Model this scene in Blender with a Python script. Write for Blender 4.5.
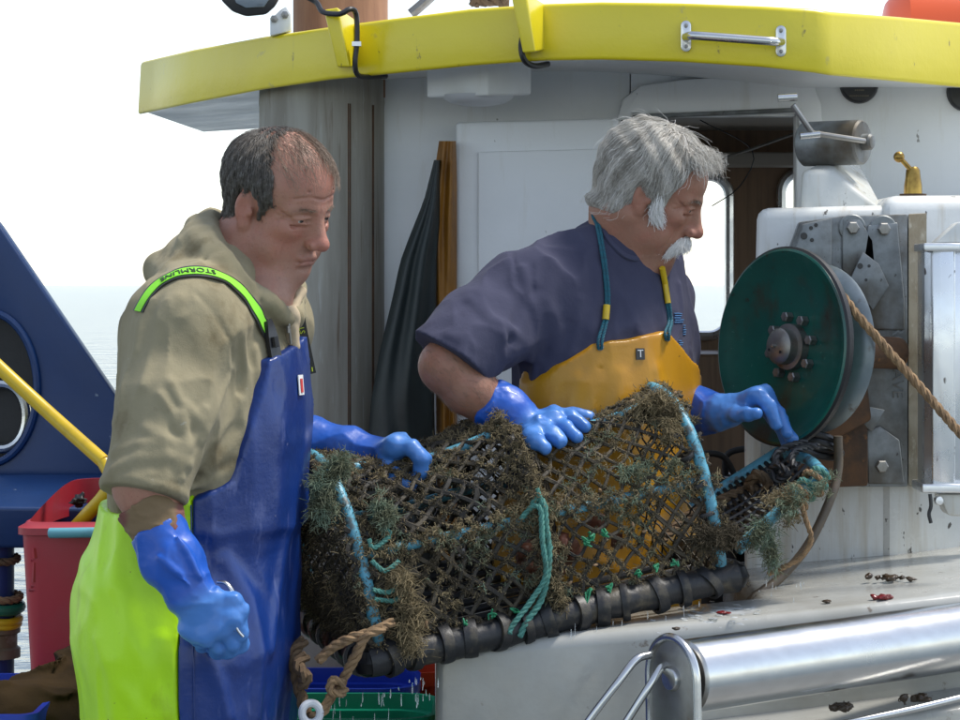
import bpy, bmesh, math, random
import numpy as np
from mathutils import Vector, Matrix, Quaternion

for _o in list(bpy.data.objects):
    bpy.data.objects.remove(_o, do_unlink=True)
SC = bpy.context.scene
COL = SC.collection
random.seed(7)
RNG = np.random.default_rng(11)
F32 = np.float32

# ---------------------------------------------------------------- camera
EYE = 1.5                     # eye height above the deck, metres
FPX = 2480.0                  # focal length in pixels of a 960 px wide frame
HOR = 285.0                   # row of the horizon
cam_d = bpy.data.cameras.new('camera')
cam_d.sensor_width = 36.0
cam_d.lens = 36.0 * FPX / 960.0
cam_d.shift_y = -(360.0 - HOR) / 960.0
cam_d.clip_end = 60000.0
cam_d.clip_start = 0.05
cam = bpy.data.objects.new('camera', cam_d)
cam.location = (0, 0, EYE)
cam.rotation_euler = (math.radians(90), 0, 0)
COL.objects.link(cam)
SC.camera = cam

# ---------------------------------------------------------------- sky, sun, exposure
SUN_DIR = Vector((0.52, 0.12, 1.08)).normalized()      # towards the sun: high, from the right
sun_el = math.asin(SUN_DIR.z)
sun_az = math.atan2(SUN_DIR.x, SUN_DIR.y)
world = bpy.data.worlds.new('World')
SC.world = world
world.use_nodes = True
wn = world.node_tree
wn.nodes.clear()
w_out = wn.nodes.new('ShaderNodeOutputWorld')
w_bg = wn.nodes.new('ShaderNodeBackground')
w_sky = wn.nodes.new('ShaderNodeTexSky')
w_sky.sky_type = 'NISHITA'
w_sky.sun_disc = False
w_sky.sun_elevation = sun_el
w_sky.sun_rotation = sun_az
w_sky.air_density = 1.0
w_sky.dust_density = 0.3
w_sky.ozone_density = 1.0
w_bg.inputs['Strength'].default_value = 0.15
w_hs = wn.nodes.new('ShaderNodeHueSaturation')          # hazy, whitish sky
w_hs.inputs['Saturation'].default_value = 0.62
wn.links.new(w_sky.outputs[0], w_hs.inputs['Color'])
wn.links.new(w_hs.outputs[0], w_bg.inputs['Color'])
wn.links.new(w_bg.outputs[0], w_out.inputs['Surface'])

sun_d = bpy.data.lights.new('sun', 'SUN')
sun_d.energy = 2.6
sun_d.angle = math.radians(11.0)
sun_d.color = (1.0, 0.95, 0.87)
sun = bpy.data.objects.new('sun', sun_d)
sun.rotation_euler = (-SUN_DIR).to_track_quat('-Z', 'Y').to_euler()
sun.location = (3, 2, 6)
COL.objects.link(sun)

SC.cycles.use_denoising = True
SC.view_settings.view_transform = 'Standard'
SC.view_settings.look = 'None'
SC.view_settings.gamma = 1.0
SC.view_settings.use_curve_mapping = False
SC.view_settings.exposure = 0.72

# ---------------------------------------------------------------- basic helpers
def P(px, py, Y):
    """point at distance Y in front of the camera seen at photo pixel px, py"""
    return np.array([(px - 480.0) / FPX * Y, Y, EYE - (py - HOR) / FPX * Y])

def srgb(r, g, b):
    def f(c):
        c /= 255.0
        return c / 12.92 if c <= 0.04045 else ((c + 0.055) / 1.055) ** 2.4
    return (f(r), f(g), f(b))

def unit(v):
    v = np.asarray(v, float)
    return v / np.linalg.norm(v)

def tag(o, label=None, cat=None, group=None, kind=None):
    if label: o['label'] = label
    if cat: o['category'] = cat
    if group: o['group'] = group
    if kind: o['kind'] = kind
    return o

def set_parent(o, parent):
    o.parent = parent
    o.matrix_parent_inverse = Matrix.Translation(-parent.location)

def thing(name, loc, label, cat, group=None):
    o = bpy.data.objects.new(name, None)
    o.empty_display_size = 0.05
    o.location = Vector([float(c) for c in loc])
    COL.objects.link(o)
    return tag(o, label, cat, group)

def link_mesh(name, verts, faces, mat, parent=None, smooth=True, col=None, sharp=None, kind=None):
    verts = np.asarray(verts, dtype=np.float64)
    c = (verts.min(0) + verts.max(0)) / 2
    me = bpy.data.meshes.new(name)
    if isinstance(faces, np.ndarray) and faces.ndim == 2:
        n, k = faces.shape
        me.vertices.add(len(verts))
        me.vertices.foreach_set('co', (verts - c).astype(np.float32).ravel())
        me.loops.add(n * k)
        me.loops.foreach_set('vertex_index', faces.astype(np.int32).ravel())
        me.polygons.add(n)
        me.polygons.foreach_set('loop_start', np.arange(0, n * k, k, dtype=np.int32))
        me.update(calc_edges=True)
        me.validate()
    else:
        me.from_pydata((verts - c).tolist(), [], [list(f) for f in faces])
        me.update()
    if col is not None:
        a = me.attributes.new('Col', 'FLOAT_COLOR', 'POINT')
        rgba = np.ones((len(verts), 4), np.float32)
        rgba[:, :3] = col
        a.data.foreach_set('color', rgba.ravel())
    if smooth:
        me.polygons.foreach_set('use_smooth', np.ones(len(me.polygons), bool))
        if sharp:
            me.set_sharp_from_angle(angle=math.radians(sharp))
    if mat: me.materials.append(mat)
    o = bpy.data.objects.new(name, me)
    o.location = Vector([float(v) for v in c])
    COL.objects.link(o)
    if parent is not None:
        set_parent(o, parent)
    if kind: o['kind'] = kind
    return o

class MB:
    """collects vertices and faces of one mesh"""
    def __init__(s):
        s.v = []; s.f = []
    def add(s, v, f):
        b = len(s.v)
        s.v.extend([tuple(map(float, p)) for p in v])
        s.f.extend([tuple(b + i for i in q) for q in f])
        return s
    def build(s, name, mat, parent=None, smooth=True, sharp=35, kind=None):
        return link_mesh(name, s.v, s.f, mat, parent, smooth, None, sharp, kind)
    # axis aligned box with chamfered edges
    def box(s, lo, hi, bev=0.0, M=None):
        lo = np.array(lo, float); hi = np.array(hi, float)
        bm = bmesh.new()
        bmesh.ops.create_cube(bm, size=1.0)
        for v in bm.verts:
            v.co = Vector([(lo[i] + hi[i]) / 2 + v.co[i] * (hi[i] - lo[i]) for i in range(3)])
        if bev > 0:
            bmesh.ops.bevel(bm, geom=bm.edges[:], offset=bev, segments=3, profile=0.5, affect='EDGES')
        return s.bm(bm, M)
    def bm(s, bm, M=None):
        if M is not None: bm.transform(M)
        bm.verts.index_update()
        s.add([v.co for v in bm.verts], [[v.index for v in f.verts] for f in bm.faces])
        bm.free()
        return s
    def hexa(s, c8, bev=0.0):
        """eight corners: bottom ring 0-3, top ring 4-7"""
        bm = bmesh.new()
        vs = [bm.verts.new([float(k) for k in c]) for c in c8]
        for q in ((3, 2, 1, 0), (4, 5, 6, 7), (0, 1, 5, 4), (1, 2, 6, 5), (2, 3, 7, 6), (3, 0, 4, 7)):
            bm.faces.new([vs[i] for i in q])
        bmesh.ops.recalc_face_normals(bm, faces=bm.faces[:])
        if bev > 0:
            bmesh.ops.bevel(bm, geom=bm.edges[:], offset=bev, segments=3, profile=0.5, affect='EDGES')
        return s.bm(bm)
    def prism(s, poly, d, bev=0.0, seg=2):
        """polygon of 3D points pushed along vector d"""
        bm = bmesh.new()
        d = Vector([float(k) for k in d])
        a = [bm.verts.new([float(k) for k in p]) for p in poly]
        b = [bm.verts.new(Vector([float(k) for k in p]) + d) for p in poly]
        n = len(a)
        bm.faces.new(a); bm.faces.new(b[::-1])
        for i in range(n):
            bm.faces.new([a[i], b[i], b[(i + 1) % n], a[(i + 1) % n]])
        bmesh.ops.recalc_face_normals(bm, faces=bm.faces[:])
        if bev > 0:
            bmesh.ops.bevel(bm, geom=bm.edges[:], offset=bev, segments=seg, profile=0.5, affect='EDGES')
        return s.bm(bm)
    def tube(s, pts, r, n=8, caps=True, flat=None):
        v, f = tube_geo(pts, r, n, caps, flat)
        return s.add(v, f)
    def lathe(s, prof, org, axis, n=32, caps=False):
        """profile [(radius, height)...] turned round axis through org"""
        ax = unit(axis)
        u = unit(np.cross(ax, [0, 0, 1.0] if abs(ax[2]) < 0.9 else [1.0, 0, 0]))
        w = np.cross(ax, u)
        v = []
        for r, h in prof:
            for i in range(n):
                t = 2 * math.pi * i / n
                v.append(np.array(org) + ax * h + (u * math.cos(t) + w * math.sin(t)) * r)
        f = []
        m = len(prof)
        for j in range(m - 1):
            for i in range(n):
                f.append((j * n + i, j * n + (i + 1) % n, (j + 1) * n + (i + 1) % n, (j + 1) * n + i))
        if caps:
            f.append(tuple(range(n))[::-1]); f.append(tuple(range((m - 1) * n, m * n)))
        return s.add(v, f)

def catmull(pts, step=None, n=None):
    pts = np.asarray(pts, float)
    if len(pts) < 3:
        k = n or max(2, int(np.linalg.norm(pts[-1] - pts[0]) / (step or 0.02)) + 1)
        return pts[0] + (pts[-1] - pts[0]) * np.linspace(0, 1, k)[:, None]
    ext = np.vstack([2 * pts[0] - pts[1], pts, 2 * pts[-1] - pts[-2]])
    out = []
    for i in range(1, len(ext) - 2):
        p0, p1, p2, p3 = ext[i - 1], ext[i], ext[i + 1], ext[i + 2]
        k = n or max(2, int(np.linalg.norm(p2 - p1) / (step or 0.02)) + 1)
        t = np.linspace(0, 1, k, endpoint=False)[:, None]
        out.append(0.5 * ((2 * p1) + (-p0 + p2) * t + (2 * p0 - 5 * p1 + 4 * p2 - p3) * t ** 2 + (-p0 + 3 * p1 - 3 * p2 + p3) * t ** 3))
    out.append(pts[-1][None])
    return np.vstack(out)

def frames(pts):
    pts = np.asarray(pts, float)
    T = np.gradient(pts, axis=0)
    T /= np.linalg.norm(T, axis=1)[:, None] + 1e-12
    N = np.zeros_like(T)
    a = np.array([0, 0, 1.0]) if abs(T[0][2]) < 0.9 else np.array([1.0, 0, 0])
    N[0] = unit(np.cross(T[0], a))
    for i in range(1, len(pts)):
        v = N[i - 1] - T[i] * np.dot(N[i - 1], T[i])
        N[i] = v / (np.linalg.norm(v) + 1e-12)
    return T, N, np.cross(T, N)

def tube_geo(pts, r, n=8, caps=True, flat=None):
    pts = np.asarray(pts, float)
    T, N, B = frames(pts)
    m = len(pts)
    r = np.broadcast_to(np.asarray(r, float), (m,))
    a = 2 * np.pi * np.arange(n) / n
    ca, sa = np.cos(a), np.sin(a)
    fl = 1.0 if flat is None else flat
    v = (pts[:, None, :] + (N[:, None, :] * ca[None, :, None] + B[:, None, :] * sa[None, :, None] * fl) * r[:, None, None]).reshape(-1, 3)
    f = [(j * n + i, j * n + (i + 1) % n, (j + 1) * n + (i + 1) % n, (j + 1) * n + i) for j in range(m - 1) for i in range(n)]
    if caps:
        f.append(tuple(range(n))[::-1]); f.append(tuple(range((m - 1) * n, m * n)))
    return v, f

def rope_mb(pts, r, mb=None, strands=3, pitch=None, n=6, fuzz=0.0):
    """twisted rope: strands wound round the path"""
    mb = mb or MB()
    path = catmull(pts, step=r * 0.7)
    seg = np.r_[0, np.cumsum(np.linalg.norm(np.diff(path, axis=0), axis=1))]
    T, N, B = frames(path)
    pitch = pitch or r * 6
    for k in range(strands):
        ph = 2 * np.pi * (seg / pitch + k / strands)
        c = path + (N * np.cos(ph)[:, None] + B * np.sin(ph)[:, None]) * r * 0.5
        if fuzz: c = c + RNG.normal(0, fuzz, c.shape)
        mb.tube(c, r * 0.56, n)
    return mb

def strands_obj(name, pts, rad, mat, parent=None, kind=None):
    """pts: (m, n, 3) array; rad: (m, n)"""
    pts = np.asarray(pts, np.float32)
    m, n, _ = pts.shape
    c = pts.reshape(-1, 3).mean(0)
    cu = bpy.data.hair_curves.new(name)
    cu.add_curves([n] * m)
    cu.attributes['position'].data.foreach_set('vector', (pts - c).ravel())
    ra = cu.attributes.get('radius') or cu.attributes.new('radius', 'FLOAT', 'POINT')
    ra.data.foreach_set('value', np.broadcast_to(np.asarray(rad, np.float32), (m, n)).ravel().copy())
    cu.materials.append(mat)
    o = bpy.data.objects.new(name, cu)
    o.location = Vector([float(v) for v in c])
    COL.objects.link(o)
    if parent is not None: set_parent(o, parent)
    if kind: o['kind'] = kind
    return o

def text_geo(s, size=1.0, depth=0.0, font_align='CENTER'):
    cu = bpy.data.curves.new('txt', 'FONT')
    cu.body = s; cu.size = size; cu.extrude = depth
    cu.align_x = font_align; cu.align_y = 'CENTER'
    cu.resolution_u = 3
    o = bpy.data.objects.new('txt', cu)
    COL.objects.link(o)
    dg = bpy.context.evaluated_depsgraph_get()
    me = bpy.data.meshes.new_from_object(o.evaluated_get(dg))
    v = np.array([list(x.co) for x in me.vertices]); f = [list(p.vertices) for p in me.polygons]
    bpy.data.objects.remove(o, do_unlink=True)
    bpy.data.meshes.remove(me); bpy.data.curves.remove(cu)
    return v, f

# ---------------------------------------------------------------- materials
def material(name, color=(0.5, 0.5, 0.5), rough=0.5, metal=0.0, spec=0.5, layers=(), bumps=(), attr=False,
             sss=0.0, coat=0.0, coat_rough=0.1, trans=0.0, sheen=0.0, ior=None, rough_var=None, emit=None, aniso=0.0):
    """layers: dicts(scale, stretch, lo, hi, color, fac, detail, kind) laid over the base colour;
       bumps: (scale, strength, distance, stretch)"""
    m = bpy.data.materials.new(name)
    m.use_nodes = True
    nt = m.node_tree
    b = nt.nodes['Principled BSDF']
    L = nt.links.new
    b.inputs['Roughness'].default_value = rough
    b.inputs['Metallic'].default_value = metal
    b.inputs['Specular IOR Level'].default_value = spec
    b.inputs['Coat Weight'].default_value = coat
    b.inputs['Coat Roughness'].default_value = coat_rough
    b.inputs['Transmission Weight'].default_value = trans
    b.inputs['Sheen Weight'].default_value = sheen
    if aniso: b.inputs['Anisotropic'].default_value = aniso
    if ior: b.inputs['IOR'].default_value = ior
    if sss:
        b.inputs['Subsurface Weight'].default_value = sss
        b.inputs['Subsurface Radius'].default_value = (0.005, 0.002, 0.0012)
        b.inputs['Subsurface Scale'].default_value = 1.0
    tc = nt.nodes.new('ShaderNodeTexCoord')
    def mapped(stretch):
        mp = nt.nodes.new('ShaderNodeMapping')
        mp.inputs['Scale'].default_value = stretch
        L(tc.outputs['Object'], mp.inputs['Vector'])
        return mp.outputs['Vector']
    def noise(scale, stretch=(1, 1, 1), detail=6, kind='noise', rgh=0.6, dist=0.0):
        if kind == 'voronoi':
            t = nt.nodes.new('ShaderNodeTexVoronoi'); t.inputs['Scale'].default_value = scale
            L(mapped(stretch), t.inputs['Vector']); return t.outputs['Distance']
        if kind == 'wave':
            t = nt.nodes.new('ShaderNodeTexWave'); t.inputs['Scale'].default_value = scale
            t.inputs['Distortion'].default_value = dist; t.inputs['Detail'].default_value = 3
            L(mapped(stretch), t.inputs['Vector']); return t.outputs['Fac']
        t = nt.nodes.new('ShaderNodeTexNoise'); t.inputs['Scale'].default_value = scale
        t.inputs['Detail'].default_value = detail; t.inputs['Roughness'].default_value = rgh
        t.inputs['Distortion'].default_value = dist
        L(mapped(stretch), t.inputs['Vector']); return t.outputs['Fac']
    if attr:
        an = nt.nodes.new('ShaderNodeAttribute'); an.attribute_name = 'Col'
        cur = an.outputs['Color']
    else:
        rg = nt.nodes.new('ShaderNodeRGB'); rg.outputs[0].default_value = (*color, 1)
        cur = rg.outputs[0]
    for l in layers:
        src = noise(l.get('scale', 5), l.get('stretch', (1, 1, 1)), l.get('detail', 6), l.get('kind', 'noise'), l.get('rgh', 0.6), l.get('dist', 0.0))
        mr = nt.nodes.new('ShaderNodeMapRange')
        mr.inputs['From Min'].default_value = l.get('lo', 0.45); mr.inputs['From Max'].default_value = l.get('hi', 0.6)
        mr.inputs['To Min'].default_value = 0; mr.inputs['To Max'].default_value = l.get('fac', 1.0)
        L(src, mr.inputs['Value'])
        mx = nt.nodes.new('ShaderNodeMix'); mx.data_type = 'RGBA'
        mx.blend_type = l.get('blend', 'MIX')
        L(mr.outputs['Result'], mx.inputs['Factor'])
        L(cur, mx.inputs['A'])
        mx.inputs['B'].default_value = (*l['color'], 1)
        cur = mx.outputs['Result']
    L(cur, b.inputs['Base Color'])
    if emit:
        b.inputs['Emission Color'].default_value = (*emit[0], 1); b.inputs['Emission Strength'].default_value = emit[1]
    if rough_var:
        src = noise(rough_var[0], (1, 1, 1), 5)
        mr = nt.nodes.new('ShaderNodeMapRange')
        mr.inputs['From Min'].default_value = 0.35; mr.inputs['From Max'].default_value = 0.65
        mr.inputs['To Min'].default_value = rough_var[1]; mr.inputs['To Max'].default_value = rough_var[2]
        L(src, mr.inputs['Value']); L(mr.outputs['Result'], b.inputs['Roughness'])
    prev = None
    for bp in bumps:
        sc, st, ds = bp[:3]
        src = noise(sc, bp[3] if len(bp) > 3 else (1, 1, 1), 5, bp[4] if len(bp) > 4 else 'noise')
        bn = nt.nodes.new('ShaderNodeBump')
        bn.inputs['Strength'].default_value = st; bn.inputs['Distance'].default_value = ds
        L(src, bn.inputs['Height'])
        if prev: L(prev, bn.inputs['Normal'])
        prev = bn.outputs['Normal']
    if prev: L(prev, b.inputs['Normal'])
    return m

# ---------------------------------------------------------------- implicit surfaces (for bodies, clothes, gloves)
def smin(a, b, k):
    if k <= 0: return np.minimum(a, b)
    h = np.maximum(k - np.abs(a - b), 0) / k
    return np.minimum(a, b) - h * h * k * 0.25

def cap(a, b, ra, rb=None):
    a = np.asarray(a, F32); b = np.asarray(b, F32); rb = ra if rb is None else rb
    ba = b - a; den = F32(max(float(ba @ ba), 1e-12))
    def f(p):
        q = p - a
        t = np.clip((q @ ba) / den, 0, 1)
        e = q - t[:, None] * ba
        return np.sqrt(np.einsum('ij,ij->i', e, e)) - (F32(ra) + F32(rb - ra) * t)
    return f

def ell(c, r, R=None):
    c = np.asarray(c, F32); r = np.asarray(r, F32)
    R = None if R is None else np.asarray(R, F32)
    def f(p):
        q = p - c
        if R is not None: q = q @ R
        a = q / r; b = a / r
        k0 = np.sqrt(np.einsum('ij,ij->i', a, a)); k1 = np.sqrt(np.einsum('ij,ij->i', b, b)) + F32(1e-9)
        return k0 * (k0 - 1) / k1
    return f

def rbox(c, h, r, R=None):
    c = np.asarray(c, F32); h = np.asarray(h, F32)
    R = None if R is None else np.asarray(R, F32)
    def f(p):
        q = p - c
        if R is not None: q = q @ R
        q = np.abs(q) - (h - F32(r))
        m = np.maximum(q, 0)
        return np.sqrt(np.einsum('ij,ij->i', m, m)) + np.minimum(q.max(1), 0) - F32(r)
    return f

def plane(pt, n):
    """inside is the side the normal points away from"""
    pt = np.asarray(pt, F32); n = np.asarray(unit(n), F32)
    return lambda p: (p - pt) @ n

def chain(pts, radii, k=0.0):
    fs = [cap(pts[i], pts[i + 1], radii[i], radii[i + 1]) for i in range(len(pts) - 1)]
    def f(p):
        d = fs[0](p)
        for g in fs[1:]: d = smin(d, g(p), k)
        return d
    return f

def build_sdf(ops):
    """ops: (op, function, k); op in u(nion) s(ubtract) i(ntersect) d(isplace)"""
    def f(p):
        d = None
        for op in ops:
            o, g = op[0], op[1]; k = op[2] if len(op) > 2 else 0
            if d is None: d = g(p); continue
            if o == 'u': d = smin(d, g(p), k)
            elif o == 's': d = -smin(-d, g(p), k)
            elif o == 'i': d = -smin(-d, -g(p), k)
            elif o == 'd': d = d - g(p)
        return d
    return f

def in_frame(f, org, R, s=1.0):
    org = np.asarray(org, F32); R = np.asarray(R / s, F32)
    def g(p):
        q = p - org
        r = np.sqrt(np.einsum('ij,ij->i', q, q))
        out = r - F32(.16)
        m = r < .20
        if m.any(): out[m] = f(q[m] @ R) * F32(s)
        return out
    return g

def polydist(p, pts):
    d = None
    for i in range(len(pts) - 1):
        e = cap(pts[i], pts[i + 1], 0.0)(p)
        d = e if d is None else np.minimum(d, e)
    return d

def ridge(pts, w, h):
    pts = [np.asarray(q, F32) for q in pts]
    c = np.mean(pts, axis=0); R = max(np.linalg.norm(q - c) for q in pts) + 3 * w
    def f(p):
        out = np.zeros(len(p), F32)
        m = np.einsum('ij,ij->i', p - c, p - c) < R * R
        if m.any():
            d = polydist(p[m], pts)
            out[m] = h * np.exp(-(d / w) ** 2)
        return out
    return f

_TAB = np.random.default_rng(99).random(64 ** 3).astype(F32)
def vnoise(p, scale, seed=0):
    """smooth lattice noise in 0..1"""
    q = p * F32(scale) + F32(seed * 7.31)
    i = np.floor(q).astype(np.int32); fr = (q - i).astype(F32)
    u = fr * fr * (3 - 2 * fr)
    x0, y0, z0 = (i[:, 0] & 63) << 12, (i[:, 1] & 63) << 6, i[:, 2] & 63
    x1, y1, z1 = ((i[:, 0] + 1) & 63) << 12, ((i[:, 1] + 1) & 63) << 6, (i[:, 2] + 1) & 63
    T = _TAB; ux, uy, uz = u[:, 0], u[:, 1], u[:, 2]
    def lx(yz):
        v = T[x0 + yz]; return v + (T[x1 + yz] - v) * ux
    a = lx(y0 + z0); b = lx(y1 + z0); c = lx(y0 + z1); d = lx(y1 + z1)
    ab = a + (b - a) * uy; cd = c + (d - c) * uy
    return ab + (cd - ab) * uz

def wrinkle(scale, amp, stretch=(1, 1, 1), seed=0, R=None):
    st = np.asarray(stretch, F32)
    def f(p):
        q = (p if R is None else p @ np.asarray(R, F32)) * st
        n = vnoise(q, scale, seed) * 2 - 1
        n2 = vnoise(q, scale * 2.1, seed + 5) * 2 - 1
        return F32(amp) * ((1 - np.abs(n)) ** 3 - 0.4 + 0.4 * n2)
    return f

def surface_nets(f, lo, hi, h, blk=5):
    lo = np.asarray(lo, float); hi = np.asarray(hi, float)
    nb = np.ceil((hi - lo) / (h * blk)).astype(int)
    # centres of blocks
    cx = [lo[i] + (np.arange(nb[i]) + 0.5) * h * blk for i in range(3)]
    G = np.stack(np.meshgrid(*cx, indexing='ij'), -1).reshape(-1, 3).astype(F32)
    dc = np.concatenate([f(G[i:i + 200000]) for i in range(0, len(G), 200000)])
    act = np.abs(dc) < h * blk * 0.5 * 1.75 * 1.3
    N = nb * blk + 1
    D = np.empty(tuple(N), F32)
    sgn = dc.reshape(nb)
    D[:-1, :-1, :-1] = np.repeat(np.repeat(np.repeat(sgn, blk, 0), blk, 1), blk, 2)
    D[-1] = 1; D[:, -1] = 1; D[:, :, -1] = 1
    ids = np.argwhere(act.reshape(nb))
    off = np.stack(np.meshgrid(*[np.arange(blk + 1)] * 3, indexing='ij'), -1).reshape(-1, 3)
    for s in range(0, len(ids), 3000):
        I = (ids[s:s + 3000, None, :] * blk + off[None]).reshape(-1, 3)
        pts = (lo + I * h).astype(F32)
        D[I[:, 0], I[:, 1], I[:, 2]] = f(pts)
    S = D < 0
    c = S[:-1, :-1, :-1].astype(np.int8)
    tot = np.zeros(c.shape, np.int8)
    for dx in (0, 1):
        for dy in (0, 1):
            for dz in (0, 1):
                tot += S[dx:dx + c.shape[0], dy:dy + c.shape[1], dz:dz + c.shape[2]]
    cells = np.argwhere((tot > 0) & (tot < 8))
    if len(cells) == 0: raise RuntimeError('empty surface')
    idx = np.full(c.shape, -1, np.int32)
    idx[cells[:, 0], cells[:, 1], cells[:, 2]] = np.arange(len(cells))
    cor = np.array([[0, 0, 0], [1, 0, 0], [0, 1, 0], [1, 1, 0], [0, 0, 1], [1, 0, 1], [0, 1, 1], [1, 1, 1]])
    val = np.stack([D[cells[:, 0] + o[0], cells[:, 1] + o[1], cells[:, 2] + o[2]] for o in cor], 1)
    acc = np.zeros((len(cells), 3)); cnt = np.zeros(len(cells))
    for a, b in ((0, 1), (2, 3), (4, 5), (6, 7), (0, 2), (1, 3), (4, 6), (5, 7), (0, 4), (1, 5), (2, 6), (3, 7)):
        va, vb = val[:, a], val[:, b]
        m = (va < 0) != (vb < 0)
        t = np.where(m, va / np.where(m, va - vb, 1), 0)
        acc += np.where(m[:, None], cor[a] + t[:, None] * (cor[b] - cor[a]), 0); cnt += m
    V = lo + (cells + acc / cnt[:, None]) * h
    faces = []
    for ax in range(3):
        o1, o2 = (ax + 1) % 3, (ax + 2) % 3
        sl0 = [slice(None)] * 3; sl1 = [slice(None)] * 3
        sl0[ax] = slice(0, -1); sl1[ax] = slice(1, None)
        A, B = S[tuple(sl0)], S[tuple(sl1)]
        e = np.argwhere(A != B)
        e = e[(e[:, o1] > 0) & (e[:, o2] > 0) & (e[:, o1] < c.shape[o1]) & (e[:, o2] < c.shape[o2])]
        inside = A[e[:, 0], e[:, 1], e[:, 2]]
        q = []
        for d1, d2 in ((0, 0), (-1, 0), (-1, -1), (0, -1)):
            k = e.copy(); k[:, o1] += d1; k[:, o2] += d2
            q.append(idx[k[:, 0], k[:, 1], k[:, 2]])
        q = np.stack(q, 1)
        q[~inside] = q[~inside][:, ::-1]
        faces.append(q[(q >= 0).all(1)])
    return V, np.vstack(faces)

def sdf_mesh(name, f, lo, hi, h, mat, parent=None, colfn=None, kind=None, relax=1):
    V, Fc = surface_nets(f, lo, hi, h)
    for _ in range(relax):
        s = np.zeros_like(V); n = np.zeros(len(V))
        for a, b in ((0, 1), (1, 2), (2, 3), (3, 0)):
            np.add.at(s, Fc[:, a], V[Fc[:, b]]); np.add.at(n, Fc[:, a], 1)
            np.add.at(s, Fc[:, b], V[Fc[:, a]]); np.add.at(n, Fc[:, b], 1)
        V = V * 0.5 + 0.5 * s / np.maximum(n, 1)[:, None]
    col = None if colfn is None else colfn(V.astype(F32))
    return link_mesh(name, V, Fc, mat, parent, True, col, None, kind)

def grad(f, p, e=0.002):
    p = np.asarray(p, F32).reshape(-1, 3)
    g = np.stack([f(p + np.eye(3, dtype=F32)[i] * e) - f(p - np.eye(3, dtype=F32)[i] * e) for i in range(3)], 1)
    return g / (np.linalg.norm(g, axis=1)[:, None] + 1e-9)

def hit(f, px, py, y0=3.3, y1=6.0):
    """first point of the surface met on the sight line through pixel px, py (used to find where seams and straps lie)"""
    o = np.array([0, 0, EYE]); d = unit(P(px, py, 1.0) - o)
    t = y0
    for _ in range(160):
        p = o + d * t
        v = float(f(p.astype(F32)[None])[0])
        if v < 0.0008: return p
        t += max(v * 0.7, 0.0008)
        if t > y1: break
    return None

def snap(f, p, n=6):
    p = np.asarray(p, F32).reshape(-1, 3).copy()
    for _ in range(n):
        p -= grad(f, p) * f(p)[:, None] * 0.9
    return p

def hits(f, pix, y0=3.3):
    out = [hit(f, a, b, y0) for a, b in pix]
    return [q for q in out if q is not None]

def rot_frame(fwd, up):
    """columns: forward, left, up"""
    x = unit(fwd); y = unit(np.cross(up, x)); z = np.cross(x, y)
    return np.stack([x, y, z], 1)

def loft(zs, cs, as_, bs, F, L):
    """upright body with elliptical sections; zs ascending; cs centres (x, y)"""
    zs = np.array(zs, float); o = np.argsort(zs)
    zs = zs[o]; tab = np.column_stack([np.array(cs)[o], np.array(as_)[o], np.array(bs)[o]])
    # smooth interpolation table
    zt = np.linspace(zs[0], zs[-1], 200)
    m = np.gradient(tab, zs, axis=0)
    k = np.clip(np.searchsorted(zs, zt) - 1, 0, len(zs) - 2)
    hh = (zs[k + 1] - zs[k])[:, None]; t = ((zt - zs[k]) / (zs[k + 1] - zs[k]))[:, None]
    T = ((2 * t ** 3 - 3 * t ** 2 + 1) * tab[k] + (t ** 3 - 2 * t ** 2 + t) * hh * m[k] + (-2 * t ** 3 + 3 * t ** 2) * tab[k + 1] + (t ** 3 - t ** 2) * hh * m[k + 1])
    F = np.asarray(F, F32); L = np.asarray(L, F32)
    def f(p):
        z = p[:, 2]
        cx = np.interp(z, zt, T[:, 0]).astype(F32); cy = np.interp(z, zt, T[:, 1]).astype(F32)
        a = np.interp(z, zt, T[:, 2]).astype(F32); b = np.interp(z, zt, T[:, 3]).astype(F32)
        x = p[:, 0] - cx; y = p[:, 1] - cy
        u = (x * F[0] + y * F[1]); v = (x * L[0] + y * L[1])
        k0 = np.sqrt((u / a) ** 2 + (v / b) ** 2); k1 = np.sqrt((u / a ** 2) ** 2 + (v / b ** 2) ** 2) + F32(1e-6)
        d = k0 * (k0 - 1) / k1
        # rounded ends
        w = np.maximum(np.maximum(F32(zt[0]) - z, z - F32(zt[-1])), F32(-1))
        return np.where(w > 0, np.sqrt(np.maximum(d, 0) ** 2 + w ** 2), np.maximum(d, w))
    return f

def poly2d(poly):
    """signed distance to a closed polygon, for arrays u, v"""
    poly = np.asarray(poly, F32)
    def f(u, v):
        d = np.full(u.shape, 1e9, F32); s = np.ones(u.shape, F32)
        n = len(poly)
        j = n - 1
        for i in range(n):
            e = poly[j] - poly[i]
            wx = u - poly[i][0]; wy = v - poly[i][1]
            t = np.clip((wx * e[0] + wy * e[1]) / (e @ e), 0, 1)
            bx = wx - e[0] * t; by = wy - e[1] * t
            d = np.minimum(d, bx * bx + by * by)
            c1 = v >= poly[i][1]; c2 = v < poly[j][1]; c3 = e[0] * wy > e[1] * wx
            fl = (c1 & c2 & c3) | (~c1 & ~c2 & ~c3)
            s = np.where(fl, -s, s)
            j = i
        return s * np.sqrt(d)
    return f

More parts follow.
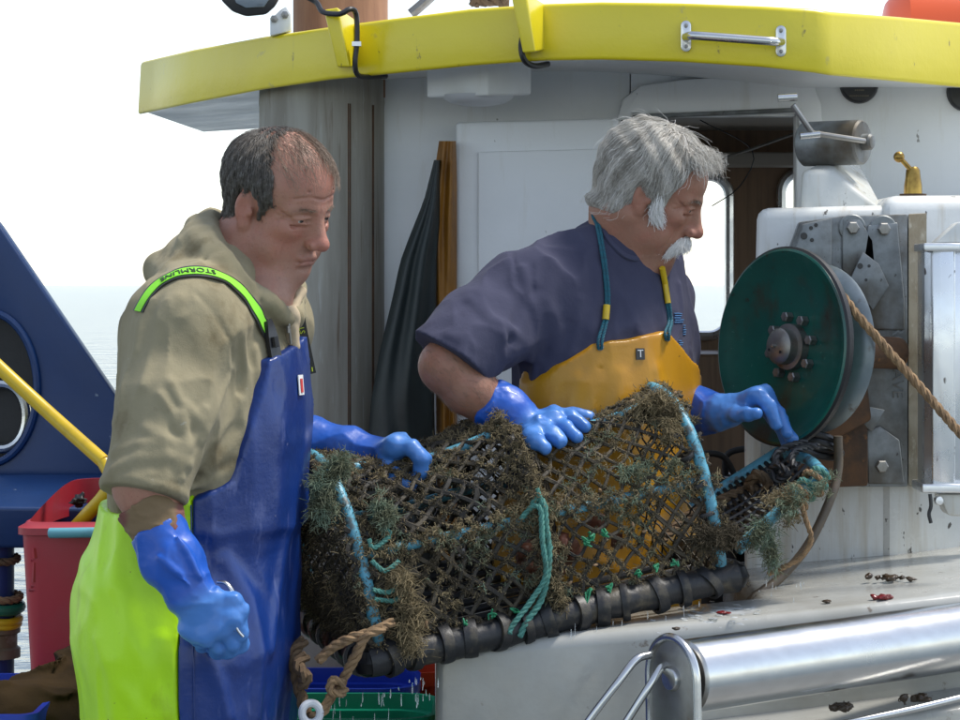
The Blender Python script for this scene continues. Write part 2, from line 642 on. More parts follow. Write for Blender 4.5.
def ribbon(path, normals, width, thick, name, mat, parent, n_across=3):
    """flat strap along a path; normals point off the body"""
    path = np.asarray(path, float); nn = np.asarray(normals, float)
    T = np.gradient(path, axis=0); T /= np.linalg.norm(T, axis=1)[:, None]
    S = np.cross(T, nn); S /= np.linalg.norm(S, axis=1)[:, None]
    mb = MB(); m = len(path)
    v = []
    for s, h in ((-.5, 0), (.5, 0), (.5, 1), (-.5, 1)):
        v.append(path + S * width * s + nn * thick * h)
    v = np.stack(v, 1).reshape(-1, 3)
    f = [(j * 4 + i, j * 4 + (i + 1) % 4, (j + 1) * 4 + (i + 1) % 4, (j + 1) * 4 + i) for j in range(m - 1) for i in range(4)]
    f += [(3, 2, 1, 0), tuple((m - 1) * 4 + i for i in range(4))]
    mb.add(v, f)
    return mb.build(name, mat, parent, sharp=40), T, S
# ================================================================ materials of the boat
RUST = (0.16, 0.07, 0.025)
M = {}
M['white'] = material('white_paint', (0.80, 0.815, 0.82), 0.38, layers=[
    dict(scale=2.2, lo=0.45, hi=0.75, color=(0.66, 0.69, 0.69), fac=0.7),
    dict(scale=9, stretch=(3, 3, 0.35), lo=0.58, hi=0.75, color=(0.52, 0.48, 0.37), fac=0.35),
    dict(scale=31, stretch=(1, 1, .6), lo=0.735, hi=0.76, color=(0.12, 0.10, 0.07), fac=0.7, detail=3),
    dict(scale=1.3, stretch=(1, 1, .5), lo=0.55, hi=0.7, color=(0.60, 0.58, 0.50), fac=0.5)],
    bumps=[(14, 0.12, 0.01), (160, 0.08, 0.002)], rough_var=(6, 0.28, 0.5))
M['white_dirty'] = material('white_paint_stained', (0.72, 0.73, 0.71), 0.35, layers=[
    dict(scale=2.6, lo=0.4, hi=0.7, color=(0.50, 0.51, 0.46), fac=0.8),
    dict(scale=7, stretch=(4, 4, 0.3), lo=0.52, hi=0.72, color=(0.40, 0.31, 0.17), fac=0.6),
    dict(scale=38, stretch=(1.6, 1.6, 0.8), lo=0.66, hi=0.70, color=(0.05, 0.04, 0.03), fac=0.9, detail=3),
    dict(scale=5, lo=0.66, hi=0.72, color=RUST, fac=0.5)],
    bumps=[(9, 0.2, 0.01), (120, 0.1, 0.002)], rough_var=(5, 0.2, 0.45))
M['white_wet'] = material('white_paint_wet', (0.40, 0.40, 0.37), 0.12, layers=[
    dict(scale=3, lo=0.42, hi=0.68, color=(0.26, 0.25, 0.21), fac=0.8),
    dict(scale=26, lo=0.66, hi=0.72, color=(0.12, 0.08, 0.05), fac=0.7)],
    bumps=[(12, 0.12, 0.008), (60, 0.06, 0.003)], rough_var=(7, 0.06, 0.3))
M['yellow'] = material('yellow_gloss_paint', (0.76, 0.63, 0.012), 0.3, layers=[
    dict(scale=3, lo=0.4, hi=0.7, color=(0.66, 0.53, 0.012), fac=0.6),
    dict(scale=48, stretch=(1, 1, .5), lo=0.675, hi=0.71, color=(0.25, 0.18, 0.03), fac=0.85),
    dict(scale=13, lo=0.66, hi=0.70, color=(0.50, 0.42, 0.10), fac=0.6),
    dict(scale=16, stretch=(3, 3, .4), lo=0.66, hi=0.8, color=(0.4, 0.33, 0.05), fac=0.5)],
    bumps=[(30, 0.25, 0.004), (130, 0.1, 0.002)], coat=0.35, coat_rough=0.25)
M['steel'] = material('stainless_steel', (0.62, 0.62, 0.61), 0.22, 1.0, layers=[
    dict(scale=30, stretch=(.12, 1, 1), lo=0.45, hi=0.7, color=(0.5, 0.49, 0.47), fac=0.5),
    dict(scale=80, lo=0.76, hi=0.78, color=(0.2, 0.18, 0.16), fac=0.6)],
    rough_var=(9, 0.20, 0.28))
M['steel_dull'] = material('dull_steel', (0.34, 0.335, 0.32), 0.42, 0.85, layers=[
    dict(scale=8, lo=0.42, hi=0.65, color=(0.19, 0.175, 0.15), fac=0.8),
    dict(scale=18, lo=0.6, hi=0.7, color=RUST, fac=0.5)], bumps=[(50, 0.15, 0.003)])
M['galv'] = material('galvanised_steel', (0.27, 0.29, 0.295), 0.5, 0.45, layers=[
    dict(scale=14, lo=0.40, hi=0.62, color=(0.13, 0.135, 0.13), fac=0.9),
    dict(scale=5, stretch=(1, 1, .5), lo=0.50, hi=0.66, color=(0.10, 0.07, 0.035), fac=0.8),
    dict(scale=70, lo=0.66, hi=0.7, color=(0.05, 0.04, 0.03), fac=0.8)],
    bumps=[(45, 0.25, 0.003), (9, 0.2, 0.006)])
M['disc_grey'] = material('worn_grey_disc', (0.22, 0.26, 0.28), 0.35, 0.6, layers=[dict(scale=8, lo=.42, hi=.65, color=(0.12, 0.14, 0.145), fac=.85), dict(scale=30, lo=.58, hi=.68, color=(0.08, 0.055, 0.035), fac=.7)], bumps=[(20, .1, .004)])
M['galv_brown'] = material('weathered_steel', (0.22, 0.20, 0.15), 0.6, 0.3, layers=[
    dict(scale=9, lo=0.42, hi=0.62, color=(0.13, 0.10, 0.055), fac=0.9),
    dict(scale=40, lo=0.58, hi=0.7, color=(0.34, 0.33, 0.28), fac=0.6)], bumps=[(40, 0.3, 0.004)])
M['alu'] = material('aluminium', (0.74, 0.75, 0.76), 0.3, 0.9, layers=[
    dict(scale=60, stretch=(1, 1, .4), lo=0.69, hi=0.72, color=(0.08, 0.06, 0.05), fac=0.9, detail=2)], rough_var=(12, 0.2, 0.4))
M['rust'] = material('rusty_iron', (0.13, 0.065, 0.03), 0.75, 0.2, layers=[
    dict(scale=16, lo=0.42, hi=0.65, color=(0.05, 0.035, 0.025), fac=0.9),
    dict(scale=30, lo=0.6, hi=0.7, color=(0.30, 0.13, 0.04), fac=0.7)], bumps=[(60, 0.4, 0.004)])
M['green'] = material('green_hauler_paint', (0.008, 0.105, 0.078), 0.3, layers=[
    dict(scale=6, lo=0.42, hi=0.65, color=(0.008, 0.058, 0.046), fac=0.9),
    dict(scale=9, stretch=(1, 1, .6), lo=0.54, hi=0.68, color=(0.05, 0.03, 0.016), fac=0.8),
    dict(scale=50, lo=0.64, hi=0.70, color=(0.03, 0.02, 0.012), fac=0.7),
    dict(scale=120, stretch=(.3, 1, 1), lo=0.66, hi=0.7, color=(0.12, 0.25, 0.2), fac=0.4)], bumps=[(40, 0.12, 0.003)], coat=0.2)
M['blue'] = material('blue_gloss_paint', (0.004, 0.032, 0.125), 0.42, layers=[
    dict(scale=4, lo=0.45, hi=0.75, color=(0.004, 0.024, 0.09), fac=0.8),
    dict(scale=45, lo=0.69, hi=0.72, color=(0.25, 0.3, 0.36), fac=0.7)], bumps=[(7, 0.12, 0.01), (60, 0.08, 0.003)])
M['black'] = material('black_rubber', (0.012, 0.012, 0.013), 0.5, bumps=[(60, 0.2, 0.003)])
M['dark'] = material('black_plastic', (0.02, 0.02, 0.022), 0.35)
M['brass'] = material('old_brass', (0.42, 0.27, 0.07), 0.3, 1.0, layers=[dict(scale=30, lo=0.45, hi=0.7, color=(0.16, 0.09, 0.03), fac=0.8)])
M['brown_wood'] = material('brown_lining', (0.24, 0.15, 0.09), 0.5, layers=[
    dict(scale=6, stretch=(8, 8, .5), lo=0.45, hi=0.65, color=(0.16, 0.10, 0.06), fac=0.8)])
M['grey_in'] = material('grey_lining', (0.32, 0.29, 0.25), 0.6)
M['yellow_pipe'] = material('yellow_plastic_pipe', (0.62, 0.42, 0.012), 0.35, layers=[dict(scale=12, lo=.5, hi=.7, color=(0.40, 0.27, 0.02), fac=.7)])
M['red'] = material('red_plastic', (0.40, 0.022, 0.035), 0.42, layers=[
    dict(scale=6, lo=0.42, hi=0.7, color=(0.33, 0.05, 0.06), fac=0.7),
    dict(scale=14, stretch=(1, 1, .4), lo=0.55, hi=0.7, color=(0.20, 0.045, 0.045), fac=0.5)], bumps=[(30, 0.1, 0.003)])
M['pale_blue'] = material('pale_blue_pipe', (0.13, 0.36, 0.44), 0.4, layers=[dict(scale=30, lo=.5, hi=.7, color=(0.08, 0.22, 0.27), fac=.6)])
M['sack'] = material('brown_sacking', (0.036, 0.022, 0.009), 0.9, layers=[dict(scale=8, lo=.4, hi=.7, color=(0.018, 0.012, 0.006), fac=.8)],
                     bumps=[(500, 0.4, 0.002), (30, 0.3, 0.01)], spec=.1)
M['funnel'] = material('stained_funnel_steel', (0.38, 0.365, 0.315), 0.7, 0.0, layers=[
    dict(scale=5, stretch=(3, 3, .25), lo=0.42, hi=0.65, color=(0.23, 0.21, 0.17), fac=0.9),
    dict(scale=14, stretch=(4, 4, .2), lo=0.58, hi=0.7, color=(0.13, 0.075, 0.035), fac=0.7),
    dict(scale=30, stretch=(3, 3, .3), lo=0.6, hi=0.75, color=(0.52, 0.53, 0.5), fac=0.55)], bumps=[(12, 0.15, 0.01), (90, 0.15, 0.002)])
M['exhaust'] = material('rust_brown_stack', (0.34, 0.17, 0.085), 0.7, 0.1, layers=[
    dict(scale=8, stretch=(3, 3, .3), lo=0.42, hi=0.65, color=(0.20, 0.09, 0.045), fac=0.8)], bumps=[(50, 0.2, 0.003)])
M['orange'] = material('orange_canister', (0.75, 0.11, 0.03), 0.4)
M['oil_green'] = material('dark_green_oilskin', (0.006, 0.014, 0.014), 0.5, layers=[dict(scale=5, lo=.45, hi=.7, color=(0.004, 0.007, 0.008), fac=.8)], bumps=[(15, 0.2, 0.01)])
M['oil_ochre'] = material('ochre_oilskin', (0.30, 0.125, 0.010), 0.5, layers=[
    dict(scale=12, stretch=(2, 2, .6), lo=.45, hi=.65, color=(0.12, 0.05, 0.010), fac=.7)], bumps=[(25, 0.3, 0.008)])
M['blue_tub'] = material('blue_tub_plastic', (0.012, 0.045, 0.42), 0.35)
M['green_tub'] = material('green_tub_plastic', (0.006, 0.27, 0.15), 0.4)
M['red_tub'] = material('orange_red_tub_plastic', (0.50, 0.045, 0.012), 0.4)
M['rope_tan'] = material('tan_rope', (0.27, 0.17, 0.085), 0.85, layers=[
    dict(scale=70, lo=.45, hi=.65, color=(0.12, 0.075, 0.04), fac=.8), dict(scale=22, lo=.62, hi=.7, color=(0.3, 0.05, 0.03), fac=.6)], bumps=[(400, 0.5, 0.002)])
M['rope_green'] = material('sea_green_rope', (0.075, 0.24, 0.20), 0.8, layers=[
    dict(scale=60, lo=.45, hi=.65, color=(0.05, 0.13, 0.10), fac=.8)], bumps=[(400, 0.5, 0.002)])
M['rope_brown'] = material('brown_rope', (0.15, 0.095, 0.05), 0.9, layers=[dict(scale=60, lo=.45, hi=.65, color=(0.07, 0.045, 0.025), fac=.8)], bumps=[(400, 0.5, 0.002)])
M['glass'] = material('floodlight_glass', (0.20, 0.24, 0.28), 0.08, 0.2, coat=0.6)
M['lens'] = material('frosted_lens', (0.62, 0.64, 0.66), 0.35)
M['weed_red'] = material('red_weed', (0.16, 0.012, 0.012), 0.25)
M['weed_brown'] = material('brown_weed', (0.045, 0.028, 0.014), 0.35, bumps=[(80, .4, .004)])
M['water_drop'] = material('water', (0.9, 0.94, 0.95), 0.03, 0, trans=0.75, ior=1.33)

# ================================================================ setting: sea, deck
def sea_material():
    m = bpy.data.materials.new('sea_water')
    m.use_nodes = True
    nt = m.node_tree; L = nt.links.new
    b = nt.nodes['Principled BSDF']
    b.inputs['Base Color'].default_value = (0.11, 0.14, 0.155, 1)
    b.inputs['Roughness'].default_value = 0.14
    b.inputs['IOR'].default_value = 1.33
    tc = nt.nodes.new('ShaderNodeTexCoord')
    prev = None
    for sc, st, ds in ((0.35, 0.8, 0.38), (1.6, 0.75, 0.10), (6.0, 0.5, 0.03)):
        mp = nt.nodes.new('ShaderNodeMapping'); mp.inputs['Scale'].default_value = (1, 1.7, 1)
        L(tc.outputs['Object'], mp.inputs['Vector'])
        t = nt.nodes.new('ShaderNodeTexNoise'); t.inputs['Scale'].default_value = sc; t.inputs['Detail'].default_value = 4
        L(mp.outputs['Vector'], t.inputs['Vector'])
        bn = nt.nodes.new('ShaderNodeBump'); bn.inputs['Strength'].default_value = st; bn.inputs['Distance'].default_value = ds
        L(t.outputs['Fac'], bn.inputs['Height'])
        if prev: L(prev, bn.inputs['Normal'])
        prev = bn.outputs['Normal']
    L(prev, b.inputs['Normal'])
    return m
S = 25000.0
o = link_mesh('sea', [(-S, -S, -1.2), (S, -S, -1.2), (S, S, -1.2), (-S, S, -1.2)], [(0, 1, 2, 3)], sea_material(), smooth=False)
tag(o, 'pale grey sea beyond the boat', kind='structure')

mb = MB(); mb.box((-2.2, 2.9, -0.25), (2.4, 9.0, 0.0), 0.02)
M['deck'] = material('grey_deck_paint', (0.16, 0.17, 0.17), 0.5, layers=[dict(scale=5, lo=.45, hi=.7, color=(0.09, 0.085, 0.075), fac=.8)], bumps=[(120, .3, .003)])
tag(mb.build('deck', M['deck']), 'grey painted working deck of the boat', kind='structure')
mb = MB(); mb.hexa([(-2.2, 3.0, -2.2), (2.4, 3.0, -2.2), (2.4, 9.0, -2.2), (-2.2, 9.0, -2.2), (-2.2, 2.92, -0.27), (2.4, 2.92, -0.27), (2.4, 9.0, -0.27), (-2.2, 9.0, -0.27)], 0.05)
tag(mb.build('hull', M['blue']), 'blue hull under the deck', kind='structure')

# ================================================================ wheelhouse
WY = 5.30                                    # front of the wheelhouse wall
wh = thing('wheelhouse', (0.6, WY, 0), 'white wheelhouse with dark open doorway behind the man in yellow apron', 'wheelhouse')
zt = 1.98
def X(px, Y): return (px - 480) / FPX * Y
def Z(py, Y): return EYE - (py - HOR) / FPX * Y
xl, xd0, xd1, xr = X(380, WY), X(630, WY), X(796, WY), 1.75
zd = Z(116, WY)
mb = MB()
mb.box((xl, WY, 0.0), (xd0, WY + .05, zt), 0.004)
mb.build('wall_panel', M['white'], wh)
mb = MB(); mb.box((xd1, WY, 0.0), (xr, WY + .05, zt), 0.004)
mb.build('wall_panel', M['white'], wh)
mb = MB(); mb.box((xd0 + .002, WY + .002, zd), (xd1 - .002, WY + .05, zt), 0.0)
mb.build('wall_panel', M['white'], wh)
mb = MB(); mb.box((xl, WY + .052, 0.0), (xl + .05, 6.9, zt), 0.0)
mb.build('side_wall', M['white'], wh)
# raised moulding over the doorway, with rounded shoulders
pts = [(616, 176), (616, 122), (622, 100), (640, 86), (680, 80), (740, 76), (790, 74), (812, 84), (820, 104), (822, 128)]
poly_out = [P(a, b, WY) for a, b in pts] + [P(800, 150, WY), P(797, 114, WY), P(632, 114, WY), P(630, 176, WY)]
mb = MB(); mb.prism([p + np.array([0, -.018, 0]) for p in poly_out], (0, .017, 0), 0.006)
mb.build('door_moulding', M['white'], wh)
mb = MB()
mb.tube(catmull([P(632, 117, WY - .02), P(700, 114, WY - .02), P(795, 110, WY - .02)], .05), .005, 8)
mb.build('rain_strip', M['galv'], wh)
# cabin inside: lining with two far windows, a third unseen one added for light
IY = 6.75
def rrect(x0, x1, z0, z1, r, n=6):
    out = []
    for cx, cz, a0 in ((x1 - r, z1 - r, 0), (x0 + r, z1 - r, 90), (x0 + r, z0 + r, 180), (x1 - r, z0 + r, 270)):
        for i in range(n + 1):
            a = math.radians(a0 + 90 * i / n)
            out.append((cx + r * math.cos(a), cz + r * math.sin(a)))
    return out
wins = [(X(606, IY), X(729, IY), Z(336, IY), Z(176, IY)), (X(781, IY), X(900, IY), Z(336, IY), Z(172, IY)), (X(925, IY), X(1045, IY), Z(336, IY), Z(172, IY))]
def wall_with_holes(x0, x1, z0, z1, y, t, holes, r, name, mat, parent):
    bm = bmesh.new()
    def loop(pts): return [bm.verts.new((a, y, b)) for a, b in pts]
    edges = []
    for pts in [[(x0, z0), (x1, z0), (x1, z1), (x0, z1)]] + [rrect(*h, r) for h in holes]:
        vs = loop(pts)
        for i in range(len(vs)): edges.append(bm.edges.new((vs[i], vs[(i + 1) % len(vs)])))
    bmesh.ops.triangle_fill(bm, edges=edges, use_beauty=True)
    r0 = bmesh.ops.extrude_face_region(bm, geom=bm.faces[:])
    for v in r0['geom']:
        if isinstance(v, bmesh.types.BMVert): v.co.y += t
    bmesh.ops.recalc_face_normals(bm, faces=bm.faces[:])
    mb = MB(); mb.bm(bm)
    return mb.build(name, mat, parent)
wall_with_holes(xl, xr, 0.0, zt, IY, .04, wins, .055, 'cabin_lining', M['brown_wood'], wh)
for wx0, wx1, wz0, wz1 in wins:
    pth = rrect(wx0, wx1, wz0, wz1, .055)
    pth = [(a, IY - .008, b) for a, b in pth]; pth.append(pth[0])
    mb = MB(); mb.tube(pth, .014, 8, False)
    w = mb.build('window_frame', M['alu'], wh)
mb = MB(); mb.box((xr, WY + .05, 0), (xr + .05, 6.9, 1.15)); mb.build('side_wall', M['grey_in'], wh)  # unseen right wall, with a band left open to let daylight into the cabin
mb = MB(); mb.box((xr, WY + .05, 1.85), (xr + .05, 6.9, zt)); mb.build('side_wall', M['grey_in'], wh)
mb = MB(); mb.box((xl + .06, WY + .06, zt - .06), (xr - .01, IY - .01, zt - .03)); mb.build('cabin_ceiling', M['grey_in'], wh)
mb = MB(); mb.box((X(640, 6.6), 6.60, Z(166, 6.6)), (X(840, 6.6), 6.70, Z(152, 6.6)), .006); mb.build('cabin_shelf', M['grey_in'], wh)
mb = MB(); mb.box((X(640, 6.5), 6.3, 0.0), (X(900, 6.5), 6.72, Z(352, 6.5)), .01); mb.build('cabin_console', M['brown_wood'], wh)
mb = MB(); mb.tube(catmull([P(700, 120, 6.2), P(752, 150, 6.2), P(740, 186, 6.2), P(712, 206, 6.2)], .03), .0016, 6); mb.build('cabin_cable', M['dark'], wh)
mb = MB(); mb.tube(catmull([P(655, 160, 5.9), P(720, 158, 5.9), P(800, 132, 5.9)], .05), .004, 6); mb.build('cabin_rail', M['steel_dull'], wh)

# roof with yellow fascia
fb = [(138, 115, 5.62), (190, 104, 5.40), (262, 90, 5.18), (330, 80, 5.04), (390, 74, 4.95), (470, 66, 4.88), (540, 61, 4.84), (600, 60, 4.80), (680, 62, 4.76), (760, 67, 4.73), (815, 73, 4.72), (832, 76, 4.74), (900, 82, 4.92), (975, 89, 5.12), (1080, 100, 5.4)]
ft = [(141, 62, 5.60), (192, 50, 5.39), (262, 37, 5.18), (330, 27, 5.04), (390, 19, 4.95), (470, 9, 4.88), (540, 4, 4.84), (600, 2, 4.80), (680, 3, 4.76), (760, 6, 4.73), (815, 9, 4.72), (832, 12, 4.74), (900, 17, 4.92), (975, 24, 5.12), (1080, 34, 5.4)]
B = np.array([P(*q) for q in fb]); T = np.array([P(*q) for q in ft])
n = len(B)
mb = MB()
inn = np.array([0.0, 0.045, 0.0])
verts = list(B) + list(T) + list(T + inn + [0, 0, .004]) + list(B + inn + [0, 0, .006])
fs = []
for i in range(n - 1):
    for a in range(4):
        b2 = (a + 1) % 4
        fs.append((a * n + i, a * n + i + 1, b2 * n + i + 1, b2 * n + i))
fs += [(0, n, 2 * n, 3 * n), (n - 1, 4 * n - 1, 3 * n - 1, 2 * n - 1)]
bm = bmesh.new()
vv = [bm.verts.new([float(k) for k in q]) for q in verts]
for q in fs: bm.faces.new([vv[i] for i in q])
bmesh.ops.recalc_face_normals(bm, faces=bm.faces[:])
sharp_e = [e for e in bm.edges if e.calc_face_angle(0) > 1.0]
bmesh.ops.bevel(bm, geom=sharp_e, offset=.008, segments=3, profile=.5, affect='EDGES')
mb.bm(bm)
rim = mb.build('roof_fascia', M['yellow'], wh)
# soffit and top deck of the roof: sheets from the fascia back
def sheet(front, back_y, dz, name, mat, th, xs=0.0):
    mb = MB(); m = len(front)
    back = np.array([[p[0] + xs, back_y, p[2] + dz] for p in front])
    v = list(front) + list(back) + list(front + [0, 0, th]) + list(back + [0, 0, th])
    f = []
    for i in range(m - 1):
        f += [(i, m + i, m + i + 1, i + 1), (2 * m + i, 2 * m + i + 1, 3 * m + i + 1, 3 * m + i), (m + i, 3 * m + i, 3 * m + i + 1, m + i + 1), (i, i + 1, 2 * m + i + 1, 2 * m + i)]
    f += [(0, 2 * m, 3 * m, m), (m - 1, 2 * m - 1, 4 * m - 1, 3 * m - 1)]
    mb.add(v, f)
    return mb.build(name, mat, wh)
fr = B + np.array([0, .044, .014])
fr[:, 1] = np.minimum(fr[:, 1], 5.68)
sheet(fr, 6.95, .03, 'soffit', M['white'], .012)
sheet(fr + [0, 0, .085], 6.95, .03, 'roof_top', M['white'], .012)
# two yellow brackets
def wedge(tl, tr, bl, br, trr, brr, Y, depth):
    mb = MB()
    a = [P(*bl, Y), P(*br, Y), P(*brr, Y + depth), P(*bl, Y + depth), P(*tl, Y), P(*tr, Y), P(*trr, Y + depth), P(*tl, Y + depth)]
    mb.hexa(a, .004)
    return mb.build('roof_bracket', M['yellow'], wh)
wedge((324, 10), (338, 7), (337, 67), (350, 67), (356, 20), (357, 68), 4.93, .10)
wedge((511, -6), (526, -8), (523, 53), (536, 52), (545, 4), (546, 50), 4.76, .09)
# grab handle on the fascia
gh = []
hx = [(686, 36), (692, 36), (776, 43), (781, 43)]
mb = MB()
mb.tube(catmull([P(686, 37, 4.735), P(690, 36, 4.71), P(700, 36, 4.695), P(768, 41, 4.68), P(777, 42, 4.69), P(781, 42, 4.715)], .008), .0085, 12)
hnd = mb.build('grab_handle', M['steel'], wh)
for cx, cy, Y in ((686, 36, 4.748), (781, 41, 4.722)):
    c = P(cx, cy, Y)
    mb = MB(); mb.prism([c + np.array([a, 0, b]) for a, b in rrect(-.010, .010, -.030, .030, .0098, 5)], (0, .006, 0), .0015)
    pl = mb.build('handle_plate', M['steel'], hnd)
    for dz in (-.02, .02):
        mb = MB(); mb.lathe([(.004, 0), (.004, .002), (.0, .003)], c + [0, 0, dz], (0, -1, 0), 10); mb.build('handle_screw', M['steel_dull'], hnd)
# round black plate under the eave, and its neighbour at the frame edge
def text_on(mbx, s, c, ux, uz, n, size, depth=.0008):
    v, f = text_geo(s, size, depth)
    ux = np.array(ux, float); uz = np.array(uz, float); n = np.array(n, float)
    mbx.add([np.array(c) + ux * a + uz * b + n * e for a, b, e in v], f)
rp0 = np.random.default_rng(2)
for cx, lab in ((859, 1), (966, 2)):
    c = P(cx, 84 if lab == 1 else 92, WY - .004)
    mb = MB(); mb.lathe([(.0, 0.010), (.036, .010), (.040, .007), (.042, .0)], c, (0, -1, 0), 28)
    pl = mb.build('round_plate', M['dark'], wh)
    if lab == 1:
        mb = MB()
        for dz, hw in ((.002, .016), (-.006, .022), (-.014, .009), (-.026, .020)):
            for k in np.arange(-hw, hw, .0042):
                w3 = rp0.uniform(.0012, .0019); mb.box(c + [k - w3, -.0112, dz - .0014], c + [k + w3, -.0098, dz + .0014])
        mb.build('engraved_marks', M['galv_brown'], pl)

# hinged white door folded back against the wall
DY = 5.19
dr = thing('cabin_door', P(540, 440, DY) * [1, 1, 0] + [0, 0, .1], 'white panelled cabin door folded back behind man in navy shirt', 'door')
mb = MB(); dl = [P(456, 122, DY), P(620, 118, DY + .02), P(620, 800, DY + .02), P(456, 800, DY)]
mb.prism(dl, (0, .035, 0), .008, 3); mb.build('door_leaf', M['white'], dr)
ip = [P(478, 152, DY - .0015), P(598, 149, DY + .0125), P(598, 760, DY + .0125), P(478, 760, DY - .0015)]
mb = MB(); mb.prism([p + np.array([0, -.005, 0]) for p in ip], (0, .009, 0), .004, 2); mb.build('door_panel', M['white'], dr)
mb = MB(); mb.box((X(621, DY), DY + .022, .1), (X(632, DY), DY + .075, Z(119, DY)), .004); mb.build('door_edge_strip', M['galv'], dr)

# bulkhead lamp below the soffit
lc = P(478, 82, 5.12)
lm = thing('bulkhead_lamp', lc, 'white box lamp with shallow dome under the roof edge', 'lamp')
mb = MB(); mb.hexa([P(426, 98, 5.08), P(487, 96, 4.99), P(532, 95, 5.08), P(478, 98, 5.26), P(426, 62, 5.08), P(487, 60, 4.99), P(532, 60, 5.08), P(478, 62, 5.26)], .006)
mb.build('lamp_housing', M['white'], lm)
mb = MB(); mb.lathe([(.075, .0), (.07, .008), (.055, .016), (.03, .021), (.0, .023)], P(478, 95.5, 5.08) , (0, 0, -1), 28); mb.build('lamp_dome', M['lens'], lm)

# cables over the fascia
def cable(name, pts, r, label, cat='cable', mat=None):
    mb = MB(); mb.tube(catmull(pts, .01), r, 8)
    return tag(mb.build(name, mat or M['dark']), label, cat)
c1 = cable('lamp_cable', [P(300, -6, 4.95), P(316, 2, 4.95), P(323, 12, 4.93), P(340, 14, 4.91), P(350, 9, 4.915), P(356, 14, 4.93), P(357, 40, 4.935), P(355, 62, 4.935), P(357, 74, 4.95), P(366, 77, 4.98), P(386, 76, 5.03)], .0055, 'thin black cable bent over the yellow roof edge above the funnel')
mb = MB(); mb.box(P(353, 45, 4.925) - .002, P(361, 43, 4.945) + .001, 0); mb.build('cable_clip', M['alu'], c1)
cable('roof_cable', [P(530, 20, 4.86), P(522, 40, 4.84), P(522, 54, 4.83), P(527, 63, 4.84), P(536, 66, 4.86), P(548, 64, 4.9)], .006, 'short black cable hooked under the yellow bracket in roof middle')

# funnel casing and stack
fy = 5.31; fx = X(322, fy); fr_ = .134
fu = thing('funnel', (fx, fy, 0), 'grey stained steel funnel casing behind the man in the hoodie', 'funnel')
mb = MB(); mb.lathe([(fr_, 0.0), (fr_, Z(108, fy)), (fr_ + .001, Z(104, fy)), (fr_ + .001, Z(102, fy)), (fr_, Z(98, fy)), (fr_, 1.95)], (fx, fy, 0), (0, 0, 1), 64)
mb.build('casing', M['funnel'], fu)
for a in (-62, -34):
    t = math.radians(a)
    for da in (0, 1.8):
        t2 = math.radians(a + da)
        p0 = np.array([fx + fr_ * math.cos(t2), fy + fr_ * math.sin(t2), 0.3])
        mb = MB(); mb.tube([p0, p0 + [0, 0, 1.58]], .0016, 6); mb.build('seam', M['rust'], fu)
mb = MB(); mb.lathe([(.102, 1.9), (.102, 2.35), (.09, 2.36)], (X(340, fy), fy + .02, 0), (0, 0, 1), 48); mb.build('stack', M['exhaust'], fu)

# floodlight on the roof
fl = thing('floodlight', P(280, 45, 5.2), 'black floodlight with grey glass on a bracket above the funnel', 'floodlight')
mb = MB(); 
fp = [(214, -12), (222, 2), (232, 12), (246, 17), (266, 15), (276, 6), (280, -14)]
mb.prism([P(a, b, 5.12) for a, b in fp], (0, .08, .02), .006); mb.build('lamp_body', M['dark'], fl)
gp = [(230, -10), (236, 3), (246, 8), (264, 7), (270, -2), (272, -12)]
mb = MB(); mb.prism([P(a, b, 5.113) for a, b in gp], (0, .012, 0), .002); mb.build('lamp_glass', M['glass'], fl)
mb = MB(); mb.prism([P(a, b, 5.14) for a, b in ((270, 36), (270, 18), (276, 14), (280, 10), (286, 6), (291, 14), (291, 31))], (0, .03, 0), .003); mb.build('lamp_bracket', M['white'], fl)
for a, b in ((274, 19), (285, 15)):
    mb = MB(); mb.lathe([(.008, 0), (.008, .006), (.0, .008)], P(a, b, 5.14), (0, -1, 0), 6); mb.build('bracket_bolt', M['steel_dull'], fl)

# things lying on the roof
mb = MB(); mb.lathe([(.0, -.30), (.07, -.295), (.115, -.26), (.125, -.2), (.125, .2), (.115, .26), (.07, .295), (.0, .30)], P(985, 18, 5.35) + [.08, .0, -.045], (1, .0, -.03), 36)
lr = mb.build('liferaft_canister', M['orange']); tag(lr, 'orange rounded canister lying on the roof at right', 'canister')
mb = MB(); mb.tube(catmull([P(411, 14, 5.1), P(424, 3, 5.1), P(436, -8, 5.1)], .02), .011, 10)
o = mb.build('roof_pole', M['steel_dull']); tag(o, 'thin grey pole sloping up from the middle of the roof', 'pole')
mb = MB(); rope_mb([P(474, 6, 5.1), P(476, -2, 5.1), P(486, 2, 5.1), P(494, 0, 5.1), P(505, 3, 5.1), P(500, -6, 5.1)], .012, mb)
o = mb.build('roof_rope', M['rope_brown']); tag(o, 'brown rope end lying on the roof by the bracket', 'rope')

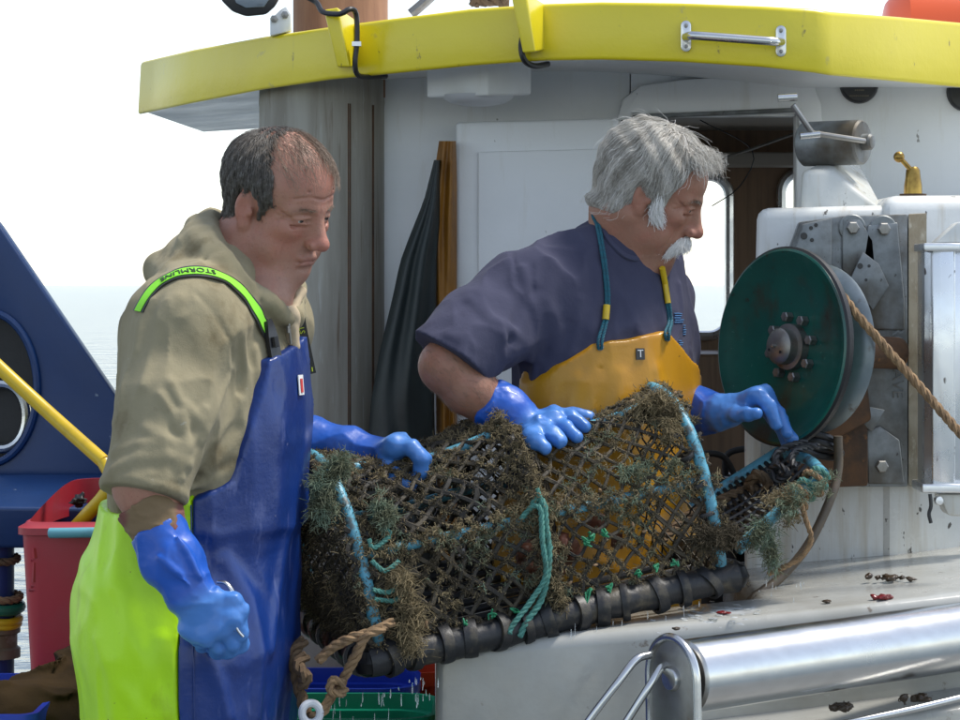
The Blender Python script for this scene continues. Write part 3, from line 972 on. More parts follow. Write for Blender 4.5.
# hanging oilskins beside the door
def curtain(name, outline_l, outline_r, Y, depth, folds, amp, mat, label, seed):
    """hanging cloth: rows of (left px, right px, y)"""
    rows = 40; cols = 44
    ys = np.linspace(outline_l[0][1], outline_l[-1][1], rows)
    xl_ = np.interp(ys, [q[1] for q in outline_l], [q[0] for q in outline_l])
    xr_ = np.interp(ys, [q[1] for q in outline_r], [q[0] for q in outline_r])
    v = []
    for side in (0, 1):
        for i in range(rows):
            for j in range(cols):
                u = j / (cols - 1)
                t = i / (rows - 1)
                d = amp * (0.3 + t) * math.sin(u * folds * 6.283 + seed + 1.5 * math.sin(t * 3 + seed)) + .004 * math.sin(9 * t + 14 * u)
                bul = depth * math.sin(math.pi * u) ** .6
                yy = Y + d - bul * (1 if side == 0 else -0.3)
                v.append(P(xl_[i] + (xr_[i] - xl_[i]) * u, ys[i], yy))
    f = []
    for i in range(rows - 1):
        for j in range(cols - 1):
            a = i * cols + j
            f.append((a, a + cols, a + cols + 1, a + 1))
            b2 = rows * cols + a
            f.append((b2, b2 + 1, b2 + cols + 1, b2 + cols))
    k = rows * cols
    for i in range(rows - 1):
        a = i * cols; f.append((a, k + a, k + a + cols, a + cols))
        a = i * cols + cols - 1; f.append((a, a + cols, k + a + cols, k + a))
    for j in range(cols - 1):
        f.append((j, j + 1, k + j + 1, k + j)); a = (rows - 1) * cols + j; f.append((a, k + a, k + a + 1, a + 1))
    mb = MB(); mb.add(v, f)
    o = mb.build(name, mat, sharp=80)
    return tag(o, label, 'oilskin', 'oilskins hung up by the door')
curtain('hanging_oilskin', [(434, 160), (424, 200), (408, 240), (400, 262), (392, 300), (380, 350), (371, 400), (366, 470), (362, 640)], [(440, 160), (440, 220), (437, 260), (436, 330), (434, 400), (436, 470), (438, 640)], 5.14, .05, 2.3, .009, M['oil_green'], 'dark green oilskin coat hanging beside the funnel', 1)
curtain('hanging_oilskin', [(439, 141), (434, 175), (431, 220), (433, 270), (434, 320), (436, 400), (438, 640)], [(456, 141), (457, 180), (457, 250), (457, 330), (457, 400), (457, 460), (458, 640)], 5.17, .03, 1.7, .008, M['oil_ochre'], 'ochre oilskin hanging against the edge of the white door', 3)

# ================================================================ hauler housing on the right
MY = 4.74
mt = thing('hauler_housing', (X(860, MY), MY + .3, .95), 'white stained housing that carries the pot hauler', 'housing')
mb = MB(); mb.hexa([(X(747, MY), MY, .90), (X(893, MY), MY - .02, .90), (X(893, MY), WY - .004, .90), (X(750, WY), WY - .004, .90),
                    (X(757, MY), MY, Z(208, MY)), (X(893, MY), MY - .02, Z(205, MY)), (X(893, MY), WY - .004, Z(205, MY)), (X(758, WY), WY - .004, Z(208, MY))], .022)
mb.build('housing_box', M['white_dirty'], mt)
mb = MB(); mb.hexa([(X(880, MY), MY - .035, .90), (1.25, MY + .10, .90), (1.25, WY - .004, .90), (X(880, MY), WY - .004, .90),
                    (X(880, MY), MY - .035, Z(196, MY)), (1.25, MY + .10, Z(192, MY)), (1.25, WY - .004, Z(192, MY)), (X(880, MY), WY - .004, Z(196, MY))], .03)
mb.build('housing_box', M['white_dirty'], mt)
# narrow flange with bolts at the lower left
mb = MB(); mb.box((X(744, MY), MY - .03, .955), (X(760, MY), MY - .006, Z(425, MY)), .004); fl_ = mb.build('flange', M['white_dirty'], mt)
for py in (470, 545):
    mb = MB(); mb.lathe([(.007, 0), (.007, .005), (.0, .006)], P(752, py, MY - .03), (0, -1, 0), 6); mb.build('flange_bolt', M['steel_dull'], mt)
# pedestal for the winch drum
mb = MB(); mb.hexa([(X(803, MY), MY + .05, Z(212, MY)), (X(893, MY), MY + .05, Z(212, MY)), (X(893, MY), MY + .4, Z(212, MY)), (X(804, MY + .4), MY + .4, Z(212, MY)),
                    (X(806, MY), MY + .06, Z(168, MY)), (X(836, MY), MY + .06, Z(168, MY)), (X(884, MY), MY + .4, Z(134, MY)), (X(807, MY + .4), MY + .4, Z(164, MY))], .012)
mb.build('pedestal', M['white_dirty'], mt)

wd = thing('winch_drum', P(845, 160, MY), 'small steel drum with lever handle on top of the hauler housing', 'winch')
ax = unit((0.62, -0.42, 0.0)); dc = P(838, 143, MY + .12)
mb = MB(); mb.lathe([(.0, -.075), (.040, -.075), (.044, -.071), (.044, .05), (.040, .054), (.0, .054)], dc, ax, 36); mb.build('drum', M['galv'], wd)
mb = MB(); mb.lathe([(.0, 0), (.016, 0), (.016, .016), (.012, .02), (.0, .02)], dc + ax * .054, ax, 20); mb.build('hub', M['galv'], wd)
e0 = dc + ax * .068
mb = MB(); mb.tube([e0, P(812, 133, MY - .02)], .0055, 10); mb.tube([P(812, 133, MY - .02), P(793, 105, MY - .03)], .0055, 10); mb.build('lever', M['steel_dull'], wd)
mb = MB(); mb.tube([P(778, 98, MY - .03), P(797, 97, MY - .03)], .0075, 12); mb.build('lever_grip', M['steel'], wd)
mb = MB(); mb.tube([P(800, 136, MY - .02), P(820, 134, MY - .02)], .007, 12); mb.build('lever_grip', M['steel'], wd)

bv = thing('brass_lever', P(913, 195, MY), 'brass control lever standing on the hauler housing', 'lever')
bc = P(913, 196, MY + .06)
mb = MB(); mb.lathe([(.026, 0), (.026, .004), (.0, .005)], bc, (0, 0, 1), 20); mb.build('base_plate', M['rust'], bv)
mb = MB(); mb.lathe([(.018, .003), (.0175, .02), (.015, .035), (.0135, .05), (.009, .056), (.0, .057)], bc, (0, 0, 1), 20); mb.build('lever_body', M['brass'], bv)
mb = MB(); mb.tube([bc + [0, -.004, .045], P(900, 158, MY + .05)], .0048, 10); mb.build('lever_arm', M['brass'], bv)
mb = MB(); mb.lathe([(.0, -.011), (.006, -.0092), (.0095, -.0055), (.011, 0), (.0095, .0055), (.006, .0092), (.0, .011)], P(899, 157, MY + .05), (0, 0, 1), 16); mb.build('lever_knob', M['brass'], bv)

# pot hauler: plate, sheave discs, hub
hl = thing('pot_hauler', P(850, 480, MY - .05), 'pot hauler with green dished disc on a galvanised plate', 'hauler')
PY = 4.68
def pxpoly(pts, Y): return [P(a, b, Y) for a, b in pts]
mb = MB(); mb.prism(pxpoly([(800, 222), (842, 216), (908, 214), (908, 487), (862, 487), (800, 470), (790, 250)], PY), (0, .035, 0), .004); mb.build('back_plate', M['galv'], hl)
mb = MB(); mb.hexa([P(908.5, 486, PY), P(927, 486, PY + .05), P(927, 486, PY + .07), P(908.5, 486, PY + .036), P(908.5, 214, PY), P(927, 213, PY + .05), P(927, 213, PY + .07), P(908.5, 214, PY + .036)], .002)
mb.build('side_flange', M['galv_brown'], hl)
mb = MB(); mb.prism(pxpoly([(795, 250), (803, 224), (832, 218), (832, 300), (795, 300)], PY - .018), (0, .017, 0), .003); mb.build('front_lug', M['galv'], hl)
for (a, b, r) in ((804, 236, .006), (816, 225, .0035), (811, 228, .0035), (812, 240, .0035)):
    mb = MB(); mb.lathe([(.0, .0015), (r, .0015), (r * 1.1, 0)], P(a, b, PY - .0185), (0, -1, 0), 14); mb.build('bolt_hole', M['dark'], hl)
for (a, b) in ((852, 228), (883, 229), (881, 466)):
    c = P(a, b, PY)
    mb = MB(); mb.lathe([(.026, -.001), (.026, .003), (.024, .005), (.012, .005)], c, (0, -1, 0), 24); wsh = mb.build('washer', M['galv'], hl)
    mb = MB(); mb.lathe([(.0125, .004), (.0125, .016), (.010, .018), (.0, .018)], c, (0, -1, 0), 6); mb.build('bolt_head', M['steel_dull'], hl)
# raised bosses of the casting
for poly in ([(842, 270), (842, 219), (860, 219), (874, 240), (876, 262), (862, 268), (858, 285)], [(868, 330), (862, 262), (868, 225), (898, 222), (905, 300), (905, 330)], [(868, 484), (866, 430), (880, 426), (900, 440), (905, 484)]):
    mb = MB(); mb.prism(pxpoly(poly, PY - .006), (0, .0055, 0), .0035, 3); mb.build('casting_boss', M['galv'], hl)
mb = MB(); mb.prism(pxpoly([(863, 252), (879, 264), (889, 286), (873, 310), (850, 280)], PY - .03), (0, .006, 0), .0012); kn = mb.build('rope_knife', M['galv'], hl)
for (a, b, r) in ((860, 266, .0055), (869, 266, .003), (866, 280, .003)):
    mb = MB(); mb.lathe([(.0, .001), (r, .001)], P(a, b, PY - .0305), (0, -1, 0), 12); mb.build('knife_hole', M['dark'], hl)
mb = MB(); mb.prism(pxpoly([(860, 405), (885, 410), (872, 432), (858, 420)], PY - .03), (0, .006, 0), .0012); mb.build('rope_guide', M['galv'], hl)
# cast lettering down the edge of the plate
mb = MB()
text_on(mb, 'HYDRO SLAVE', P(897.5, 345, PY - .0005), (0, 0, -1), (1, 0, 0), (0, -1, 0), .031, .002)
mb.build('cast_lettering', M['galv'], hl)
# discs
dax = unit((-0.83, -0.55, 0.06)); dcn = P(792, 347, 4.50)
R = .177
mb = MB(); mb.lathe([(.0, -.004), (.035, -.004), (.10, -.006), (.135, .004), (.158, .020), (R - .004, .030), (R, .028), (R + .002, .022), (R - .002, .012), (.15, -.004), (.12, -.018), (.05, -.022), (.0, -.022)], dcn, dax, 72)
mb.build('green_disc', M['green'], hl)
mb = MB(); mb.lathe([(R - .001, .0285), (R + .0045, .024), (R + .004, .014), (R - .004, .010)], dcn, dax, 72); mb.build('disc_rim', M['black'], hl)
mb = MB(); mb.lathe([(.0, -.032), (.06, -.03), (.11, -.03), (.138, -.042), (.152, -.054), (.155, -.060), (.150, -.064), (.11, -.052), (.05, -.052)], dcn, dax, 64)
mb.build('rear_disc', M['disc_grey'], hl)
mb = MB(); mb.lathe([(.06, -.02), (.06, -.04)], dcn, dax, 32); mb.lathe([(.03, -.05), (.03, -.26)], dcn, dax, 20); mb.build('shaft', M['rust'], hl)
mb = MB(); mb.lathe([(.042, -.004), (.042, .012), (.033, .014), (.033, .032), (.029, .036), (.012, .040), (.0, .041)], dcn, dax, 40); hub = mb.build('hub', M['steel_dull'], hl)
mb = MB(); mb.lathe([(.0035, .04), (.0035, .048), (.0, .049)], dcn, dax, 8); mb.build('hub_pin', M['steel_dull'], hub)
u_ = unit(np.cross(dax, (0, 0, 1))); w_ = np.cross(dax, u_)
for i in range(8):
    t = 2 * math.pi * (i + .3) / 8
    c = dcn + (u_ * math.cos(t) + w_ * math.sin(t)) * .056
    mb = MB(); mb.lathe([(.0095, -.004), (.0095, .010), (.0078, .012), (.0, .012)], c, dax, 6); mb.build('disc_bolt', M['steel_dull'], hl)
for t in (0.4, 2.5):
    mb = MB(); mb.lathe([(.0, .0405), (.003, .0405)], dcn + (u_ * math.cos(t) + w_ * math.sin(t)) * .018, dax, 10); mb.build('hub_hole', M['dark'], hub)
# rusty bracket below and fairlead ring
mb = MB(); mb.prism(pxpoly([(776, 452), (800, 438), (868, 400), (868, 486), (782, 490)], 4.65), (0, .05, 0), .004); mb.build('lower_bracket', M['rust'], hl)
mb = MB(); mb.prism(pxpoly([(800, 380), (862, 340), (872, 420), (812, 452)], 4.62), (0, .05, 0), .006); mb.build('scraper_block', M['rust'], hl)
rp = [P(818 + 21 * math.cos(t), 441 + 7 * math.sin(t) + 5 * math.cos(t), 4.52 + .03 * math.sin(t)) for t in np.linspace(0, 2 * math.pi, 28)]
mb = MB(); mb.tube(rp, .0065, 10, False); mb.tube([q + np.array([.004, .004, -.014]) for q in rp], .007, 10, False); mb.build('fairlead_ring', M['dark'], hl)

# rope running off the hauler
mb = rope_mb([P(834, 284, 4.40), P(847, 302, 4.378), P(858, 316, 4.37), P(900, 364, 4.36), P(940, 410, 4.33), P(985, 462, 4.28)], .0085)
tag(mb.build('hauling_rope', M['rope_tan']), 'taut tan rope running from the green disc to the right', 'rope')

# aluminium cylinder at the right edge
ac = thing('aluminium_ram', P(945, 492, 4.56), 'bright aluminium ram casing mounted upright beside the hauler plate', 'ram')
AY = 4.56
def vbar(x0, x1, y0, y1, Y, d, bev, name, mat, par):
    mb = MB(); mb.box((X(x0, Y), Y, Z(y1, Y)), (X(x1, Y), Y + d, Z(y0, Y)), bev); return mb.build(name, mat, par)
mb = MB(); mb.prism([np.array([X(926, AY) + a, AY + b, Z(488, AY)]) for a, b in ((0, .02), (.01, .005), (.012, .0), (.026, -.004), (.050, -.006), (.052, .0), (.075, .0), (.10, .03), (.10, .09), (0, .09))], (0, 0, (488 - 250) / FPX * AY), .002)
mb.build('ram_casing', M['alu'], ac)
vbar(924, 985, 243, 251, AY - .012, .11, .003, 'end_cap', M['alu'], ac)
vbar(922, 985, 484, 493, AY - .012, .11, .003, 'end_cap', M['alu'], ac)
mb = MB(); mb.prism(pxpoly([(935, 243), (958, 222), (990, 222), (990, 243)], AY + .02), (0, .05, 0), .004); mb.build('mounting_lug', M['white_dirty'], ac)
mb = MB(); mb.prism(pxpoly([(938, 494), (948, 516), (990, 518), (990, 494)], AY + .02), (0, .06, 0), .008); mb.build('mounting_lug', M['white_dirty'], ac)
mb = MB(); mb.lathe([(.009, 0), (.009, .012), (.007, .016), (.0, .017)], P(938, 500, AY), (0, -1, 0), 12); mb.build('cap_nut', M['alu'], ac)
mb = MB(); mb.tube(catmull([P(930, 494, AY - .01), P(931, 506, AY - .012), P(929, 514, AY - .012), P(931, 523, AY - .012)], .005), [.0035] * 1, 8); mb.build('hose_end', M['dark'], ac)

# ================================================================ gunwale, roller
def ztop(x): return .908 + .083 * (x + .07) / .9
gp = [(-.074, 4.06), (.25, 4.062), (.55, 4.075), (.95, 4.14), (.95, 4.85), (.475, 4.85), (.475, 4.30), (-.074, 4.30)]
gw = thing('gunwale', (.4, 4.2, 0), 'white wet gunwale box under the lobster pot and roller', 'gunwale')
bm = bmesh.new()
lo_ = [bm.verts.new((x, y, .02)) for x, y in gp]; hi_ = [bm.verts.new((x, y, ztop(x))) for x, y in gp]
bm.faces.new(lo_[::-1]); bm.faces.new(hi_)
for i in range(len(gp)):
    j = (i + 1) % len(gp); bm.faces.new([lo_[i], lo_[j], hi_[j], hi_[i]])
bmesh.ops.recalc_face_normals(bm, faces=bm.faces[:])
te = [e for e in bm.edges if all(v.co.z > .5 for v in e.verts)] + [e for e in bm.edges if abs(e.verts[0].co.z - e.verts[1].co.z) > .5 and min(v.co.x for v in e.verts) < 0]
bmesh.ops.bevel(bm, geom=te, offset=.022, segments=4, profile=.5, affect='EDGES')
for f_ in bm.faces: f_.smooth = True
mb = MB(); mb.bm(bm); mb.build('gunwale_box', M['white_wet'], gw, sharp=30)
# ledge below the roller
mb = MB(); mb.hexa([(.25, 3.88, .5), (.95, 4.02, .53), (.95, 4.135, .53), (.25, 4.058, .5), (.25, 3.88, .765), (.95, 4.02, .84), (.95, 4.135, .85), (.25, 4.058, .775)], .01); mb.build('rubbing_ledge', M['white_wet'], gw)
mb = MB(); mb.tube(catmull([P(820, 728, 3.86), P(900, 712, 3.9), P(985, 692, 3.95)], .03), .006, 12); mb.build('rubbing_strip', M['steel'], gw)

ro = thing('gunwale_roller', P(690, 720, 3.8), 'bright stainless steel roller along the gunwale edge', 'roller')
r0, r1 = P(684, 677, 3.72), P(1010, 629, 4.11)
rax = unit(r1 - r0); ln = float(np.linalg.norm(r1 - r0))
mb = MB(); mb.lathe([(.0, .0), (.050, .0), (.0555, .004), (.0555, ln), (.0, ln)], r0, rax, 72); mb.build('roller_tube', M['steel'], ro)
# end plate: arched sheet with a rim
sx = unit(np.cross((0, 0, 1), rax)); sz = np.cross(rax, sx)
arch = [(.062 * math.cos(t), .062 * math.sin(t)) for t in np.linspace(0, math.pi, 20)]
out = [r0 - rax * .022 + sx * a * .92 + sz * (b + .0) for a, b in arch] + [r0 - rax * .022 - sx * .057 - sz * .22, r0 - rax * .022 + sx * .057 - sz * .22]
mb = MB(); mb.prism(out, rax * .008, .0015); mb.build('end_plate', M['steel_dull'], ro)
edge = out[-1:] + out[:20] + out[20:21]
mb = MB(); mb.tube(edge, .0065, 10); mb.build('plate_rim', M['steel'], ro)
mb = MB(); mb.lathe([(.0, .008), (.016, .008), (.019, .002), (.019, 0)], r0 - rax * .022 , -rax, 24); mb.build('axle_end', M['steel'], ro)
for q in ([(650, 655), (636, 660), (617, 684), (588, 722), (566, 755)], [(670, 664), (661, 668), (648, 688), (625, 724), (604, 757)]):
    mb = MB(); mb.tube(catmull([P(a, b, 3.73 - .03 * min(1, i * .5)) for i, (a, b) in enumerate(q)], .008), .0062, 12); mb.build('guard_bar', M['steel'], ro)

# weed scraps and a limpet of rust lying on the gunwale
def scrap(name, px, py, Y, w, hgt, mat, label, cat='seaweed', group=None, seed=1):
    rg = np.random.default_rng(seed); w *= .72; hgt *= .7
    c = P(px, py, Y) + [0, 0, .001]
    ops = []
    for i in range(9):
        q = c + [rg.normal(0, w * .33), rg.normal(0, w * .25), 0]
        ops.append(('u', ell(q, (w * rg.uniform(.12, .3), w * rg.uniform(.1, .25), hgt * rg.uniform(.35, .8)), rot_frame((math.cos(i), math.sin(i), rg.normal(0, .12)), (0, 0, 1))), .003))
    ops.append(('d', wrinkle(70, hgt * .45, (1, 1, 1), seed))); ops.append(('d', wrinkle(170, hgt * .3, (1, 1, 1), seed + 1)))
    m = np.array([w * 1.6 + .01, w * 1.4 + .01, hgt * 2.5 + .004])
    return tag(sdf_mesh(name, build_sdf(ops), c - m, c + m, min(.0022, hgt * .35), mat), label, cat, group)
zc = lambda px, py: .0
def onrail(px, py):
    """where the sight line meets the gunwale top"""
    Y = 4.2
    for _ in range(30):
        x = X(px, Y); Y = (EYE - ztop(x) - .003) * FPX / (py - HOR)
    return Y
scrap('red_weed', 885, 598, onrail(885, 598), .04, .008, M['weed_red'], 'scrap of dark red weed lying on the gunwale top', seed=2)
scrap('brown_weed', 893, 578, onrail(893, 580), .06, .010, M['weed_brown'], 'dark brown weed lying against the foot of the housing', seed=3)
scrap('brown_weed', 722, 613, onrail(722, 613), .03, .003, M['weed_red'], 'thin reddish weed scrap on the wet gunwale below the pot', seed=4)
scrap('brown_weed', 678, 629, onrail(678, 629), .016, .003, M['weed_brown'], 'tiny brown weed scrap beside the roller end plate', seed=5)
scrap('brown_weed', 826, 602, onrail(826, 602), .02, .002, M['weed_brown'], 'small flat brown scrap midway along the gunwale top', seed=6)
for k, (a, b, Y, lab) in enumerate(((842, 707, 3.93, 'dark weed clump on the ledge under the roller, left one'), (918, 699, 3.97, 'dark weed clump on the ledge under the roller, right one'))):
    scrap('ledge_weed', a, b, Y, .05, .014, M['weed_brown'], lab, 'seaweed', 'weed on the ledge under the roller', 10 + k)

# ================================================================ left background
GY = 5.15
gt = thing('blue_gantry', P(40, 700, GY) * [1, 1, 0], 'blue steel gantry plate with a round black opening at left edge', 'gantry')
poly = [(-160, 40), (-60, 150), (0, 226), (148, 444), (152, 470), (140, 478), (-160, 478)]
hc = (0, 402); hrx = 37; hry = 64
bm = bmesh.new()
def L2(pts): return [bm.verts.new([float(k) for k in P(a, b, GY)]) for a, b in pts]
edges = []
for pts in (poly, [(hc[0] - 12 + (hrx + 12) * math.cos(t), hc[1] - 14 + (hry + 12) * math.sin(t)) for t in np.linspace(0, 2 * math.pi, 40, endpoint=False)]):
    vs = L2(pts)
    for i in range(len(vs)): edges.append(bm.edges.new((vs[i], vs[(i + 1) % len(vs)])))
bmesh.ops.triangle_fill(bm, edges=edges, use_beauty=True)
r_ = bmesh.ops.extrude_face_region(bm, geom=bm.faces[:])
for v in r_['geom']:
    if isinstance(v, bmesh.types.BMVert): v.co.y += .05
bmesh.ops.recalc_face_normals(bm, faces=bm.faces[:])
be = [e for e in bm.edges if e.calc_face_angle(0) > .8]
bmesh.ops.bevel(bm, geom=be, offset=.006, segments=3, profile=.5, affect='EDGES')
mb = MB(); mb.bm(bm); mb.build('gantry_plate', M['blue'], gt, sharp=40)
ring = [P(hc[0] - 12 + (hrx + 12) * math.cos(t), hc[1] - 14 + (hry + 12) * math.sin(t), GY - .004) for t in np.linspace(0, 2 * math.pi, 49)]
mb = MB(); mb.tube(ring, .008, 8, False); mb.build('opening_rim', M['blue'], gt)
mb = MB(); mb.prism([P(hc[0] - 12 + (hrx + 11) * math.cos(t), hc[1] - 14 + (hry + 11) * math.sin(t), GY + .046) for t in np.linspace(0, 2 * math.pi, 40, endpoint=False)], (0, .01, 0), 0); mb.build('opening_back', M['black'], gt)
lp = [P(-4 + 30 * math.cos(t), 416 + 32 * math.sin(t) + 3 * math.sin(2 * t), GY + .02) for t in np.linspace(0, 2 * math.pi, 36)]
mb = MB(); mb.tube(lp, .011, 10, False); mb.build('steel_loop', M['steel'], gt)
mb = MB(); mb.hexa([P(-160, 548, GY - .32), P(134, 548, GY - .3), P(148, 540, GY + .1), P(-160, 540, GY + .1), P(-160, 505, GY - .34), P(136, 509, GY - .32), P(150, 474, GY - .02), P(-160, 474, GY - .02)], .008)
mb.build('gantry_box', M['blue'], gt)
mb = MB(); mb.hexa([P(-160, 900, GY - .1), P(-40, 900, GY - .1), P(-40, 900, GY + .1), P(-160, 900, GY + .1), P(-160, 546, GY - .1), P(-30, 546, GY - .1), P(-30, 546, GY + .1), P(-160, 546, GY + .1)], .008); mb.build('gantry_leg', M['blue'], gt)

mb = MB(); mb.tube(catmull([P(-40, 330, 4.78), P(0, 368, 4.74), P(50, 414, 4.70), P(104, 462, 4.62)], .02), .0135, 14)
mb.tube(catmull([P(104, 462, 4.62), P(112, 480, 4.60), P(104, 496, 4.6), P(86, 516, 4.62), P(60, 545, 4.66)], .01), .0135, 14)
tag(mb.build('yellow_pipe', M['yellow_pipe']), 'yellow plastic pipe slanting in front of the blue gantry', 'pipe')

# red bin
bx = thing('red_bin', P(64, 660, 4.62), 'tall red plastic bin behind the man in hi-vis trousers', 'bin')
BY = 4.52
def rrpoly(x0, x1, y0, y1, r, z, n=5):
    return [np.array([a, b, z]) for a, b in rrect(x0, x1, y0, y1, r, n)]
def bin_shell(rings, name, mat, par, th=.006):
    """rings: (x0, x1, y0, y1, r, z) bottom to top; hollow with open top"""
    mb = MB(); v = []; k = None
    full = list(rings) + [(x0 + th, x1 - th, y0 + th, y1 - th, r - th * .5, z) for x0, x1, y0, y1, r, z in rings[::-1]]
    for g in full:
        pp = rrpoly(*g[:5], g[5]); k = len(pp); v += pp
    f = []
    for j in range(len(full) - 1):
        for i in range(k): f.append((j * k + i, j * k + (i + 1) % k, (j + 1) * k + (i + 1) % k, (j + 1) * k + i))
    f.append(tuple(range(k))[::-1]); f.append(tuple(range((len(full) - 1) * k, len(full) * k)))
    mb.add(v, f)
    return mb.build(name, mat, par, sharp=40)
x0, x1 = X(20, BY), X(125, BY)
bin_shell([(x0 + .03, x1 - .03, BY + .03, BY + .34, .03, .42), (x0 + .012, x1 - .012, BY + .012, BY + .36, .03, .8), (x0, x1, BY, BY + .37, .03, Z(536, BY)), (x0 - .008, x1 + .008, BY - .008, BY + .378, .034, Z(535, BY)), (x0 - .008, x1 + .008, BY - .008, BY + .378, .034, Z(528, BY)), (x0, x1, BY, BY + .37, .03, Z(527, BY)), (x0 + .006, x1 - .006, BY + .006, BY + .364, .03, Z(527, BY) + .008)], 'bin_body', M['red'], bx)
# raised back rim of the mouth
mb = MB(); rimp = [np.array([x0 + .006, BY + .02, Z(528, BY)]), np.array([x0 + .02, BY + .12, Z(512, BY)]), np.array([x0 + .035, BY + .30, Z(497, BY)]), np.array([x0 + .06, BY + .36, Z(494, BY)]), np.array([x1 - .06, BY + .36, Z(494, BY)]), np.array([x1 - .01, BY + .3, Z(500, BY)]), np.array([x1 - .006, BY + .02, Z(528, BY)])]
rp2 = catmull(rimp, .02)
v = []; f = []
for p in rp2: v += [p, p + [0, -.012, 0], np.array([p[0], p[1] - .012, Z(532, BY)]), np.array([p[0], p[1], Z(532, BY)])]
for i in range(len(rp2) - 1):
    for a in range(4): f.append((i * 4 + a, i * 4 + (a + 1) % 4, i * 4 + 4 + (a + 1) % 4, i * 4 + 4 + a))
mb.add(v, f); mb.build('bin_mouth', M['red'], bx)
c = P(34, 574, BY + .004)
mb = MB(); mb.tube([P(31, 560, BY + .006), P(38, 560, BY + .006)], .003, 6); mb.tube([P(34.5, 562, BY + .006), P(33.5, 582, BY + .007)], .004, 6); mb.tube([P(29, 590, BY + .009), P(39, 590, BY + .009)], .003, 6); mb.tube([P(31, 586, BY + .009), P(37, 586, BY + .009)], .003, 6); mb.tube([P(34, 548, BY + .004), P(35, 558, BY + .004)], .005, 6); mb.build('moulded_mark', M['red'], bx)
mb = MB(); mb.tube([P(50, 533, BY - .03), P(58, 533, BY - .035), P(128, 532, BY - .04)], .0095, 14)
tag(mb.build('blue_rod', M['pale_blue']), 'pale blue plastic rod lying across the front of red bin', 'rod')
scrap('dark_scrap', 80, 500, BY + .2, .03, .02, M['black'], 'small black scrap caught on the rim of red bin', 'scrap', None, 21)

# post with coiled rope at the far left
ps = thing('blue_post', P(2, 700, 4.9) * [1, 1, 0], 'dark blue post at left edge wound with green and yellow rope', 'post')
pxx = X(2, 4.9)
mb = MB(); mb.lathe([(.034, 0.3), (.034, Z(545, 4.9)), (.0, Z(545, 4.9))], (pxx - .01, 4.9, 0), (0, 0, 1), 24); mb.build('post_tube', M['blue'], ps)
mb = MB(); mb.lathe([(.034, Z(658, 4.9)), (.046, Z(657, 4.9)), (.046, Z(648, 4.9)), (.04, Z(646, 4.9)), (.04, Z(634, 4.9)), (.046, Z(632, 4.9)), (.046, Z(628, 4.9)), (.034, Z(627, 4.9))], (pxx - .01, 4.9, 0), (0, 0, 1), 24); mb.build('post_collar', M['galv_brown'], ps)
def ring_rope(py, r, R_, mat, lab, twist=True):
    pts = [np.array([pxx - .01 + R_ * math.cos(t), 4.9 + R_ * math.sin(t), Z(py, 4.9) + .003 * math.sin(2 * t)]) for t in np.linspace(0, 2 * math.pi, 25)]
    mb = rope_mb(pts, r) if twist else MB().tube(pts, r, 10, False)
    return mb.build(lab, mat, ps)
ring_rope(559, .008, .040, M['rope_brown'], 'rope_turn'); ring_rope(597, .008, .045, M['rope_tan'], 'rope_turn')
ring_rope(607, .011, .046, material('green_hose', (0.01, 0.12, 0.07), .35), 'hose_turn', False)
ring_rope(619, .008, .044, M['yellow_pipe'], 'hose_turn', False); ring_rope(624, .006, .044, M['yellow_pipe'], 'hose_turn', False)

# sacking heaped at the lower left, over a blue box
f_sack = build_sdf([
    ('u', ell(P(52, 742, 4.3), (.13, .16, .10))),
    ('u', ell(P(90, 700, 4.38), (.11, .12, .075)), .05),
    ('u', ell(P(14, 715, 4.25), (.075, .12, .055)), .04),
    ('u', ell(P(85, 668, 4.44), (.05, .05, .05)), .03),
    ('d', ridge([P(-4, 708, 4.13), P(40, 686, 4.16), P(72, 666, 4.2), P(95, 655, 4.24)], .012, .014)),
    ('d', ridge([P(20, 705, 4.12), P(50, 716, 4.1), P(90, 690, 4.2)], .014, .013)),
    ('d', ridge([P(60, 655, 4.33), P(66, 645, 4.36), P(84, 642, 4.38), P(95, 652, 4.36)], .01, .016)),
    ('d', ridge([P(-6, 690, 4.2), P(14, 674, 4.22), P(40, 668, 4.25)], .01, .012)),
    ('d', wrinkle(14, .016, (1, 1, 1.4), 3)),
])
o = sdf_mesh('sacking_heap', f_sack, P(-60, 830, 4.0) + [0, 0, 0], P(150, 600, 4.75) + [0, 0, 0], .0046, M['sack'])
tag(o, 'heap of brown sacking in front of the red bin', 'sacking')
bb = thing('blue_crate', P(10, 800, 4.1), 'blue crate edge under the sacking in the lower left corner', 'crate')
bin_shell([(X(-90, 4.08), X(40, 4.08), 4.06, 4.5, .03, .42), (X(-90, 4.08), X(38, 4.08), 4.06, 4.5, .03, Z(713, 4.08))], 'crate_body', M['blue_tub'], bb, .01)

# tubs on the deck under the pot
def tub(name, x0, x1, Y0, Y1, top_py, mat, label, bottom=.02, lip=.012):
    t = thing(name, ((x0 + x1) / 2, (Y0 + Y1) / 2, bottom), label, 'tub', 'plastic tubs under the pot')
    zt_ = Z(top_py, Y0)
    bin_shell([(x0 + .03, x1 - .03, Y0 + .03, Y1 - .03, .05, bottom), (x0, x1, Y0, Y1, .06, zt_ - .05), (x0, x1, Y0, Y1, .06, zt_ - .03), (x0 - lip, x1 + lip, Y0 - lip, Y1 + lip, .07, zt_ - .028), (x0 - lip, x1 + lip, Y0 - lip, Y1 + lip, .07, zt_)], 'tub_body', mat, t, .01)
    return t
t_g = tub('green_tub', X(268, 4.36), X(430, 4.36), 4.36, 4.62, 718, M['green_tub'], 'green plastic tub at the bottom, nearest of the three')
t_b = tub('blue_tub', X(272, 4.66), X(412, 4.66), 4.66, 4.9, 688, M['blue_tub'], 'blue plastic tub standing just behind the green tub')
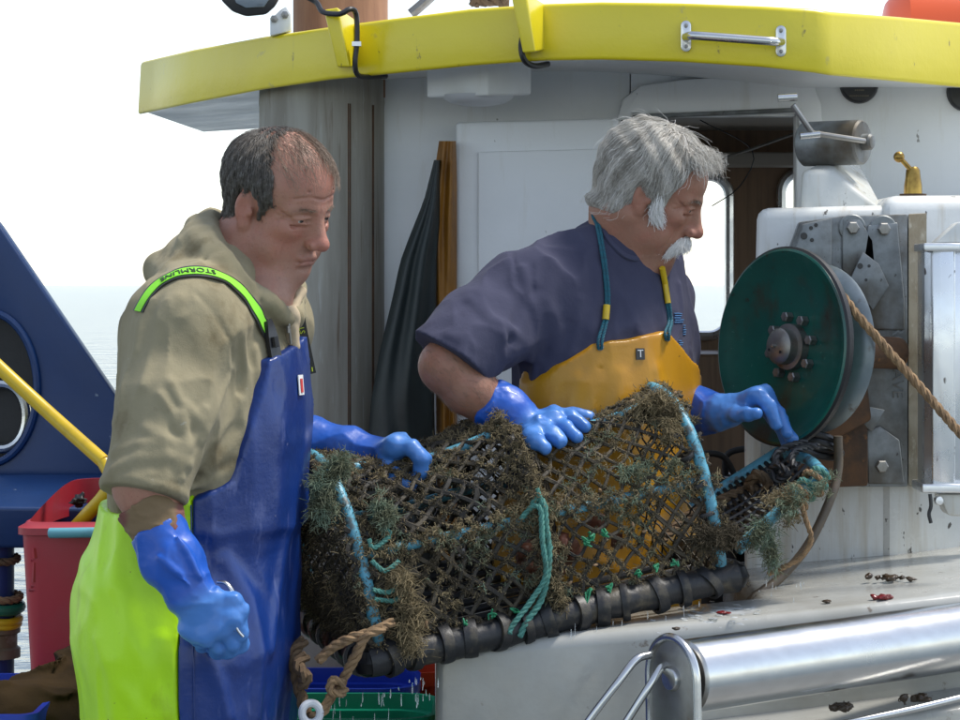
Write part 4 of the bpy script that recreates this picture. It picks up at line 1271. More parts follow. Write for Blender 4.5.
t_r = tub('orange_red_tub', X(384, 4.95), X(452, 4.95), 4.95, 5.1, 672, M['red_tub'], 'orange red plastic tub furthest back beside the gunwale')
# ================================================================ people: materials
M['skin'] = material('skin', rough=0.48, attr=True, sss=0.12, layers=[
    dict(scale=38, lo=.45, hi=.7, color=(0.40, 0.14, 0.095), fac=.40),
    dict(scale=70, lo=.55, hi=.72, color=(0.26, 0.12, 0.075), fac=.35),
    dict(scale=210, lo=.60, hi=.70, color=(0.22, 0.09, 0.055), fac=.45)],
    bumps=[(420, 0.35, 0.0014), (130, 0.4, 0.0022), (60, .3, .003)])
M['hoodie'] = material('khaki_sweatshirt', (0.30, 0.26, 0.165), 0.95, spec=.2, layers=[
    dict(scale=7, lo=.42, hi=.7, color=(0.215, 0.18, 0.105), fac=.8),
    dict(scale=11, lo=.57, hi=.72, color=(0.10, 0.07, 0.03), fac=.6),
    dict(scale=34, lo=.70, hi=.735, color=(0.42, 0.40, 0.34), fac=.6)],
    bumps=[(700, 0.35, 0.0012), (26, 0.35, 0.006)], sheen=.04)
M['hivis'] = material('hi_vis_yellow_oilskin', (0.46, 0.80, 0.002), 0.42, layers=[
    dict(scale=5, lo=.45, hi=.75, color=(0.36, 0.64, 0.002), fac=.7),
    dict(scale=13, stretch=(1, 1, .5), lo=.60, hi=.74, color=(0.26, 0.34, 0.02), fac=.5),
    dict(scale=42, lo=.71, hi=.735, color=(0.08, 0.07, 0.02), fac=.8)], bumps=[(16, 0.2, 0.008), (350, .12, .001)])
M['bib'] = material('royal_blue_oilskin', (0.005, 0.031, 0.175), 0.34, layers=[
    dict(scale=5, lo=.42, hi=.7, color=(0.003, 0.012, 0.075), fac=.7),
    dict(scale=24, stretch=(1.4, 1.4, .35), lo=.60, hi=.72, color=(0.14, 0.17, 0.36), fac=.45),
    dict(scale=60, lo=.70, hi=.74, color=(0.16, 0.17, 0.28), fac=.6)], bumps=[(14, 0.3, 0.010), (60, .15, .003)], coat=.08, coat_rough=.2)
M['glove'] = material('blue_rubber_glove', attr=True, rough=0.42, layers=[
    dict(scale=16, lo=.5, hi=.72, color=(0.01, 0.065, 0.30), fac=.35),
    dict(scale=9, lo=.55, hi=.7, color=(0.10, 0.13, 0.20), fac=.14),
    dict(scale=60, lo=.68, hi=.73, color=(0.05, 0.06, 0.12), fac=.55)], bumps=[(40, 0.18, 0.004), (300, .1, .0008)], coat=.12)
M['navy'] = material('faded_navy_cotton', (0.052, 0.053, 0.088), 0.95, spec=.15, layers=[
    dict(scale=6, lo=.42, hi=.7, color=(0.068, 0.069, 0.108), fac=.8),
    dict(scale=14, lo=.62, hi=.75, color=(0.03, 0.027, 0.05), fac=.6)], bumps=[(750, .3, .001), (22, .35, .006)], sheen=.04)
M['apron'] = material('ochre_yellow_oilskin', (0.52, 0.245, 0.006), 0.40, layers=[
    dict(scale=5, lo=.42, hi=.7, color=(0.43, 0.185, 0.006), fac=.8),
    dict(scale=16, stretch=(1, 1, .6), lo=.58, hi=.74, color=(0.22, 0.095, 0.012), fac=.5),
    dict(scale=55, lo=.71, hi=.74, color=(0.08, 0.05, 0.02), fac=.7)], bumps=[(15, .25, .008), (300, .12, .001)], coat=.12)
M['hair_dark'] = material('grey_brown_hair', (0.11, 0.095, 0.078), 0.5, layers=[dict(scale=120, lo=.5, hi=.65, color=(0.24, 0.225, 0.20), fac=.8)])
M['hair_thin'] = material('thin_brown_hair', (0.20, 0.14, 0.095), 0.5)
M['hair_mass'] = material('dark_grey_hair_mass', (0.055, 0.047, 0.038), 0.7, layers=[dict(scale=60, stretch=(1, 1, .3), lo=.45, hi=.65, color=(0.11, 0.10, 0.086), fac=.8)], bumps=[(220, .8, .004, (1, 1, .3))])
M['hair_grey'] = material('silver_hair', (0.40, 0.375, 0.325), 0.5, layers=[dict(scale=90, lo=.42, hi=.65, color=(0.27, 0.24, 0.20), fac=.8)])
M['hair_grey_mass'] = material('silver_hair_mass', (0.20, 0.185, 0.155), 0.8, bumps=[(260, .8, .004, (1, 1, .3))])
M['hair_light'] = material('pale_silver_hair', (0.60, 0.565, 0.50), 0.45)
M['hair_white'] = material('white_hair', (0.78, 0.76, 0.72), 0.45)
M['eye'] = material('eyeball', attr=True, rough=0.12)
M['neon'] = material('neon_green_webbing', (0.24, 0.72, 0.03), 0.7, bumps=[(900, .4, .001)])
M['strap_grey'] = material('grey_webbing', (0.035, 0.035, 0.032), 0.8, bumps=[(900, .4, .001)])
M['lime_print'] = material('lime_print', (0.45, 0.55, 0.03), 0.7)
M['teal_cord'] = material('teal_cord', (0.010, 0.115, 0.155), 0.7, layers=[dict(scale=200, lo=.45, hi=.6, color=(0.02, 0.06, 0.09), fac=.7)], bumps=[(500, .5, .001)])
M['shirt_in'] = material('buff_cotton', (0.47, 0.37, 0.24), 0.9, bumps=[(500, .3, .001)])
M['cuff'] = material('striped_cuff', (0.20, 0.135, 0.07), 0.9, layers=[dict(kind='wave', scale=16, stretch=(.15, .15, 1.3), lo=.5, hi=.7, color=(0.17, 0.05, 0.05), fac=.8, dist=1.5)], bumps=[(500, .4, .001)])
M['boot'] = material('white_rubber_boot', (0.55, 0.55, 0.52), .4)
M['label_white'] = material('white_label', (0.75, 0.75, 0.72), .5)
M['label_red'] = material('red_label', (0.55, 0.05, 0.05), .5)
M['print_blue'] = material('pale_blue_print', (0.06, 0.16, 0.33), .9)

# ================================================================ heads
def head_sdf(kind):
    g = []
    U = lambda f, k=.0: g.append(('u', f, k))
    Sb = lambda f, k=.0: g.append(('s', f, k))
    rc = .012 if kind == 'left' else 0.0                              # a receding chin
    U(ell((-.014, 0, .040), (.099, .078, .088)))                      # cranium
    U(ell((.034, 0, .040), (.057, .062, .058)), .03)                  # forehead
    U(ell((.030, 0, -.030), (.056, .058, .076)), .03)                 # face mass
    for s in (-1, 1):
        U(cap((-.012, s * .056, -.052), (.066 - rc, s * .014, -.104), .020, .019), .022)   # jaw
        U(ell((.052, s * .042, -.024), (.027, .021, .018)), .018)     # cheekbone
        jw = .038 if kind == 'left' else .032
        U(ell((.036, s * (.045 if kind == 'left' else .041), -.068), (.036, .028, jw)), .02)        # cheek and jowl
        U(cap((.089, s * .008, .018), (.068, s * .046, .014), .0085, .0095), .012)    # brow
    U(ell((.072 - rc * 1.3, 0, -.106), (.021, .024, .018)), .018)                # chin
    U(ell((.068 - rc * .7, 0, -.072), (.030, .033, .030)), .018)                # muzzle
    if kind == 'left':
        U(ell((.026, 0, -.106), (.050, .048, .026)), .025)             # double chin
    for s in (-1, 1):
        Sb(ell((.099, s * .031, -.001), (.019, .019, .0115)), .012)   # socket
        U(ell((.0735, s * .0315, -.001), (.0128, .0145, .0125)), .003)  # lids over the eyeball
        Sb(ell((.0885, s * .0325, -.0018), (.009, .0110, .0019)), .0012)  # slit
        U(cap((.0885, s * .020, .0042), (.078, s * .0440, .0022), .0028, .0026), .004)   # upper lid fold
        U(cap((.0865, s * .020, -.0085), (.076, s * .0430, -.0088), .0028, .0026), .005) # bag below
        Sb(cap((.089, s * .019, -.013), (.076, s * .045, -.0145), .0016), .005)
    U(cap((.078, 0, .014), (.091, 0, -.036), .0105, .0155), .012)
    U(cap((.090, 0, .010), (.110, 0, -.032), .0075, .0110), .012)     # nose bridge
    U(ell((.1125, 0, -.0385), (.0135, .0135, .0115)), .008)           # tip
    for s in (-1, 1):
        U(ell((.1015, s * .0135, -.0425), (.0115, .0085, .0085)), .006)
        Sb(ell((.107, s * .0075, -.0515), (.0065, .0040, .0040)), .003)
        Sb(cap((.1005, s * .0225, -.046), (.0835, s * .0365, -.080), .0014), .008)   # fold from nose to mouth
        Sb(cap((.072, s * .050, .006), (.060, s * .0555, .008), .0008), .004)        # crow's feet
        Sb(cap((.072, s * .050, .000), (.060, s * .0560, -.004), .0008), .004)
    U(cap((.0955 - rc * .7, -.016, -.0705), (.0955 - rc * .7, .016, -.0705), .0055), .006)  # lips
    U(cap((.0935 - rc * .7, -.014, -.0815), (.0935 - rc * .7, .014, -.0815), .0062), .006)
    Sb(cap((.1025 - rc * .7, -.0, -.0762), (.092 - rc * .7, -.026, -.0785), .0012), .004)
    Sb(cap((.1025 - rc * .7, .0, -.0762), (.092 - rc * .7, .026, -.0785), .0012), .004)
    Sb(cap((.0975 - rc * .7, -.014, -.0915), (.0975 - rc * .7, .014, -.0915), .003), .010)  # under the lower lip
    Sb(cap((.1050, 0, -.058), (.1015, 0, -.064), .0014), .004)
    for s in (-1, 1):                                                  # ears
        Re = rot_frame((1, s * -.35, .12), (-.15, 0, 1))
        U(ell((-.010, s * .0765, -.006), (.0175, .0075, .0285), Re), .006)
        Sb(ell((-.0065, s * .0860, -.002), (.0105, .0065, .0185), Re), .004)
        U(ell((-.004, s * .0755, -.034), (.009, .006, .010), Re), .006)
        U(ell((.0065, s * .0775, -.010), (.004, .004, .008)), .004)
    D = lambda pts, w, h: g.append(('d', ridge(pts, w, h * 1.5)))
    for s in (-1, 1):
        for e in ((.052, .064, .012), (.050, .064, .001), (.054, .062, -.009)):
            D([(.071, s * .050, .002), (e[0], s * e[1], e[2])], .0016, -.0014)
        D([(.091, s * .016, -.011), (.085, s * .032, -.0175), (.073, s * .046, -.012)], .0022, -.0022)
        D([(.088, s * .024, -.0225), (.078, s * .042, -.0225)], .0025, -.0012)
        D([(.101, s * .022, -.044), (.092, s * .034, -.062), (.084, s * .038, -.082)], .0030, -.0030)
        D([(.074, s * .048, -.046), (.066, s * .053, -.088)], .003, -.0018)
        D([(-.002, s * .068, -.045), (.010, s * .062, -.085), (.030, s * .05, -.115)], .0035, -.0022)
        D([(-.018, s * .066, -.05), (-.014, s * .062, -.10), (.0, s * .06, -.13)], .0035, -.0022)
        D([(.085, s * .012, .026), (.087, s * .010, .036)], .002, -.0016)
    if kind == 'left':
        for i, zz in enumerate((.040, .049, .058)):
            pts = [(.091 - .006 * i, -.030, zz + .003), (.0935 - .006 * i, 0, zz - .002), (.091 - .006 * i, .030, zz + .003)]
            pts = [(.074 - .005 * i, -.050, zz - .004)] + pts + [(.074 - .005 * i, .050, zz - .004)]
            g.append(('d', ridge(pts,   .0022, -.0042)))
        g.append(('d', ridge([(.098, -.006, .014), (.099, -.006, .026)], .002, -.0015)))
        for s in (-1, 1):
            g.append(('d', ridge([(.085, s * .040, -.078), (.076, s * .044, -.098)], .003, -.0028)))
            g.append(('d', ridge([(.0, s * .066, -.035), (-.004, s * .06, -.095)], .0035, -.0030)))
    return build_sdf(g)

def skin_col(base, ruddy, stubble, kind, inv):
    base = np.array(base); ruddy = np.array(ruddy)
    def f(V):
        p = inv(V)
        c = np.tile(base, (len(V), 1)).astype(float)
        def blend(cen, rad, col, amt):
            w = np.exp(-(((p - np.array(cen)) / np.array(rad)) ** 2).sum(1)) * amt
            c[:] = c * (1 - w[:, None]) + np.array(col) * w[:, None]
        for s in (-1, 1):
            blend((.06, s * .045, -.035), (.03, .03, .028), ruddy, .75)
            blend((-.008, s * .08, -.005), (.03, .02, .04), ruddy, .6)
            blend((.085, s * .034, -.010), (.015, .018, .008), base * [.9, .85, .9], .6)
            blend((.085, s * .034, .017), (.02, .022, .0055), (.14, .10, .075), .35)        # brows
        blend((.113, 0, -.038), (.022, .020, .018), ruddy * [1.05, .95, 1.0], .75)
        blend((.07, 0, .065), (.035, .05, .035), ruddy * [1.05, 1.05, 1.05], .55)
        blend((.096, 0, -.076), (.012, .022, .009), (.34, .11, .095), .75)
        blend((-.02, 0, -.11), (.06, .07, .05), ruddy, .55)
        if stubble:
            blend((.07, 0, -.095), (.04, .05, .03), base * [.72, .78, .85], .55)
            blend((.098, 0, -.060), (.018, .028, .008), base * [.72, .78, .85], .55)
        return c
    return f

def surf_points(f, lo, hi, n, rng, tries=14):
    """random points on a surface inside a box (local)"""
    lo = np.array(lo); hi = np.array(hi)
    out = np.zeros((0, 3), F32)
    for _ in range(tries):
        p = (lo + rng.random((n * 3, 3)) * (hi - lo)).astype(F32)
        d = f(p); p = p[np.abs(d) < .012]
        p = snap(f, p, 4)
        p = p[np.abs(f(p)) < .0015]
        out = np.vstack([out, p])
        if len(out) > n: break
    return out[:n]

def grow(f, roots, flow, length, npt, lift, rng, curl=.0, gravity=0.0, stick=True):
    """hair strands that run over surface f along flow(p)"""
    m = len(roots)
    pts = np.zeros((m, npt, 3), F32); p = roots.copy(); pts[:, 0] = p
    L_ = np.broadcast_to(np.asarray(length, float), (m,))
    jit = rng.normal(0, 1, (m, 3)) * .15
    for k in range(1, npt):
        n = grad(f, p)
        d = flow(p) + jit + rng.normal(0, curl, (m, 3))
        d = d - n * (d * n).sum(1)[:, None]
        d /= np.linalg.norm(d, axis=1)[:, None] + 1e-9
        d[:, 2] -= gravity
        p = p + d * (L_ / (npt - 1))[:, None]
        if stick:
            target = lift * (k / (npt - 1)) ** .7
            p = p - n * (f(p) - target)[:, None] * .8
        pts[:, k] = p
    return pts

def to_world(pts, org, R):
    sh = pts.shape
    return (pts.reshape(-1, 3) @ np.asarray(R).T + np.asarray(org)).reshape(sh)

def make_eye(cw, R, parent):
    """eyeball looking along the head's forward axis"""
    fwd = R[:, 0]
    V = []; Fc = []; nr, nc = 12, 18
    u = R[:, 1]; w = R[:, 2]; r = .0098
    for i in range(nr + 1):
        a = math.pi * i / nr
        for j in range(nc):
            b = 2 * math.pi * j / nc
            V.append(cw + r * (fwd * math.cos(a) + (u * math.cos(b) + w * math.sin(b)) * math.sin(a)))
    for i in range(nr):
        for j in range(nc): Fc.append((i * nc + j, i * nc + (j + 1) % nc, (i + 1) * nc + (j + 1) % nc, (i + 1) * nc + j))
    col = np.tile([.50, .46, .42], (len(V), 1))
    for i in range(nr + 1):
        if i <= 1: col[i * nc:(i + 1) * nc] = (.008, .008, .008)
        elif i <= 2: col[i * nc:(i + 1) * nc] = (.05, .045, .035)
    return link_mesh('eye', V, Fc, M['eye'], parent, True, col)

def glove_sdf(cuff, cuff_r, wrist, knuckles, fingers, thumb, fr=.0115, tr=.0135, palm=.0165, extra=()):
    g = [('u', chain(cuff, cuff_r, .01))]
    kk = [np.asarray(k) for k in knuckles]
    for i, k in enumerate(kk):
        g.append(('u', cap(wrist, k, palm * 1.15, palm * .82), .012))
    for i in range(3):
        g.append(('u', cap(kk[i], kk[i + 1], palm * .8, palm * .8), .008))
    fs = []
    for k, fg in zip(kk, fingers):
        pts = [k] + [np.asarray(q) for q in fg]
        rr = [fr * (1.08 - .09 * i) for i in range(len(pts))]
        fs.append(chain(pts, rr, .003))
    def fmin(p):
        d = fs[0](p)
        for q in fs[1:]: d = smin(d, q(p), .0025)
        return d
    g.append(('u', fmin, .007))
    g.append(('u', chain([wrist] + [np.asarray(q) for q in thumb], [tr * 1.2] + [tr * (1.08 - .1 * i) for i in range(len(thumb))], .004), .010))
    g += list(extra)
    g.append(('d', wrinkle(75, .0007, (1, 1, 1), 31)))
    return build_sdf(g)

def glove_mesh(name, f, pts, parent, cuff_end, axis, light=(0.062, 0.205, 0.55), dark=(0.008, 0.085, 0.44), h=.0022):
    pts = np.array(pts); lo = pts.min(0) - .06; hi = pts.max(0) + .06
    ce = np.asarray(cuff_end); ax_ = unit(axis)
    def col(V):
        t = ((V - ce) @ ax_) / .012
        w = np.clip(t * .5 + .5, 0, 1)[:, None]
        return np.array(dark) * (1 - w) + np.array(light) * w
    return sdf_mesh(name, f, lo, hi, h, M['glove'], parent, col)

def bbox(pts, m):
    pts = np.array(pts); return pts.min(0) - m, pts.max(0) + m

# ================================================================ man on the left
a_ = math.radians(20)
LF = np.array([math.cos(a_), -math.sin(a_), 0]); LL = np.array([math.sin(a_), math.cos(a_), 0])
def sec(rows, Y):
    zs = [Z(py, Y) for _, py, _, _ in rows]; cs = [(X(px, Y), Y) for px, _, _, _ in rows]
    return zs, cs, [r[2] for r in rows], [r[3] for r in rows]
LY = 4.0
l_torso = loft(*sec([(205, 520, .15, .19), (207, 470, .150, .192), (211, 430, .147, .195), (212, 390, .142, .198), (212, 350, .134, .200), (212, 315, .118, .192), (214, 290, .095, .160), (220, 274, .075, .115)], LY), LF, LL)
l_shR, l_elR = P(188, 322, 3.85), P(146, 486, 3.75)
l_mid = P(166, 402, 3.79)
l_shL, l_elL = P(262, 325, 4.19), P(252, 440, 4.30)
l_wrR = P(198, 594, 3.72)
l_wrL = P(372, 459, 4.19)
# head frame
ly, lp_ = math.radians(36), math.radians(20)
l_fwd = np.array([math.cos(ly) * math.cos(lp_), -math.sin(ly) * math.cos(lp_), -math.sin(lp_)])
l_R = rot_frame(l_fwd, (0.0, -0.12, 1)); LS = .925; l_Rs = l_R * LS
l_H = P(243, 207, 3.94) - l_Rs @ np.array([-.010, -.080, -.005])
l_head_loc = head_sdf('left')
l_head = in_frame(l_head_loc, l_H, l_R, LS)
l_neck0 = l_H + l_Rs @ np.array([-.030, 0, -.055])
l_neck1 = P(222, 285, 4.0)
l_body_f = build_sdf([
    ('u', l_head), ('u', cap(l_neck0, l_neck1, .060, .066), .025),
    ('u', cap(l_H + l_Rs @ np.array([.02, 0, -.085]), P(262, 300, 3.97), .038, .05), .02),
    ('u', lambda p: l_torso(p) + F32(.03), .03),
    ('u', chain([l_shR, l_mid, l_elR], [.05, .048, .050]), .03),
    ('u', chain([l_elR, P(160, 528, 3.74), l_wrR], [.049, .038, .021], .0), .01),
    ('u', cap(l_wrR, P(212, 618, 3.712), .018, .012), .01),
    ('u', chain([l_shL, l_elL, l_wrL], [.05, .036, .020]), .03),
    ('u', cap(l_wrL, P(388, 454, 4.17), .018, .012), .01),
    ('u', loft(*sec([(205, 520, .12, .16), (200, 600, .13, .17), (200, 680, .12, .17)], LY), LF, LL), .04),
    ('u', chain([np.array([X(196, LY), 3.91, .88]), np.array([X(206, LY), 3.9, .48]), np.array([X(196, LY), 3.9, .08])], [.085, .06, .045]), .03),
    ('u', chain([np.array([X(206, LY), 4.1, .88]), np.array([X(216, LY), 4.1, .48]), np.array([X(206, LY), 4.1, .08])], [.085, .06, .045]), .03),
    ('u', cap((X(196, LY), 3.9, .05), (X(196, LY) + .14, 3.87, .04), .035, .03), .02),
    ('u', cap((X(206, LY), 4.1, .05), (X(206, LY) + .14, 4.07, .04), .035, .03), .02),
])
l_inv = lambda V: (V - l_H) @ l_R / LS
def join_meshes(name, parts, mat, base, label, cat):
    Vs = []; Fs = []; Cs = []; b = 0
    for V, Fc, C in parts:
        Vs.append(V); Fs.append(Fc + b); Cs.append(C); b += len(V)
    V = np.vstack(Vs); base = np.asarray(base, float)
    o = link_mesh(name, V, np.vstack(Fs), mat, None, True, np.vstack(Cs))
    me = o.data; off = np.array(o.location) - base
    co = np.empty(len(me.vertices) * 3, np.float32); me.vertices.foreach_get('co', co)
    me.vertices.foreach_set('co', (co.reshape(-1, 3) + off).astype(np.float32).ravel()); me.update()
    o.location = Vector([float(k) for k in base])
    return tag(o, label, cat)
def body_object(f, colf, neck_z, head_lo, head_hi, lo, hi, base, label):
    """head at fine grain, the rest of the same surface coarser; the two grids meet inside the collar"""
    Vh, Fh = surface_nets(f, head_lo, head_hi, .0021)
    Vb, Fb = surface_nets(lambda p: np.maximum(f(p), p[:, 2] - F32(neck_z)), lo, hi, .0060)
    return join_meshes('person', [(Vh, Fh, colf(Vh.astype(F32))), (Vb, Fb, colf(Vb.astype(F32)))], M['skin'], base, label, 'person')
l_colf = skin_col((.40, .20, .135), (.40, .135, .092), True, 'left', l_inv)
hl_, hh_ = bbox([l_H], .16)
hl_[2] = l_neck1[2] - .03
man_l = body_object(l_body_f, l_colf, l_neck1[2] + .02, hl_, hh_, np.array([X(60, 3.8), 3.6, -.01]), np.array([X(440, 4.0), 4.5, 1.55]), (X(200, LY), LY, 0),
    'person in khaki hoodie with blue bib and hi-vis trousers gripping the pot')
for s in (-1, 1):
    make_eye(l_H + l_Rs @ np.array([.0755, s * .032, -.0015]), rot_frame(l_fwd + np.array([.1, .0, .1]), (0, 0, 1)), man_l)

# hair of the man on the left
side_poly = poly2d([(.010, -.022), (.026, -.020), (.038, .000), (.046, .022), (.046, .044), (.036, .068), (.018, .092), (.010, .15), (-.16, .15), (-.16, -.05), (-.085, -.085), (-.05, -.08), (-.030, -.050), (-.026, -.005), (-.016, .022), (.004, .026), (.012, .012)])
cran = build_sdf([('u', ell((-.014, 0, .040), (.099, .078, .088))), ('u', ell((.034, 0, .040), (.057, .062, .058)), .03), ('u', cap((-.030, 0, -.055), (-.045, 0, -.11), .060, .062), .03)])
def l_hair_loc(p):
    reg = side_poly(p[:, 0], p[:, 2]) + (vnoise(p, 110, 4) - F32(.5)) * F32(.014)
    top = np.clip((p[:, 2] - .085) / .03, 0, 1)            # thins out over the crown
    bald = np.clip(1 - np.sqrt(((p[:, 0] - .035) / .05) ** 2 + (p[:, 1] / .045) ** 2), 0, 1) * np.clip((p[:, 2] - .06) / .02, 0, 1)
    th = F32(.0068) - .0065 * top - .02 * bald + .0016 * np.sin(p[:, 0] * 300 + 40 * p[:, 2]) * np.sin(p[:, 2] * 170)
    return -smin(-(cran(p) - th), -(reg + .0), .022)
l_hair = in_frame(l_hair_loc, l_H, l_R, LS)
lo, hi = bbox([l_H], .15)
hair_l = sdf_mesh('hair', l_hair, lo, hi, .0022, M['hair_mass'], man_l)
rg = np.random.default_rng(5)
def in_region(p, m=0.002): return side_poly(p[:, 0], p[:, 2]) < m
roots = surf_points(l_hair_loc, (-.13, -.1, -.1), (.08, .1, .15), 9000, rg)
roots = roots[(cran(roots) > -.002) & in_region(roots, .003)]
crown = np.array([-.055, .0, .125])
def l_flow(p):
    d = p - crown; d = d / (np.linalg.norm(d, axis=1)[:, None] + 1e-6)
    d = d + np.array([.15, 0, -.75]) * (np.abs(p[:, 1:2]) > .03) + np.array([.9, .1, .0]) * (np.abs(p[:, 1:2]) <= .03)
    return d
st = grow(l_hair_loc, roots, l_flow, rg.uniform(.024, .048, len(roots)), 6, .0045, rg, .06)
strands_obj('hair_strands', to_world(st, l_H, l_Rs), np.linspace(.00040, .00014, 6)[None, :], M['hair_dark'], hair_l)
# wisps over the bald front, blown forward
rt = surf_points(l_head_loc, (-.03, -.06, .07), (.075, .06, .16), 2200, rg)
rt = rt[(rt[:, 0] < .05 + .025 * rg.random(len(rt)))]
def wisp_flow(p): return np.tile([1.0, -.15, .02], (len(p), 1)) + np.stack([np.zeros(len(p)), p[:, 1] * 6, np.zeros(len(p))], 1)
keep = rg.random(len(rt)) < np.where(rt[:, 1] > .015, .6, .16)
rt = rt[keep]
st = grow(l_head_loc, rt, wisp_flow, rg.uniform(.030, .070, len(rt)), 7, .010, rg, .14)
strands_obj('hair_wisps', to_world(st, l_H, l_Rs), np.linspace(.00036, .00013, 7)[None, :], M['hair_thin'], hair_l)

# hoodie
l_arm_f = chain([l_shR, l_mid, l_elR], [.082, .074, .066], .02)
arm_dir = unit(l_elR - l_mid)
l_armL = chain([l_shL, l_elL], [.08, .062], .02)
hood_c = P(222, 268, 4.02)
l_up = unit(np.array([-.50, .0, 1.0]))
Rh = rot_frame(np.cross((0, 1, 0), l_up), l_up)
def torus(c, R_, ra, rb, Rm, sx=1.0, sy=1.0):
    c = np.asarray(c, F32); Rm = np.asarray(Rm, F32)
    def f(p):
        q = (p - c) @ Rm
        l = np.sqrt((q[:, 0] / sx) ** 2 + (q[:, 1] / sy) ** 2) - R_
        return np.sqrt((l / ra) ** 2 + (q[:, 2] / rb) ** 2) * min(ra, rb) - min(ra, rb)
    return f
hoodie_base = build_sdf([
    ('u', l_torso), ('u', l_arm_f, .045),
    ('u', cap(P(225, 275, 4.0), l_shR, .06, .07), .05), ('u', cap(P(228, 275, 4.02), l_shL, .06, .07), .05),
])
hood_ring = [(207, 226, 4.02, .023), (203, 243, 3.945, .030), (219, 268, 3.905, .028), (245, 292, 3.905, .022), (268, 303, 3.925, .019), (286, 318, 3.955, .016), (298, 308, 4.03, .016), (284, 278, 4.10, .022), (236, 246, 4.11, .028), (214, 227, 4.08, .025), (207, 226, 4.02, .023)]
def hood_tube():
    q = catmull(np.array(hood_ring), n=3)
    return chain([P(*r[:3]) for r in q], [float(r[3]) for r in q], .004)
hood_ops = [
    ('u', ell(P(192, 262, 4.02), (.072, .10, .044), rot_frame((1, 0, .75), (-.75, 0, 1))), .025),   # cloth bunched behind
    ('s', ell(P(218, 238, 4.01), (.048, .075, .040), rot_frame((1, 0, .75), (-.75, 0, 1))), .014),  # the mouth of the hood
    ('u', hood_tube(), .012),
    ('u', chain([P(168, 262, 4.06), P(161, 268, 3.99), P(170, 278, 3.93)], [.024, .026, .022], .01), .014),
    ('s', cap(l_neck0 + [.012, 0, .0], P(262, 290, 3.985), .058, .030), .016),
    ('d', ridge([P(205, 262, 3.885), P(232, 278, 3.885), P(258, 300, 3.90)], .006, -.005)),
    ('d', ridge([P(186, 270, 3.92), P(205, 280, 3.90), P(228, 292, 3.89)], .006, -.006)),
]
lp0 = lambda pix: hits(hoodie_base, pix)
folds = [
    (lp0([(197, 293), (215, 312), (226, 335), (234, 362)]), .005, -.0035),                  # shoulder seam
    (lp0([(182, 415), (186, 443), (178, 468)]), .009, .008), (lp0([(146, 428), (165, 440), (184, 444)]), .008, .006),
    (lp0([(114, 470), (140, 458), (168, 456), (188, 464)]), .009, .009), (lp0([(112, 453), (140, 444), (160, 446)]), .008, .006),
    (lp0([(118, 482), (150, 474), (182, 478)]), .006, .006), (lp0([(205, 410), (198, 432), (189, 448)]), .007, .006),
    (lp0([(150, 300), (140, 322), (136, 350)]), .008, .006), (lp0([(180, 300), (162, 318), (150, 350), (142, 385)]), .010, .005),
    (lp0([(228, 380), (214, 412), (200, 440)]), .008, .006), (lp0([(242, 335), (248, 372), (243, 420)]), .010, .008),
    (lp0([(256, 350), (260, 390), (252, 425)]), .008, .006), (lp0([(205, 470), (225, 452), (244, 430)]), .009, .009),
    (lp0([(192, 488), (215, 478), (238, 466)]), .008, .008), (lp0([(212, 440), (230, 420), (240, 400)]), .007, .006),
    (lp0([(170, 380), (180, 400), (200, 420)]), .009, .005), (lp0([(160, 395), (172, 412), (178, 430)]), .007, .005),
]
hem_c = l_elR + arm_dir * .006
f_hood = build_sdf([('u', hoodie_base)] + hood_ops + [('d', ridge(a, w, h)) for a, w, h in folds if len(a) > 1]
    + [('d', wrinkle(10, .009, (1, 1, .55), 2)), ('d', wrinkle(26, .0036, (1, 1, .5), 41)), ('d', lambda p: F32(.0022) * np.exp(-(((p - hem_c.astype(F32)) @ arm_dir.astype(F32)) / F32(.007)) ** 2) * (np.linalg.norm(p - hem_c.astype(F32), axis=1) < .12)),
       ('u', l_armL, .04)])
def f_hoodie(p):
    d = f_hood(p)
    # sleeve is cut off square below the elbow
    near = np.linalg.norm(p - l_elR.astype(F32), axis=1) < .16
    cut = (p - hem_c.astype(F32)) @ arm_dir.astype(F32) - F32(.010)
    d = np.where(near & (p[:, 1] < 3.86), np.maximum(d, cut), d)
    return np.maximum(d, F32(Z(520, LY)) - p[:, 2])
hoodie = sdf_mesh('hoodie', f_hoodie, np.array([X(85, 3.7), 3.62, 1.10]), np.array([X(345, 4.1), 4.40, 1.64]), .0033, M['hoodie'], man_l)

# overalls: blue front, hi-vis back
l_pel = loft(*sec([(203, 505, .150, .200), (200, 530, .158, .205), (191, 580, .168, .218), (188, 630, .166, .218), (190, 680, .158, .215), (192, 740, .148, .21), (194, 800, .138, .2)], LY), LF, LL)
def leg_(x, y, s): return chain([np.array([X(194, LY), y, .92]), np.array([X(202, LY), y, .5]), np.array([X(196, LY), y - .01, .12])], [.135, .105, .095], .02)
bibbase = lambda p: l_torso(p) - F32(.013)
edge_pix = [(270, 361), (263, 395), (252, 428), (244, 455), (236, 480), (200, 497)]
eh = [hit(bibbase, a, b) for a, b in edge_pix]
c0 = np.array([X(211, LY), LY])
ev = [((q[:2] - c0) @ LL[:2], q[2]) for q in eh]
topz = Z(341, LY)
bib_poly = [(ev[0][0], ev[0][1]), (.06, topz + .004), (-ev[1][0] - .0, ev[1][1])] + [(-v, z) for v, z in ev[2:]] + [(.30, ev[-1][1]), (.30, .95), (-.30, .95), (-.30, ev[-1][1])] + [(v, z) for v, z in ev[::-1][:-1]]
bp2 = poly2d(bib_poly)
